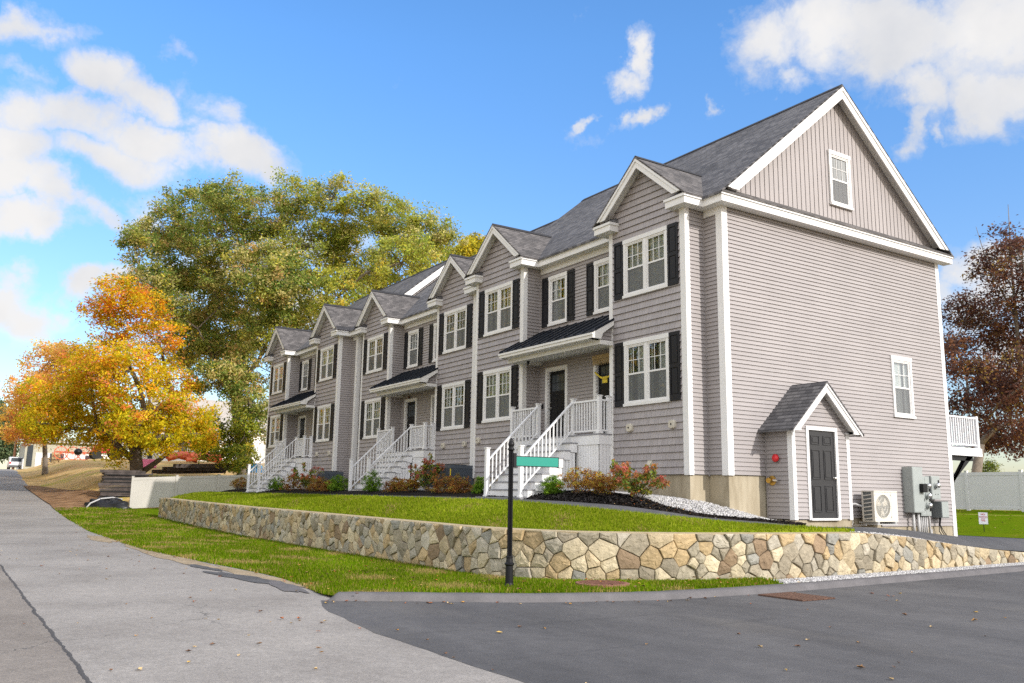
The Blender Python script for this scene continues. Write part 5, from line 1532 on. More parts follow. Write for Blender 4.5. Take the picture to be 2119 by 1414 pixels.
# iron lids in the ground
b = MB(); b.lathe([(.46, -.02), (.46, .03), (.43, .035)], (2.37, -5.67, .135), 36)
for k in range(-5, 6):
    w = math.sqrt(max(0, .40 ** 2 - (k * .075) ** 2)); b.box(2.37 - w, 2.37 + w, -5.67 + k * .075 - .012, -5.67 + k * .075 + .012, .170, .176)
tag(b.build('manhole_cover', M['rustlid']), 'round rusty manhole cover in the grass below the wall', 'manhole cover')
b = MB(); gx, gy = 4.42, -3.25
b.box(gx - .46, gx + .46, gy - .40, gy + .40, .0, .0215, 1)
for k in range(13): x = gx - .43 + k * .86 / 12; b.box(x - .014, x + .014, gy - .40, gy + .40, .022, .045)
for k in range(7): y = gy - .39 + k * .78 / 6; b.box(gx - .45, gx + .45, y - .014, y + .014, .0222, .0435)
tag(b.build('storm_drain', [M['iron'], M['black']]), 'rusty storm drain grate set in the driveway beside the kerb', 'drain grate')

# ------------------------------------------------------------------ foliage
def leaf_mesh(name, clusters, per, size, pal, parent, seed, spread=(1, 1, .7), droop=.2, cl_tone=.22, aspect=.5, face=None, pal_low=None, zlow=(0, 1), mat='leaf'):
    """clusters (N,4): centre and radius; pal: list of (colour, weight)"""
    R = np.random.default_rng(seed); C = np.asarray(clusters, float); n = len(C)
    idx = np.repeat(np.arange(n), per); N = len(idx)
    off = R.normal(0, .5, (N, 3)) * np.array(spread) * C[idx, 3:4]
    P = C[idx, :3] + off
    nn_ = R.normal(0, 1, (N, 3)) * .75; nn_[:, 2] += .55            # blades turn their faces up and outward
    if face is not None:
        o_ = C[idx, :3] - np.array(face); nn_ += .75 * o_ / (np.linalg.norm(o_, axis=1)[:, None] + 1e-9)
    nn_ /= np.linalg.norm(nn_, axis=1)[:, None]
    d = R.normal(0, 1, (N, 3)); d[:, 2] -= droop; d -= nn_ * np.sum(d * nn_, axis=1)[:, None]; d /= np.linalg.norm(d, axis=1)[:, None] + 1e-9
    e = np.cross(d, nn_)
    L = size * R.uniform(.6, 1.35, N); W = L * aspect
    V = np.stack([P - d * L[:, None] * .5, P + e * W[:, None] * .5, P + d * L[:, None] * .5, P - e * W[:, None] * .5], 1)
    cols = np.array([c for c, w in pal]); wt = np.array([w for c, w in pal], float); wt /= wt.sum()
    ci = R.choice(len(pal), n, p=wt); li = R.choice(len(pal), N, p=wt)
    k = np.where(R.random(N) < .62, ci[idx], li)
    if pal_low:
        lc = np.array([c for c, w in pal_low]); lw = np.array([w for c, w in pal_low], float); lw /= lw.sum()
        ch = np.clip((C[:, 2] - zlow[0]) / (zlow[1] - zlow[0]), 0, 1) * .8 + R.uniform(-.3, .45, n)
        low = (ch < .42)[idx]
        lk = np.where(R.random(N) < .62, R.choice(len(lc), n, p=lw)[idx], R.choice(len(lc), N, p=lw))
        base_c = np.where(low[:, None], lc[lk], cols[k])
    else: base_c = cols[k]
    tone = (1 + R.uniform(-cl_tone, cl_tone, n))[idx] * R.uniform(.72, 1.28, N)
    return np_mesh(name, V.reshape(-1, 3), np.arange(N * 4).reshape(N, 4), M[mat], parent, base_c * tone[:, None])

def clusters_in(blobs, per_m2, cr, seed, lo=.45, floor=None, bud=7):
    R = np.random.default_rng(seed); out = []
    more_ = []
    for x, y, z, r in blobs:                           # ragged outline: smaller boughs budding from every bough
        for _ in range(bud):
            d = R.normal(0, 1, 3); d /= np.linalg.norm(d); d[2] = d[2] * .9 + .1; q = r * R.uniform(.7, 1.12)
            more_.append((x + d[0] * q, y + d[1] * q, z + d[2] * q * .85, r * R.uniform(.22, .46)))
    for x, y, z, r in list(blobs) + more_:
        n = max(3, int(per_m2 * r * r)); d = R.normal(0, 1, (n, 3)); d /= np.linalg.norm(d, axis=1)[:, None]
        q = r * (lo + (1.08 - lo) * R.random(n) ** .6)
        c = np.array([x, y, z]) + d * q[:, None] * np.array([1, 1, .82])
        out.append(np.concatenate([c, (cr * R.uniform(.6, 1.3, n))[:, None]], 1))
    out = np.concatenate(out)
    return out if floor is None else out[out[:, 2] > floor]

def make_tree(name, base, blobs, label, cat, pal, fork, r0, per_m2, per, size, cr, seed, bark='bark', group=None, lean=(0, 0), lo=.45, floor=None, extra=(), twigs=90, aspect=.5, droop=.2, pal_low=None, zlow=(0, 1), bud=7, mat='leaf'):
    t = empty(name, base, label, cat, group); R = random.Random(seed)
    cl = clusters_in(blobs, per_m2, cr, seed, lo, floor, bud)
    b = MB(); bx, by, bz = base; f = Vector(fork)
    mid = Vector(base).lerp(f, .5) + Vector((R.uniform(-.1, .1), R.uniform(-.1, .1), 0))
    b.tube([(bx, by, bz - .3), (bx, by, bz + .05), tuple(Vector((bx, by, bz)).lerp(mid, .5)), tuple(mid), tuple(f)], [r0 * 1.5, r0 * 1.25, r0 * 1.05, r0, r0 * .85], 12)
    order = sorted(blobs, key=lambda q: (Vector(q[:3]) - f).length)
    nodes = [(f, r0 * .8)]
    for x, y, z, r in order:                           # limbs grow from the nearest node already there, below the target
        p = Vector((x, y, z)); best = min(nodes, key=lambda nd: (nd[0] - p).length + (3 if nd[0].z > p.z else 0))
        a, ra = best; m1 = a.lerp(p, .5) + Vector((R.uniform(-.4, .4), R.uniform(-.4, .4), R.uniform(-.1, .5)))
        rb = max(.03, ra * .62); b.tube([tuple(a), tuple(m1), tuple(p)], [ra * .85, (ra * .85 + rb) / 2, rb], 7); nodes.append((m1, (ra + rb) / 2 * .8)); nodes.append((p, rb))
    for _ in range(twigs):
        c = cl[R.randrange(len(cl))]; p = Vector(c[:3]); a, ra = min(nodes, key=lambda nd: (nd[0] - p).length)
        b.tube([tuple(a), tuple(a.lerp(p, .5) + Vector((0, 0, R.uniform(0, .25)))), tuple(p)], [min(.05, ra * .6), .03, .012], 5)
    for pts, rs in extra: b.tube(pts, rs, 9)
    b.build('trunk', M[bark], t, smooth=True)
    leaf_mesh('crown', cl, per, size, pal, t, seed + 1, aspect=aspect, droop=droop, face=tuple(np.mean(np.array(blobs)[:, :3], axis=0) - np.array([0, 0, 1.5])), pal_low=pal_low, zlow=zlow, mat=mat)
    return t

MAPLE = [(-48.5, -6.6, 14.9, 1.25), (-49.1, -5.9, 13.8, 1.83), (-50.5, -7.3, 13.5, 1.14), (-49.7, -4.5, 13.7, 1.52), (-48.2, -3.8, 11.9, 1.66), (-51.0, -6.1, 11.8, 1.01), (-44.9, -5.8, 9.1, 2.16), (-49.3, -7.5, 8.5, 2.1), (-49.5, -2.7, 9.2, 1.86), (-51.9, -9.1, 7.4, 1.81), (-52.3, -6.6, 6.6, 2.53), (-45.3, -4.7, 6.4, 2.33), (-46.1, -1.9, 6.5, 1.78), (-44.4, -1.3, 5.2, 1.1), (-51.1, -8.4, 5.6, 1.63), (-49.4, -5.3, 4.9, 1.8), (-44.4, -3.7, 4.9, 1.23), (-46.8, -6.9, 10.0, 1.42), (-50.4, -10.4, 5.8, 1.27), (-49.1, -1.0, 5.3, 1.18), (-51.5, -8.2, 10.5, 1.0)]
MAPLE2 = [(-74.5, -9.4, 10.6, 1.74), (-77.5, -7.6, 12.9, 2.06), (-72.1, -6.8, 13.4, 1.39), (-78.5, -9.7, 8.7, 1.62), (-73.9, -8.1, 8.4, 2.39), (-74.6, -10.0, 6.6, 1.08), (-77.6, -6.5, 11.6, 2.3), (-75.3, -8.6, 6.6, 1.31)]
OAKA = [(-48.0, -0.2, 22.8, 1.48), (-57.0, -0.1, 24.0, 2.37), (-57.6, -2.4, 22.1, 1.95), (-52.7, -5.0, 19.6, 0.93), (-58.5, -1.5, 20.0, 2.96), (-51.9, 0.6, 20.8, 2.97), (-51.2, 3.6, 22.9, 2.46), (-51.9, -4.3, 16.6, 1.59), (-57.8, 0.3, 16.9, 3.15), (-53.0, 2.8, 17.5, 3.03), (-56.9, 2.9, 14.3, 2.96), (-57.7, 0.7, 13.1, 2.15), (-48.2, 4.0, 13.8, 2.32), (-49.8, 3.6, 10.9, 2.17), (-49.4, 1.1, 9.4, 1.93), (-48.3, 3.0, 7.7, 1.4), (-45.7, 2.4, 17.3, 2.07), (-52.2, -2.4, 14.8, 1.61), (-54.0, 1.4, 11.8, 1.87), (-44.4, 3.6, 16.0, 1.88)]
OAKB = [(-51.2, 6.6, 24.8, 1.95), (-46.6, 7.7, 23.9, 1.56), (-45.1, 9.7, 23.2, 1.85), (-48.4, 13.9, 23.8, 1.91), (-44.3, 14.5, 21.8, 1.59), (-42.1, 15.2, 20.6, 1.29), (-49.4, 7.2, 20.6, 2.84), (-49.4, 11.2, 20.9, 3.13), (-42.0, 11.4, 18.3, 2.31), (-55.3, 8.0, 17.9, 2.44), (-44.5, 7.7, 15.8, 2.12), (-49.3, 13.0, 17.9, 2.17), (-47.8, 16.3, 20.6, 1.8), (-47.0, 4.7, 13.0, 1.59), (-53.0, 9.1, 14.8, 1.58), (-47.7, 9.8, 13.7, 1.49)]
OAKC = [(-59.4, 28.0, 26.6, 1.09), (-58.2, 25.9, 25.4, 1.2), (-57.7, 27.3, 24.6, 1.35), (-59.6, 25.3, 24.7, 1.36), (-59.5, 27, 21, 2.0)]
UNDER = [(-50.8, 2.4, 5.5, 1.5), (-47.5, 2.3, 3.8, 1.09), (-50.7, 1.0, 5.8, 1.34), (-49.6, 3.9, 5.9, 1.07), (-51.9, 0.9, 4.6, 0.85), (-48.7, 1.6, 4.0, 0.96), (-47.7, 2.4, 6.5, 1.03)]
COPPER = [(-8.1, 30.0, 15.0, 0.71), (-9.5, 31.1, 14.2, 1.3), (-6.7, 28.3, 13.3, 1.31), (-10.8, 29.6, 11.6, 1.04), (-10.3, 31.2, 11.1, 1.62), (-9.5, 33.1, 11.0, 1.84), (-8.7, 26.1, 8.3, 1.23), (-10.9, 32.9, 8.2, 1.73), (-7.5, 28.9, 7.3, 1.66), (-9.9, 28.2, 6.2, 1.11), (-10.0, 31.3, 5.6, 1.4), (-10.4, 34.3, 5.3, 1.46), (-7.4, 31.4, 8.7, 1.97), (-11.6, 32.8, 4.9, 0.8), (-10.5, 28.4, 9.8, 0.76), (-6.6, 31.0, 12.3, 1.47), (-7.8, 29.4, 12.0, 1.23)]
pal_maple = [((.93, .46, .03), 4), ((.93, .66, .04), 6), ((.94, .36, .12), 2.5), ((.64, .58, .03), 3.5), ((.86, .70, .03), 4), ((.95, .38, .14), 2), ((.42, .46, .03), 2)]
make_tree('maple_tree', (-48.7, -4.15, 2.05), MAPLE, 'big maple in orange and yellow autumn leaf beyond the white fence', 'tree', pal_maple, (-48.2, -4.6, 4.4), .42, 13, 50, .20, .58, 11, mat='leaf_thin', pal_low=[((.60, .52, .02), 3), ((.76, .62, .02), 4), ((.40, .42, .02), 3), ((.82, .50, .03), 2)], zlow=(4, 12), lo=.6,
          extra=[([(-48.6, -4.1, 2.6), (-48.0, -3.0, 3.6), (-47.4, -1.6, 5.0)], [.22, .16, .09]), ([(-48.5, -4.2, 3.2), (-49.5, -5.6, 4.6), (-50.5, -6.6, 6.2)], [.24, .18, .1])])
make_tree('maple_tree', (-77.0, -7.2, 3.0), MAPLE2, 'paler orange maple farther up the street with a thin straight trunk', 'tree', [((.95, .58, .18), 4), ((.95, .68, .14), 4), ((.95, .46, .20), 2.5), ((.80, .68, .12), 2)], (-76.6, -7.6, 6.2), .21, 12, 46, .25, .70, 12, lo=.6, mat='leaf_thin', bark='barkgrey')
pal_oak = [((.38, .40, .09), 4), ((.24, .31, .06), 4), ((.56, .49, .19), 3), ((.14, .22, .045), 3), ((.62, .40, .16), 1.2), ((.58, .52, .08), 1.2)]
make_tree('oak_tree', (-52.5, 4.3, 2.6), OAKA, 'tall dense green-brown tree rising behind the orange maple', 'tree', pal_oak, (-52.2, 3.0, 8.0), .50, 9.5, 84, .215, .66, 13, bark='barkgrey', lo=.62, twigs=200)
make_tree('oak_tree', (-50.0, 9.6, 2.5), OAKB, 'tall yellow-green tree whose crown stands over the far roofs', 'tree', pal_oak[:3] + [((.54, .53, .07), 4), ((.32, .39, .05), 3), ((.66, .50, .07), 1)], (-49.8, 9.4, 9.0), .46, 9, 84, .215, .66, 14, bark='barkgrey', lo=.62, twigs=200)
make_tree('maple_tree', (-59.3, 27, 1.5), OAKC, 'yellow-green tree top just left of the second roof gable', 'tree', [((.66, .52, .04), 3), ((.50, .45, .04), 3), ((.28, .32, .04), 2)], (-59.3, 27, 15), .35, 14, 60, .27, .75, 15, twigs=30)
make_tree('young_tree', (-48.9, 2.6, 2.3), UNDER, 'small open green tree in front of the white house', 'tree', [((.28, .34, .03), 3), ((.42, .42, .05), 3), ((.15, .22, .03), 3), ((.58, .46, .05), 1)], (-48.9, 2.5, 4.0), .10, 11, 46, .20, .5, 16, twigs=60)
make_tree('beech_tree', (-11.0, 29.5, 1.0), COPPER, 'dark copper-leaved tree behind the fence by the parking area, bare at its top', 'tree', [((.115, .054, .044), 4), ((.175, .082, .058), 4), ((.07, .04, .036), 3), ((.28, .12, .05), 2), ((.30, .20, .05), 1)], (-10.4, 29.9, 4.6), .26, 17, 44, .17, .6, 17, lo=.5, bark='barkgrey', twigs=150,
          extra=[([(-8.6, 31, 8), (-8.3, 30.4, 13), (-8.0, 30.0, 17.0)], [.12, .06, .012]), ([(-8.4, 30.7, 11), (-9.4, 30.2, 14), (-9.7, 29.9, 16.2)], [.06, .03, .01]), ([(-8.3, 30.4, 12), (-7.2, 30.4, 14.6), (-6.8, 30.3, 16.6)], [.06, .03, .01])])
make_tree('far_tree', (-157, -8.0, 4.6), [(-157.2, -7.2, 10.4, 2.31), (-156.9, -8.8, 12.8, 3.28), (-157.1, -6.6, 8.0, 1.64), (-164.1, -10.1, 10.6, 3.39)], 'distant grey-green tree at the far end of the street', 'tree', [((.14, .20, .10), 3), ((.20, .25, .12), 3), ((.10, .15, .07), 2)], (-157, -8, 8), .3, 12, 50, .45, 1.2, 18, twigs=10)
make_tree('bush', (-10.9, 31.4, 1.2), [(-11.2, 31.7, 3.0, .5), (-10.5, 31.2, 2.8, .45), (-10.9, 31.5, 3.5, .3)], 'yellow-green bush peeping over the white fence beside the copper tree', 'bush', [((.30, .33, .04), 3), ((.14, .22, .04), 2)], (-10.9, 31.4, 2.2), .05, 60, 40, .10, .28, 19, twigs=10)
# trees across the street, behind the camera's left: the windows mirror them
pal_x = [((.56, .50, .04), 3), ((.32, .38, .03), 3), ((.72, .48, .04), 2), ((.18, .24, .02), 2)]
R9 = random.Random(77)
XT = [(-26, -27, 20), (-38, -25, 25), (-50, -27, 23), (-63, -25, 26), (-77, -26, 24), (-93, -25, 26), (-111, -25, 25)]
XL = ['yellow-green roadside tree across the street, nearest of the seven', 'tall roadside tree across the street, second from the near end', 'roadside tree across the street, third from the near end', 'large roadside tree across the street, middle of the seven', 'roadside tree across the street, third from the far end', 'roadside tree across the street, second from the far end', 'roadside tree across the street at its far end']
for i, (x, y, h) in enumerate(XT):
    g0 = ground_z(x, y); bl = [(x + R9.uniform(-3.6, 3.6), y + R9.uniform(-2.2, 2.2), g0 + h * (.22 + .76 * (k_ + .5) / 13), R9.uniform(2.3, 3.6)) for k_ in range(13)]
    pp = pal_x if i % 2 == 0 else [((.80, .48, .04), 2), ((.60, .52, .04), 3), ((.34, .40, .03), 3)]
    make_tree('roadside_tree', (x, y, g0), bl, XL[i], 'tree', pp, (x, y, g0 + h * .3), .4, 6, 42, .45, 1.3, 30 + i, group='trees across the street', twigs=8)

# shrubs in the beds
def shrub(kind, x, y, z, w, h, label, seed):
    R = np.random.default_rng(seed); t = empty('shrub', (x, y, z), label, 'shrub', 'shrubs in the planting bed')
    st = MB(); rr = random.Random(seed)
    if kind == 'yew':
        n = 150; d = R.normal(0, 1, (n, 3)); d /= np.linalg.norm(d, axis=1)[:, None]; d[:, 2] = np.abs(d[:, 2])
        q = R.uniform(.3, 1, n)[:, None]; c = np.array([x, y, z + .05]) + d * q * np.array([w/2, w/2, h])
        cl = np.concatenate([c, np.full((n, 1), .07)], 1)
        leaf_mesh('foliage', cl, 34, .055, [((.15, .28, .02), 3), ((.25, .40, .03), 3), ((.07, .15, .015), 3)], t, seed, droop=-1.2, aspect=.28)
    elif kind == 'spirea':
        n = 130; cl = []
        for k in range(n):
            a = rr.uniform(0, 6.28); s = rr.uniform(.15, 1) ** .7; r = w / 2 * s * rr.uniform(.8, 1.1); top = h * rr.uniform(.45, 1.0) * (1.05 - .45 * s)
            p = (x + r * math.cos(a), y + r * math.sin(a), z + top); cl.append((*p, .075))
            if k % 3 == 0: st.tube([(x + r * .15 * math.cos(a), y + r * .15 * math.sin(a), z - .03), (x + r * .6 * math.cos(a), y + r * .6 * math.sin(a), z + top * .6), p], [.006, .004, .002], 4); cl.append((x + r * .7 * math.cos(a), y + r * .7 * math.sin(a), z + top * .55, .09))
        leaf_mesh('foliage', np.array(cl), 22, .042, [((.42, .20, .04), 4), ((.27, .085, .03), 3), ((.52, .34, .05), 3.5), ((.18, .07, .03), 2), ((.38, .36, .06), 3)], t, seed, aspect=.55)
    elif kind == 'ruddy':
        n = 110; d = R.normal(0, 1, (n, 3)); d /= np.linalg.norm(d, axis=1)[:, None]; d[:, 2] = np.abs(d[:, 2])
        c = np.array([x, y, z + .04]) + d * R.uniform(.4, 1, n)[:, None] * np.array([w/2, w/2, h]); cl = np.concatenate([c, np.full((n, 1), .08)], 1)
        for k in range(14): st.tube([(x, y, z - .03), tuple(c[k])], [.006, .003], 4)
        leaf_mesh('foliage', cl, 30, .045, [((.30, .12, .03), 4), ((.40, .20, .04), 3), ((.19, .07, .03), 3), ((.34, .28, .05), 3)], t, seed, aspect=.55)
    else:                                              # hydrangea
        cl = []; fl = []
        for k in range(26):
            a = rr.uniform(0, 6.28); r = w / 2 * rr.uniform(.2, 1.0); top = h * rr.uniform(.5, 1.0) * (1.05 - .3 * r / (w / 2))
            p = Vector((x + r * math.cos(a), y + r * math.sin(a), z + top)); q = Vector((x + r * .35 * math.cos(a), y + r * .35 * math.sin(a), z + top * .5))
            st.tube([(x + rr.uniform(-.08, .08), y + rr.uniform(-.08, .08), z - .03), tuple(q), tuple(p)], [.009, .007, .004], 5)
            for s in (.45, .65, .82): c = q.lerp(p, s) if s > .5 else q; cl.append((c.x, c.y, c.z, .10))
            if k % 7: fl.append((p.x, p.y, p.z, .085)); fl.append((p.x, p.y, p.z + .05, .06))
            else:
                for s in range(4): cl.append((p.x, p.y, p.z + .06 * s, .07))
        leaf_mesh('foliage', np.array(cl), 12, .085, [((.20, .26, .04), 3), ((.34, .33, .05), 2), ((.40, .16, .04), 2), ((.12, .17, .03), 2)], t, seed, aspect=.6)
        leaf_mesh('flower_head', np.array(fl), 46, .034, [((.52, .13, .10), 3), ((.50, .22, .09), 3), ((.60, .20, .17), 2), ((.42, .20, .06), 2)], t, seed + 1, aspect=.9)
    if st.v: st.build('stem', M['bark'], t)
    return t
SH = [('yew', -3.95, -2.15, 1.62, .62, .55, 'bright green yew close against the nearest steps, on their hydrangea side'),
 ('spirea', -2.95, -2.05, 1.62, 1.15, .88, 'larger rust-and-yellow airy shrub beside the bright green yew at the nearest steps'),
 ('spirea', -2.0, -2.05, 1.60, .80, .74, 'smaller thin reddish shrub next to the big corner hydrangea'),
 ('hydrangea', -0.95, -1.95, 1.50, 1.35, 1.10, 'big hydrangea with pink-orange heads and lime shoots near the concrete corner'),
 ('yew', -7.25, -2.3, 1.60, .50, .55, 'green yew half hidden behind the left side of the nearest steps'),
 ('ruddy', -8.5, -2.25, 1.62, .95, .62, 'dense round russet shrub nearest the steps of the closest porch, on their left'),
 ('ruddy', -9.6, -2.25, 1.62, 1.05, .68, 'dense russet shrub before the condensers, left neighbour of its twin'),
 ('hydrangea', -10.95, -2.1, 1.66, 1.15, 1.30, 'tall thin hydrangea with faded orange heads before the middle porch side'),
 ('spirea', -11.9, -2.25, 1.64, .9, .62, 'brown-orange shrub just left of the tall thin hydrangea'),
 ('ruddy', -13.0, -2.25, 1.64, .85, .52, 'low red-brown shrub third from the middle steps\' right side'),
 ('yew', -14.75, -2.3, 1.64, .80, .82, 'full green yew standing right of the middle steps'),
 ('yew', -18.0, -2.3, 1.64, .95, .78, 'dark green yew close to the left side of the middle steps'),
 ('ruddy', -18.9, -2.3, 1.64, .8, .52, 'small brown-green shrub before the lone condenser'),
 ('ruddy', -20.1, -2.3, 1.64, 1.0, .66, 'rounded olive-red shrub right of the pink-headed far hydrangea'),
 ('hydrangea', -21.7, -2.2, 1.64, 1.6, 1.28, 'wide hydrangea with many pink heads between the middle and far steps'),
 ('ruddy', -23.2, -2.3, 1.64, 1.15, .9, 'olive and rust shrub between far yew and wide pink hydrangea'),
 ('yew', -25.2, -2.35, 1.64, .85, .70, 'green yew right of the farthest steps'),
 ('spirea', -31.2, -2.3, 1.60, .95, .90, 'maroon shrub left of the farthest steps before the white fence')]
for i, s in enumerate(SH): shrub(*s[:5], s[5] * .87, *s[6:], 100 + 3 * i)

# ------------------------------------------------------------------ white vinyl fences
def fence(label, pts, height, zfun, loc, mat='vinyl_white'):
    """posts at pts; a panel with top and bottom rail between neighbours"""
    t = empty('vinyl_fence', loc, label, 'fence')
    for i, (x, y) in enumerate(pts):
        z = zfun(x, y); b = MB(); h = .064
        b.box(x - h, x + h, y - h, y + h, z - .1, z + height + .06)
        b.box(x - h - .015, x + h + .015, y - h - .015, y + h + .015, z + height + .06, z + height + .085)
        b.prism([(x - h, y - h, z + height + .085), (x + h, y - h, z + height + .085), (x, y, z + height + .13)], (0, .001, 0)) if False else None
        b.build('fence_post', M[mat], t)
        if i == len(pts) - 1: break
        x2, y2 = pts[i + 1]; z2 = zfun(x2, y2)
        d = Vector((x2 - x, y2 - y, 0)); L = d.length; d /= L; n = Vector((-d.y, d.x, 0))
        A = Vector((x, y, 0)) + d * .065; B = Vector((x2, y2, 0)) - d * .065
        def bar(bb, za, zb, w):
            bb.prism([A + n * w + Vector((0, 0, z + za)), B + n * w + Vector((0, 0, z2 + za)), B + n * w + Vector((0, 0, z2 + zb)), A + n * w + Vector((0, 0, z + zb))], n * (-2 * w))
        b = MB(); bar(b, .08, height - .02, .011)
        nb = 14
        for k in range(1, nb):                         # board joints
            q = A.lerp(B, k / nb); zz = z + (z2 - z) * k / nb
            b.prism([q + n * .0135 + d * .004 + Vector((0, 0, zz + .2)), q + n * .0135 - d * .004 + Vector((0, 0, zz + .2)), q + n * .0135 - d * .004 + Vector((0, 0, zz + height - .15)), q + n * .0135 + d * .004 + Vector((0, 0, zz + height - .15))], n * -.027)
        bar(b, .05, .19, .024); bar(b, height - .15, height, .024)
        b.build('fence_panel', M[mat], t)
    return t
fence('white vinyl privacy fence between the lawn and the orange maple', [(-40, -5.95 + 2.42 * k) for k in range(8)], 1.80, lambda x, y: .47 + .05 * (y + 5.95), (-40, -5.95, .45), 'vinyl_shaded')
fence('white vinyl privacy fence above the grass behind the parking area', [(-22.4 + 2.44 * k - .35, 24.3) for k in range(15)], 1.72, lambda x, y: 1.24, (-5, 24.3, 1.24))

# little parking sign in the back lawn
ps = empty('parking_sign', (-3.11, 19.6, .42), 'small white sign with red lettering on a thin stake in the back lawn', 'sign')
SX0, SY0 = -4.93, 19.65
ps.location = (SX0, SY0, .46)
vd = Vector((14.2 - SX0, -15.3 - SY0, 0)).normalized(); rt = Vector((-vd.y, vd.x, 0))
Ps = lambda u, w, z: Vector((SX0, SY0, .42)) + rt * u + vd * w + Vector((0, 0, z))
b = MB(); b.tube([(SX0, SY0, .35), (SX0, SY0, 1.0)], .014, 6); b.build('stake', M['black'], ps)
b = MB(); q = [Ps(u, w, z) for w in (.02, .024) for u, z in ((-.16, .34), (.16, .34), (.16, .80), (-.16, .80))]
b.faces(q, [(0,1,2,3),(7,6,5,4),(0,4,5,1),(1,5,6,2),(2,6,7,3),(3,7,4,0)]); plate = b.build('sign_plate', M['signwhite'], ps)
for txt, z, s in (('NO', .69, .085), ('PARKING', .60, .062), ('ANY', .52, .06), ('TIME', .45, .06)):
    cu = bpy.data.curves.new('sign_lettering', 'FONT'); cu.body = txt; cu.size = s * 1.15; cu.align_x = 'CENTER'; cu.extrude = .001
    o = bpy.data.objects.new('sign_lettering', cu); COL.objects.link(o); cu.materials.append(M['red'])
    me = bpy.data.meshes.new_from_object(o); bpy.data.objects.remove(o); o = bpy.data.objects.new('lettering', me); COL.objects.link(o)
    o.parent = plate
    mtx = Matrix((( rt.x, 0, vd.x), (rt.y, 0, vd.y), (0, 1, 0))).to_4x4()
    mtx.translation = Ps(0, .027, z) - Vector(ps.location); o.matrix_local = mtx

# ------------------------------------------------------------------ the far left: yard, barn, house, vehicles
# white house behind the trees
hs = empty('white_house', (-87, 11, 3.6), 'white house with beige roof seen through the trees', 'house')
hx0, hx1, hy0, hy1, hb, he = -93.0, -82.5, 3.6, 20.0, 3.2, 8.1
b = MB(); b.box(hx0, hx1, hy0, hy1, hb + .9, he)
b.prism([(hx0, hy0, he), (hx1, hy0, he), ((hx0+hx1)/2, hy0, he + 3.6)], (0, hy1 - hy0, 0)); b.build('wall', M['housewhite'], hs)
b = MB(); b.box(hx0 + .1, hx1 - .1, hy0 + .1, hy1 - .1, hb - .6, hb + .9); b.build('foundation', M['tanwood'], hs)
b = MB(); xm = (hx0 + hx1) / 2
for s in (1, -1): b.prism([(xm, hy0 - .4, he + 3.75), (xm + s * 5.7, hy0 - .4, he + .02), (xm + s * 5.7, hy1 + .4, he + .02), (xm, hy1 + .4, he + 3.75)], (0, 0, -.16))
b.build('roof', M['farroof'], hs)
b = MB(); b.box(hx1 + .02, hx1 + .42, hy0 - .3, hy1 + .3, he - .30, he - .10); b.build('eave', M['trim'], hs)
for y in (6.0, 9.3, 12.6, 15.4):
    b = MB(); b.box(hx1 + .01, hx1 + .07, y - .62, y + .62, 5.2, 7.0); w_ = b.build('window', M['trim'], hs)
    b = MB(); b.box(hx1 + .071, hx1 + .08, y - .48, y + .48, 5.35, 6.85); b.build('glass_pane', M['farglass'], w_)
# barn
bn = empty('barn', (-131, 0, 4.8), 'long low barn with sage upper wall and white lower wall beyond the field', 'barn')
b = MB(); b.box(-138, -127.0, -5.6, 7.5, 4.2, 8.05); b.build('wall', M['barnwall'], bn)
b = MB(); b.box(-126.99, -126.9, -4.2, 7.5, 4.2, 6.55); b.box(-138, -127, -5.72, -5.61, 4.2, 5.6); b.build('lower_wall', M['housewhite'], bn)
b = MB(); b.prism([(-126.4, -6.4, 8.05), (-126.4, -6.4, 8.3), (-138.6, -6.4, 9.0), (-138.6, -6.4, 8.7)], (0, 14.5, 0)); b.build('roof', M['farroof'], bn)
for y0, y1, z0, z1 in ((-2.4, -.6, 5.3, 6.5), (2.2, 4.6, 5.5, 6.35), (-5.3, -4.6, 4.6, 7.6)):
    b = MB(); b.box(-126.93, -126.86, y0, y1, z0, z1); b.build('door_opening', M['farglass'], bn)
# terracotta outbuilding at the end of the street
ob = empty('garage', (-150, -13.0, 4.5), 'low terracotta-coloured garage beyond the white vehicle', 'garage')
b = MB(); b.box(-158, -150, -16.5, -9.2, 4.2, 7.4); b.build('wall', M['terracotta'], ob)
b = MB(); b.prism([(-158.5, -17, 7.4), (-149.5, -17, 7.4), (-154, -17, 8.7)], (0, 8.2, 0)); b.build('roof', M['farroof'], ob)
b = MB(); b.box(-149.99, -149.92, -14.6, -11.4, 4.3, 6.7); b.build('garage_door', M['tanwood'], ob)
# poles
for x, y, lab in ((-137.5, -6.2, 'slim brown utility pole beside the white vehicle, left of its neighbour'), (-136.0, -4.3, 'stout reddish utility pole at the left end of the barn')):
    t = empty('utility_pole', (x, y, field_z(x, y)), lab, 'pole', 'poles at the end of the street')
    b = MB(); b.tube([(x, y, field_z(x, y) - .2), (x, y, 13.5)], [.2, .14], 10); b.build('pole', M['polewood'], t)
    b = MB(); b.box(x - .06, x + .06, y - 1.1, y + 1.1, 12.7, 12.9); b.build('crossarm', M['polewood'], t)
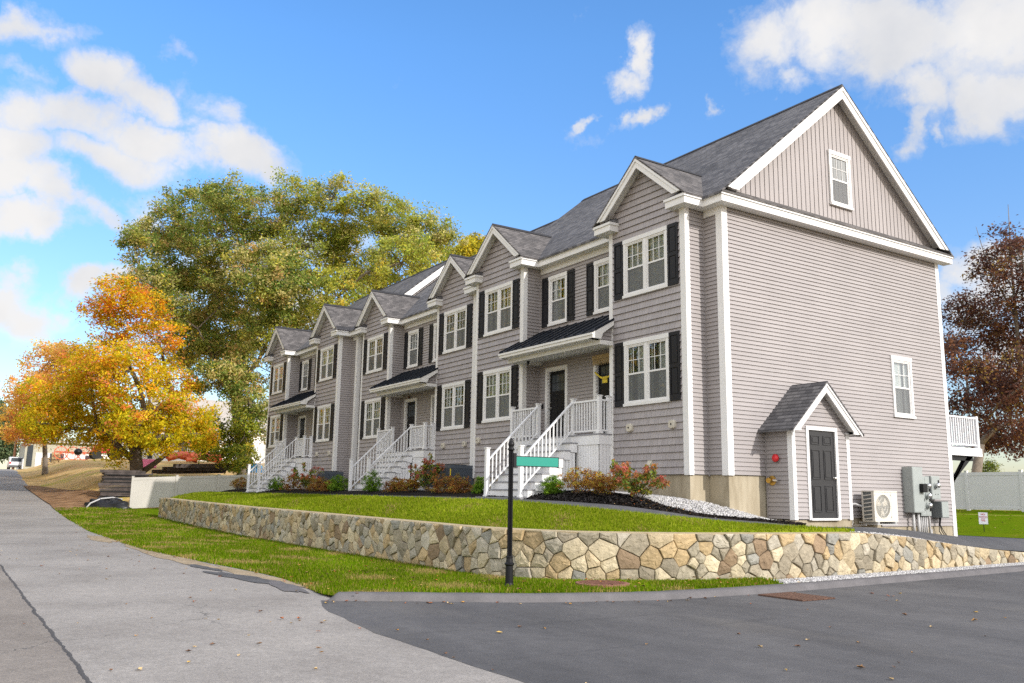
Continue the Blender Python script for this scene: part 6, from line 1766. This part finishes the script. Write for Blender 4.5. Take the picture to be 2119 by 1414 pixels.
# white sport-utility vehicle, seen from behind
def vehicle(x, y, z):
    t = empty('parked_car', (x, y, z), 'white boxy car parked at the far end of the street, seen from behind', 'car')
    P = lambda u, v, w: (x - u, y + v, z + w)             # u forward (towards -X), v sideways
    prof = [(0, .42), (0, .98), (.10, 1.06), (.42, 1.72), (.7, 1.80), (2.7, 1.80), (3.4, 1.12), (4.6, 1.0), (4.75, .75), (4.75, .40), (4.2, .36), (.5, .36)]
    b = MB(); b.prism([P(u, -.95, w) for u, w in prof], (0, 1.9, 0)); b.build('body', M['carwhite'], t, bevel=.05)
    b = MB(); b.prism([P(.115, -.78, 1.12), P(.115, .78, 1.12), P(.385, .70, 1.64), P(.385, -.70, 1.64)], (.03, 0, .01))
    for s in (-1, 1): b.prism([P(.62, s * .951, 1.14), P(2.75, s * .951, 1.14), P(2.4, s * .951, 1.66), P(.75, s * .951, 1.66)], (0, s * .01, 0))
    b.build('window', M['farglass'], t)
    for s in (-1, 1):
        b = MB(); b.box(x - .02, x + .03, *sorted((y + s * .93, y + s * .70)), z + .82, z + 1.06); b.build('tail_light', M['red'], t)
    b = MB(); b.box(x - .05, x + .10, y - .93, y + .93, z + .40, z + .62); b.build('bumper', M['meterdark'], t)
    for u in (.85, 3.75):
        for s in (-1, 1):
            b = MB(); b.lathe([(.2, -.11), (.36, -.11), (.38, 0), (.36, .11), (.2, .11)], P(u, s * .84, .37), 18, 0, 'y'); w_ = b.build('wheel', M['tyre'], t)
            b = MB(); b.lathe([(.19, -.115), (.19, .115)], P(u, s * .84, .37), 14, 0, 'y'); b.build('rim', M['chrome'], w_)
    return t
vehicle(-129.0, -6.3, hz(-129.0) + .02)
# tractor
def tractor(x, y, z):
    t = empty('tractor', (x, y, z), 'red tractor with orange wheels parked before the barn', 'tractor')
    for dy, r, s in ((-1.7, .55, -1), (-1.7, .55, 1), (.5, .85, -1), (.5, .85, 1)):
        cx = x + s * .85
        b = MB(); b.lathe([(r * .62, -.18), (r * .95, -.18), (r, -.08), (r, .08), (r * .95, .18), (r * .62, .18)], (cx, y + dy, z + r), 20, 0, 'x'); w_ = b.build('wheel', M['tyre'], t)
        b = MB(); b.lathe([(r * .2, -.12), (r * .61, -.16), (r * .61, .16), (r * .2, .12)], (cx, y + dy, z + r), 16, 0, 'x'); b.build('rim', M['orange'], w_)
    b = MB(); b.prism([(x - .38, y - 2.1, z + .75), (x - .38, y - 2.1, z + 1.35), (x - .38, y - .2, z + 1.55), (x - .38, y - .2, z + .75)], (.76, 0, 0)); b.build('hood', M['tractorred'], t, bevel=.05)
    b = MB(); b.box(x - .5, x + .5, y - .2, y + 1.0, z + .6, z + 1.05); b.box(x - .3, x + .3, y + .45, y + .95, z + 1.05, z + 1.6); b.build('seat', M['tyre'], t)
    b = MB()
    for s in (-1, 1): b.tube([(x + s * .55, y + 1.0, z + 1.0), (x + s * .55, y + .9, z + 2.3)], .04, 6)
    b.tube([(x - .55, y + .9, z + 2.3), (x + .55, y + .9, z + 2.3)], .04, 6); b.tube([(x, y - 1.2, z + 1.4), (x, y - 1.2, z + 2.1)], .05, 6); b.build('roll_bar', M['black'], t)
    return t
tractor(-96.9, 1.2, field_z(-96.9, 1.0))
# orange hay rake
hx, hy = -98.2, -2.6; hz_ = field_z(hx, hy)
t = empty('hay_rake', (hx, hy, hz_), 'orange hay rake with big spoked wheels left of the red tractor', 'farm machine')
for k, dy in enumerate((-1.3, -.1, 1.1)):
    b = MB(); R_ = .72
    q = [(hx, hy + dy + R_ * math.cos(a * .2618), hz_ + .78 + R_ * math.sin(a * .2618)) for a in range(25)]; b.tube(q, .05, 6, cap=False)
    for a in range(12): b.tube([(hx, hy + dy, hz_ + .78), (hx, hy + dy + .95 * math.cos(a * .5236), hz_ + .78 + .95 * math.sin(a * .5236))], .02, 4)
    b.build('rake_wheel', M['orange'], t)
b = MB(); b.tube([(hx - .2, hy - 1.9, hz_ + .9), (hx - .2, hy + 1.9, hz_ + .9)], .08, 6); b.tube([(hx - .2, hy + 1.9, hz_ + .9), (hx, hy + 3.2, hz_ + .5)], .06, 6); b.build('frame', M['orange'], t)
# kettle grill
gx, gy = -93.5, -2.7; gz = field_z(gx, gy)
t = empty('kettle_grill', (gx, gy, gz), 'black round kettle grill in front of the hay rake', 'grill')
b = MB(); b.lathe([(.05, .55), (.3, .65), (.42, .85), (.43, .95), (.40, 1.08), (.25, 1.25), (.05, 1.32)], (gx, gy, gz), 18); b.build('kettle', M['black'], t, smooth=True)
b = MB()
for a in (0, 2.1, 4.2): b.tube([(gx + .2 * math.cos(a), gy + .2 * math.sin(a), gz + .65), (gx + .38 * math.cos(a), gy + .38 * math.sin(a), gz)], .025, 5)
b.build('leg', M['meterdark'], t)
# wooden crates by the pole
for k, (yy, hh) in enumerate(((-5.2, 1.0), (-4.2, 1.2))):
    x = -100.5; z = field_z(x, yy); b = MB()
    for j in range(5): b.box(x - .4, x + .4, yy - .42, yy + .42, z + j * hh / 5, z + j * hh / 5 + hh / 5 * .7)
    for s in (-.36, .36): b.box(x - .34, x + .34, yy + s - .04, yy + s + .04, z, z + hh)
    tag(b.build('crate', M['tanwood']), ['lower slatted wooden crate left of the hay rake', 'taller slatted wooden crate left of the hay rake'][k], 'crate')
# pink play house and blue tarp
x, y = -66.4, -.3; z = field_z(x, y)
t = empty('toy_house', (x, y, z), 'small pink and white play house right of the maple trunk', 'toy house')
b = MB(); b.box(x - .5, x + .5, y - .6, y + .6, z, z + .7); b.build('base', M['pink'], t)
b = MB(); b.box(x - .48, x + .48, y - .55, y + .55, z + .7, z + 1.5); b.prism([(x - .6, y - .7, z + 1.5), (x - .6, y + .7, z + 1.5), (x - .6, y, z + 2.1)], (1.2, 0, 0)); b.build('roof', M['housewhite'], t)
b = MB(); b.box(x + .481, x + .50, y - .2, y + .2, z + .75, z + 1.35); b.build('window', M['farglass'], t)
def heap(name, x, y, z, sx, sy, sz, mat, label, cat, seed, rot=0.0):
    R = np.random.default_rng(seed); n, m = 22, 12; V = []
    for i in range(n):
        for j in range(m):
            a = 2 * math.pi * i / n; e = math.pi / 2 * j / (m - 1); q = 1 + .18 * math.sin(3 * a + seed) + .10 * math.sin(7 * a + 2 * j) + R.uniform(-.06, .06)
            u = sx * q * math.cos(e) * math.cos(a); v = sy * q * math.cos(e) * math.sin(a)
            V.append((x + u * math.cos(rot) - v * math.sin(rot), y + u * math.sin(rot) + v * math.cos(rot), z + sz * math.sin(e) * q))
    F = [(i*m+j, ((i+1) % n)*m+j, ((i+1) % n)*m+j+1, i*m+j+1) for i in range(n) for j in range(m-1)]
    return tag(np_mesh(name, np.array(V), np.array(F), mat, smooth=False), label, cat)
heap('tarp_bundle', -48.0, 3.4, 2.9, .4, .6, .55, M['bluetarp'], 'crumpled blue plastic bundle under the small green tree', 'tarp', 4)
# rolls of orange snow fence
for k, (x, y) in enumerate(((-75.6, 4.4), (-74.6, 6.4))):
    z = field_z(x, y) + .3; b = MB(); R5 = random.Random(k)
    for j in range(9): b.tube([(x + R5.uniform(-.4, .4), y - 1.5 + R5.uniform(-.3, .3), z + R5.uniform(-.1, .55)), (x + R5.uniform(-.4, .4), y + R5.uniform(-.3, .3), z + R5.uniform(0, .7)), (x + R5.uniform(-.4, .4), y + 1.5 + R5.uniform(-.3, .3), z + R5.uniform(-.1, .55))], .22, 8)
    tag(b.build('snow_fence_roll', M['orange']), ['heap of orange plastic fence rolls before the white house, left one', 'heap of orange plastic fence rolls before the white house, right one'][k], 'fence rolls')
# long dark timbers lying behind the white fence
tb = random.Random(6)
for k in range(5):
    y0 = -2.6 + k * .25; x = -52.5 + k * .5; z = field_z(x, -1) + .14 + .26 * (k // 2)
    b = MB(); b.prism([(x, y0, z), (x + .3, y0, z), (x + .3, y0, z + .28), (x, y0, z + .28)], (1.2 * tb.uniform(.8, 1.2), 4.6 + tb.uniform(-.6, .4), .15)); o = b.build('timber', M['shellwood'])
    tag(o, 'long dark timber lying behind the white fence', 'timber', 'dark timbers behind the white fence')
# stack of weathered boards
st_ = empty('board_stack', (-43.6, -6.5, 1.0), 'tall stack of dark weathered boards beside the maple trunk', 'lumber')
R6 = random.Random(14)
dd = Vector((.35, .94, 0)).normalized(); nn2 = Vector((dd.y, -dd.x, 0)); c0 = Vector((-44.6, -6.75, field_z(-44.2, -6.2) - .05))
k = 0; z = 0
while z < 1.5:
    hgt = R6.choice((.05, .09, .16)); b_ = MB()
    for row in range(3):
        u0 = R6.uniform(-.28, .12); L_ = R6.uniform(2.0, 2.7); w0 = -.75 + row * .5 + R6.uniform(-.05, .05)
        q = c0 + dd * u0 + nn2 * w0 + Vector((0, 0, z)); tilt = R6.uniform(-.02, .02)
        b_.prism([q, q + nn2 * .46, q + nn2 * .46 + Vector((0, 0, hgt)), q + Vector((0, 0, hgt))], dd * L_ + Vector((0, 0, tilt)))
    b_.build('board_layer', M['shellwood'] if k % 3 else M['tarp'], st_); z += hgt + .012; k += 1
heap('tarp_pile', -40.3, -7.2, .45, 1.25, .62, .60, M['tarp'], 'black tarp over a low pile at the end of the white fence', 'tarp', 2, .9)
b = MB(); b.tube([(-39.9, -8.3, .47), (-40.0, -8.05, .80), (-40.2, -7.5, 1.05), (-40.1, -6.9, 1.12), (-40.0, -6.4, 1.02)], .045, 8)
tag(b.build('pale_pipe', M['pvc'], smooth=True), 'pale curved pipe lying over the black tarp', 'pipe')

# ------------------------------------------------------------------ camera
cam = bpy.data.cameras.new('camera'); co = bpy.data.objects.new('camera', cam); COL.objects.link(co)
cam.sensor_width = 36.0; cam.lens = 1789.766 / 2119 * 36.0; cam.clip_end = 3000; cam.clip_start = 0.1
Rm = Matrix(((0.5470027452597073, 0.836987660519341, 0.015480724036819297), (0.13819487946299616, -0.10852351593229656, 0.9844413754916544), (0.8256453063928553, -0.5363527781489091, -0.17503006999768725))).transposed()
mw = Rm.to_4x4(); mw.translation = Vector((14.19564, -15.25645, 1.60011)); co.matrix_world = mw
scene.camera = co

# ------------------------------------------------------------------ sun and sky
SUN_AZ = Vector((0.972, 0.235, 0)); ELEV = rad(27)
sd = (SUN_AZ.normalized() * math.cos(ELEV)) + Vector((0, 0, math.sin(ELEV)))
sl = bpy.data.lights.new('sun', 'SUN'); so = bpy.data.objects.new('sun', sl); COL.objects.link(so)
sl.energy = 2.3; sl.angle = rad(0.6); sl.color = (1.0, 0.94, 0.86)
so.rotation_euler = (-sd).to_track_quat('-Z', 'Y').to_euler()
world = bpy.data.worlds.new('World'); scene.world = world; world.use_nodes = True
wt = world.node_tree; wn = wt.nodes; bg = wn['Background']
sky = wn.new('ShaderNodeTexSky'); sky.sky_type = 'NISHITA'; sky.sun_disc = False
sky.sun_elevation = ELEV; sky.sun_rotation = math.atan2(SUN_AZ.x, SUN_AZ.y); sky.altitude = 100; sky.air_density = 1.0; sky.dust_density = 1.0; sky.ozone_density = 2.0
def wmath(op, a, b=0.0, c=0.0):
    m = wn.new('ShaderNodeMath'); m.operation = op
    for i, v in enumerate((a, b, c)):
        if hasattr(v, 'is_linked'): wt.links.new(v, m.inputs[i])
        else: m.inputs[i].default_value = v
    return m.outputs[0]
def wramp(f, stops):
    r = wn.new('ShaderNodeValToRGB'); e = r.color_ramp.elements
    while len(e) < len(stops): e.new(.5)
    for q, (p, c) in zip(e, stops): q.position = p; q.color = (*c, 1) if hasattr(c, '__len__') else (c, c, c, 1)
    wt.links.new(f, r.inputs['Fac']); return r.outputs['Color']
tc = wn.new('ShaderNodeTexCoord'); sp_ = wn.new('ShaderNodeSeparateXYZ'); wt.links.new(tc.outputs['Generated'], sp_.inputs[0])
az0 = wmath('ARCTAN2', sp_.outputs['Y'], sp_.outputs['X']); el0 = wmath('ARCSINE', sp_.outputs['Z'])
def wnoise(scale, detail, rough, vec=None, dist=0.0):
    n = wn.new('ShaderNodeTexNoise'); n.inputs['Scale'].default_value = scale; n.inputs['Detail'].default_value = detail; n.inputs['Roughness'].default_value = rough; n.inputs['Distortion'].default_value = dist
    wt.links.new(vec or tc.outputs['Generated'], n.inputs['Vector']); return n.outputs['Fac']
# cloud banks: (azimuth, elevation, half widths, tilt, weight) of each bank in the real sky
CLOUDS = [(3.1152, 0.4586, 0.0318, 0.0197, 2.889, 0.8), (3.0843, 0.471, 0.0283, 0.0111, 2.901, 0.45), (3.1093, 0.4097, 0.036, 0.0113, 2.909, 0.5), (3.0314, 0.4269, 0.0439, 0.021, -2.906, 1.0), (2.9796, 0.4077, 0.0557, 0.0242, -2.791, 1.0), (2.9477, 0.4524, 0.0315, 0.0096, -2.983, 0.45), (3.0668, 0.4004, 0.0516, 0.0163, 2.933, 0.6), (3.1045, 0.3686, 0.0581, 0.0277, 2.928, 1.0), (3.0401, 0.3721, 0.062, 0.0239, 2.954, 0.9), (2.9755, 0.3637, 0.0653, 0.0222, -3.037, 1.0), (2.8983, 0.3699, 0.0584, 0.0254, -3.103, 1.1), (2.9226, 0.4071, 0.0317, 0.0247, -2.597, 0.6), (2.8559, 0.3804, 0.0273, 0.0102, 3.025, 0.6), (3.1101, 0.3007, 0.0348, 0.0235, 2.955, 1.0), (3.0697, 0.2983, 0.0363, 0.0289, -2.742, 0.9), (3.0313, 0.2848, 0.0329, 0.0148, -2.919, 0.8), (3.0931, 0.2651, 0.0483, 0.0191, 2.979, 1.0), (2.9921, 0.2753, 0.0291, 0.0302, 2.225, 0.9), (3.1021, 0.1859, 0.0382, 0.0264, 3.017, 1.0), (3.0749, 0.1744, 0.0393, 0.0219, -2.961, 0.9), (3.0242, 0.2103, 0.0371, 0.0175, 2.652, 1.0), (2.9924, 0.2242, 0.0287, 0.0203, 3.027, 0.9), (3.088, 0.217, 0.0174, 0.0072, 3.004, 0.4), (3.0426, 0.163, 0.027, 0.0074, 3.042, 0.5), (2.2545, 0.4962, 0.0498, 0.0432, -3.02, 0.85), (2.2, 0.4985, 0.0696, 0.0518, -2.995, 1.0), (2.1233, 0.4813, 0.0807, 0.0461, -2.963, 1.1), (2.042, 0.4698, 0.07, 0.0579, -2.927, 1.1), (2.103, 0.421, 0.0439, 0.0283, -2.484, 0.9), (2.0339, 0.4036, 0.0499, 0.0276, -2.947, 1.0), (2.1102, 0.3884, 0.017, 0.0289, -2.986, 0.7), (2.2349, 0.4499, 0.0325, 0.0172, -3.021, 0.65), (2.0821, 0.3791, 0.0189, 0.0071, -2.637, 0.5), (2.4211, 0.4904, 0.0166, 0.0275, 2.888, 0.85), (2.4331, 0.4657, 0.0265, 0.0153, -3.101, 0.75), (2.4101, 0.4288, 0.0262, 0.0093, 2.872, 0.8), (2.4687, 0.4098, 0.0176, 0.0053, 2.682, 0.5), (2.3284, 0.435, 0.0091, 0.0081, -3.063, 0.5), (2.0461, 0.1936, 0.052, 0.0389, -3.051, 0.9), (2.0292, 0.134, 0.0419, 0.0384, -3.081, 0.8), (3.1095, 0.3343, 0.0616, 0.0279, 2.94, 1.0), (3.0131, 0.3426, 0.0727, 0.022, -3.129, 0.95), (3.0504, 0.3798, 0.071, 0.0284, -3.068, 0.95), (2.0345, 0.2314, 0.0476, 0.0289, 3.059, 1.0), (2.0754, 0.216, 0.027, 0.0197, -3.047, 0.8), (1.9992, 0.2463, 0.0333, 0.0377, -3.01, 1.0), (2.9141, 0.2378, 0.0765, 0.0313, 3.043, 0.75), (2.8049, 0.2689, 0.0765, 0.0269, 3.064, 0.7), (2.8226, 0.2026, 0.0856, 0.0378, 3.074, 0.7), (3.0771, 0.1104, 0.0514, 0.0242, 3.063, 0.45), (2.7662, 0.1623, 0.0544, 0.0328, 3.094, 0.7)]
def wshift(off):
    m = wn.new('ShaderNodeMapping'); m.inputs['Location'].default_value = off; wt.links.new(tc.outputs['Generated'], m.inputs['Vector']); return m.outputs['Vector']
WARP = 0.10
az = wmath('ADD', az0, wmath('MULTIPLY', wmath('SUBTRACT', wnoise(10, 7, 0.6, wshift((3.1, 0, 0))), 0.5), WARP * 1.5))
el = wmath('ADD', el0, wmath('MULTIPLY', wmath('SUBTRACT', wnoise(10, 7, 0.6, wshift((0, 5.7, 1))), 0.5), WARP))
tot = None
for ca, ce, ra, re, rot, wgt in CLOUDS:
    da = wmath('SUBTRACT', az, ca); de = wmath('SUBTRACT', el, ce)
    u = wmath('ADD', wmath('MULTIPLY', da, math.cos(rot) / ra), wmath('MULTIPLY', de, math.sin(rot) / ra))
    v = wmath('SUBTRACT', wmath('MULTIPLY', de, math.cos(rot) / re), wmath('MULTIPLY', da, math.sin(rot) / re))
    d2 = wmath('ADD', wmath('MULTIPLY', u, u), wmath('MULTIPLY', v, v))
    g_ = wmath('MULTIPLY', wmath('POWER', 2.71828, wmath('MULTIPLY', d2, -0.9)), wgt)
    tot = g_ if tot is None else wmath('MAXIMUM', tot, g_)
fb = wnoise(13, 12, 0.66, None, 0.2); fb2 = wnoise(2.2, 6, 0.55)
vd_ = wn.new('ShaderNodeVectorMath'); vd_.operation = 'DOT_PRODUCT'; vd_.inputs[1].default_value = (-0.8256, 0.5364, 0.175); wt.links.new(tc.outputs['Generated'], vd_.inputs[0])
# unseen rest of the sky: brighter cloud added to lift the ambient light
rest = wramp(vd_.outputs['Value'], [(0.55, 1.0), (0.80, 0.0)])
big = wramp(wnoise(1.6, 5, 0.5), [(0.36, 0.0), (0.52, 1.0)])
shape = wmath('ADD', tot, wmath('MULTIPLY', wmath('SUBTRACT', fb, 0.5), 1.5))
mask = wramp(shape, [(0.24, 0.0), (0.42, 0.25), (0.62, 0.72), (0.82, 0.96), (1.0, 1.0)])
mask = wmath('MAXIMUM', mask, wmath('MULTIPLY', rest, big))
lo = wramp(wmath('ADD', wmath('MULTIPLY', wnoise(9.0, 8, 0.55), 0.55), wmath('MULTIPLY', fb2, 0.45)), [(0.36, (2.9, 2.97, 3.15)), (0.60, (3.75, 3.7, 3.68))])
tw = wn.new('ShaderNodeMix'); tw.data_type = 'RGBA'; wt.links.new(rest, tw.inputs[0]); wt.links.new(lo, tw.inputs[6]); tw.inputs[7].default_value = (7.2, 7.05, 6.8, 1)
tone = tw.outputs[2]
hs_ = wn.new('ShaderNodeHueSaturation'); hs_.inputs['Saturation'].default_value = 1.22; hs_.inputs['Value'].default_value = 1.17; wt.links.new(sky.outputs[0], hs_.inputs['Color'])
mxw = wn.new('ShaderNodeMix'); mxw.data_type = 'RGBA'; wt.links.new(mask, mxw.inputs[0])
tint = wn.new('ShaderNodeMix'); tint.data_type = 'RGBA'; tint.blend_type = 'MULTIPLY'; tint.inputs[0].default_value = 1.0; wt.links.new(hs_.outputs[0], tint.inputs[6])
wt.links.new(wramp(el0, [(0.0, (.72, .66, .66)), (0.22, (.84, .80, .84)), (0.5, (.92, .98, 1.06))]), tint.inputs[7]); wt.links.new(tint.outputs[2], mxw.inputs[6]); wt.links.new(tone, mxw.inputs[7])
wt.links.new(mxw.outputs[2], bg.inputs['Color']); bg.inputs['Strength'].default_value = 0.15

scene.view_settings.view_transform = 'Standard'; scene.view_settings.look = 'None'
scene.view_settings.exposure = 0.70; scene.view_settings.gamma = 1.0
scene.render.engine = 'CYCLES'
scene.cycles.use_denoising = False
scene.cycles.max_bounces = 6; scene.cycles.diffuse_bounces = 3; scene.cycles.glossy_bounces = 3; scene.cycles.transparent_max_bounces = 10; scene.cycles.transmission_bounces = 3
scene.cycles.caustics_reflective = False; scene.cycles.caustics_refractive = False
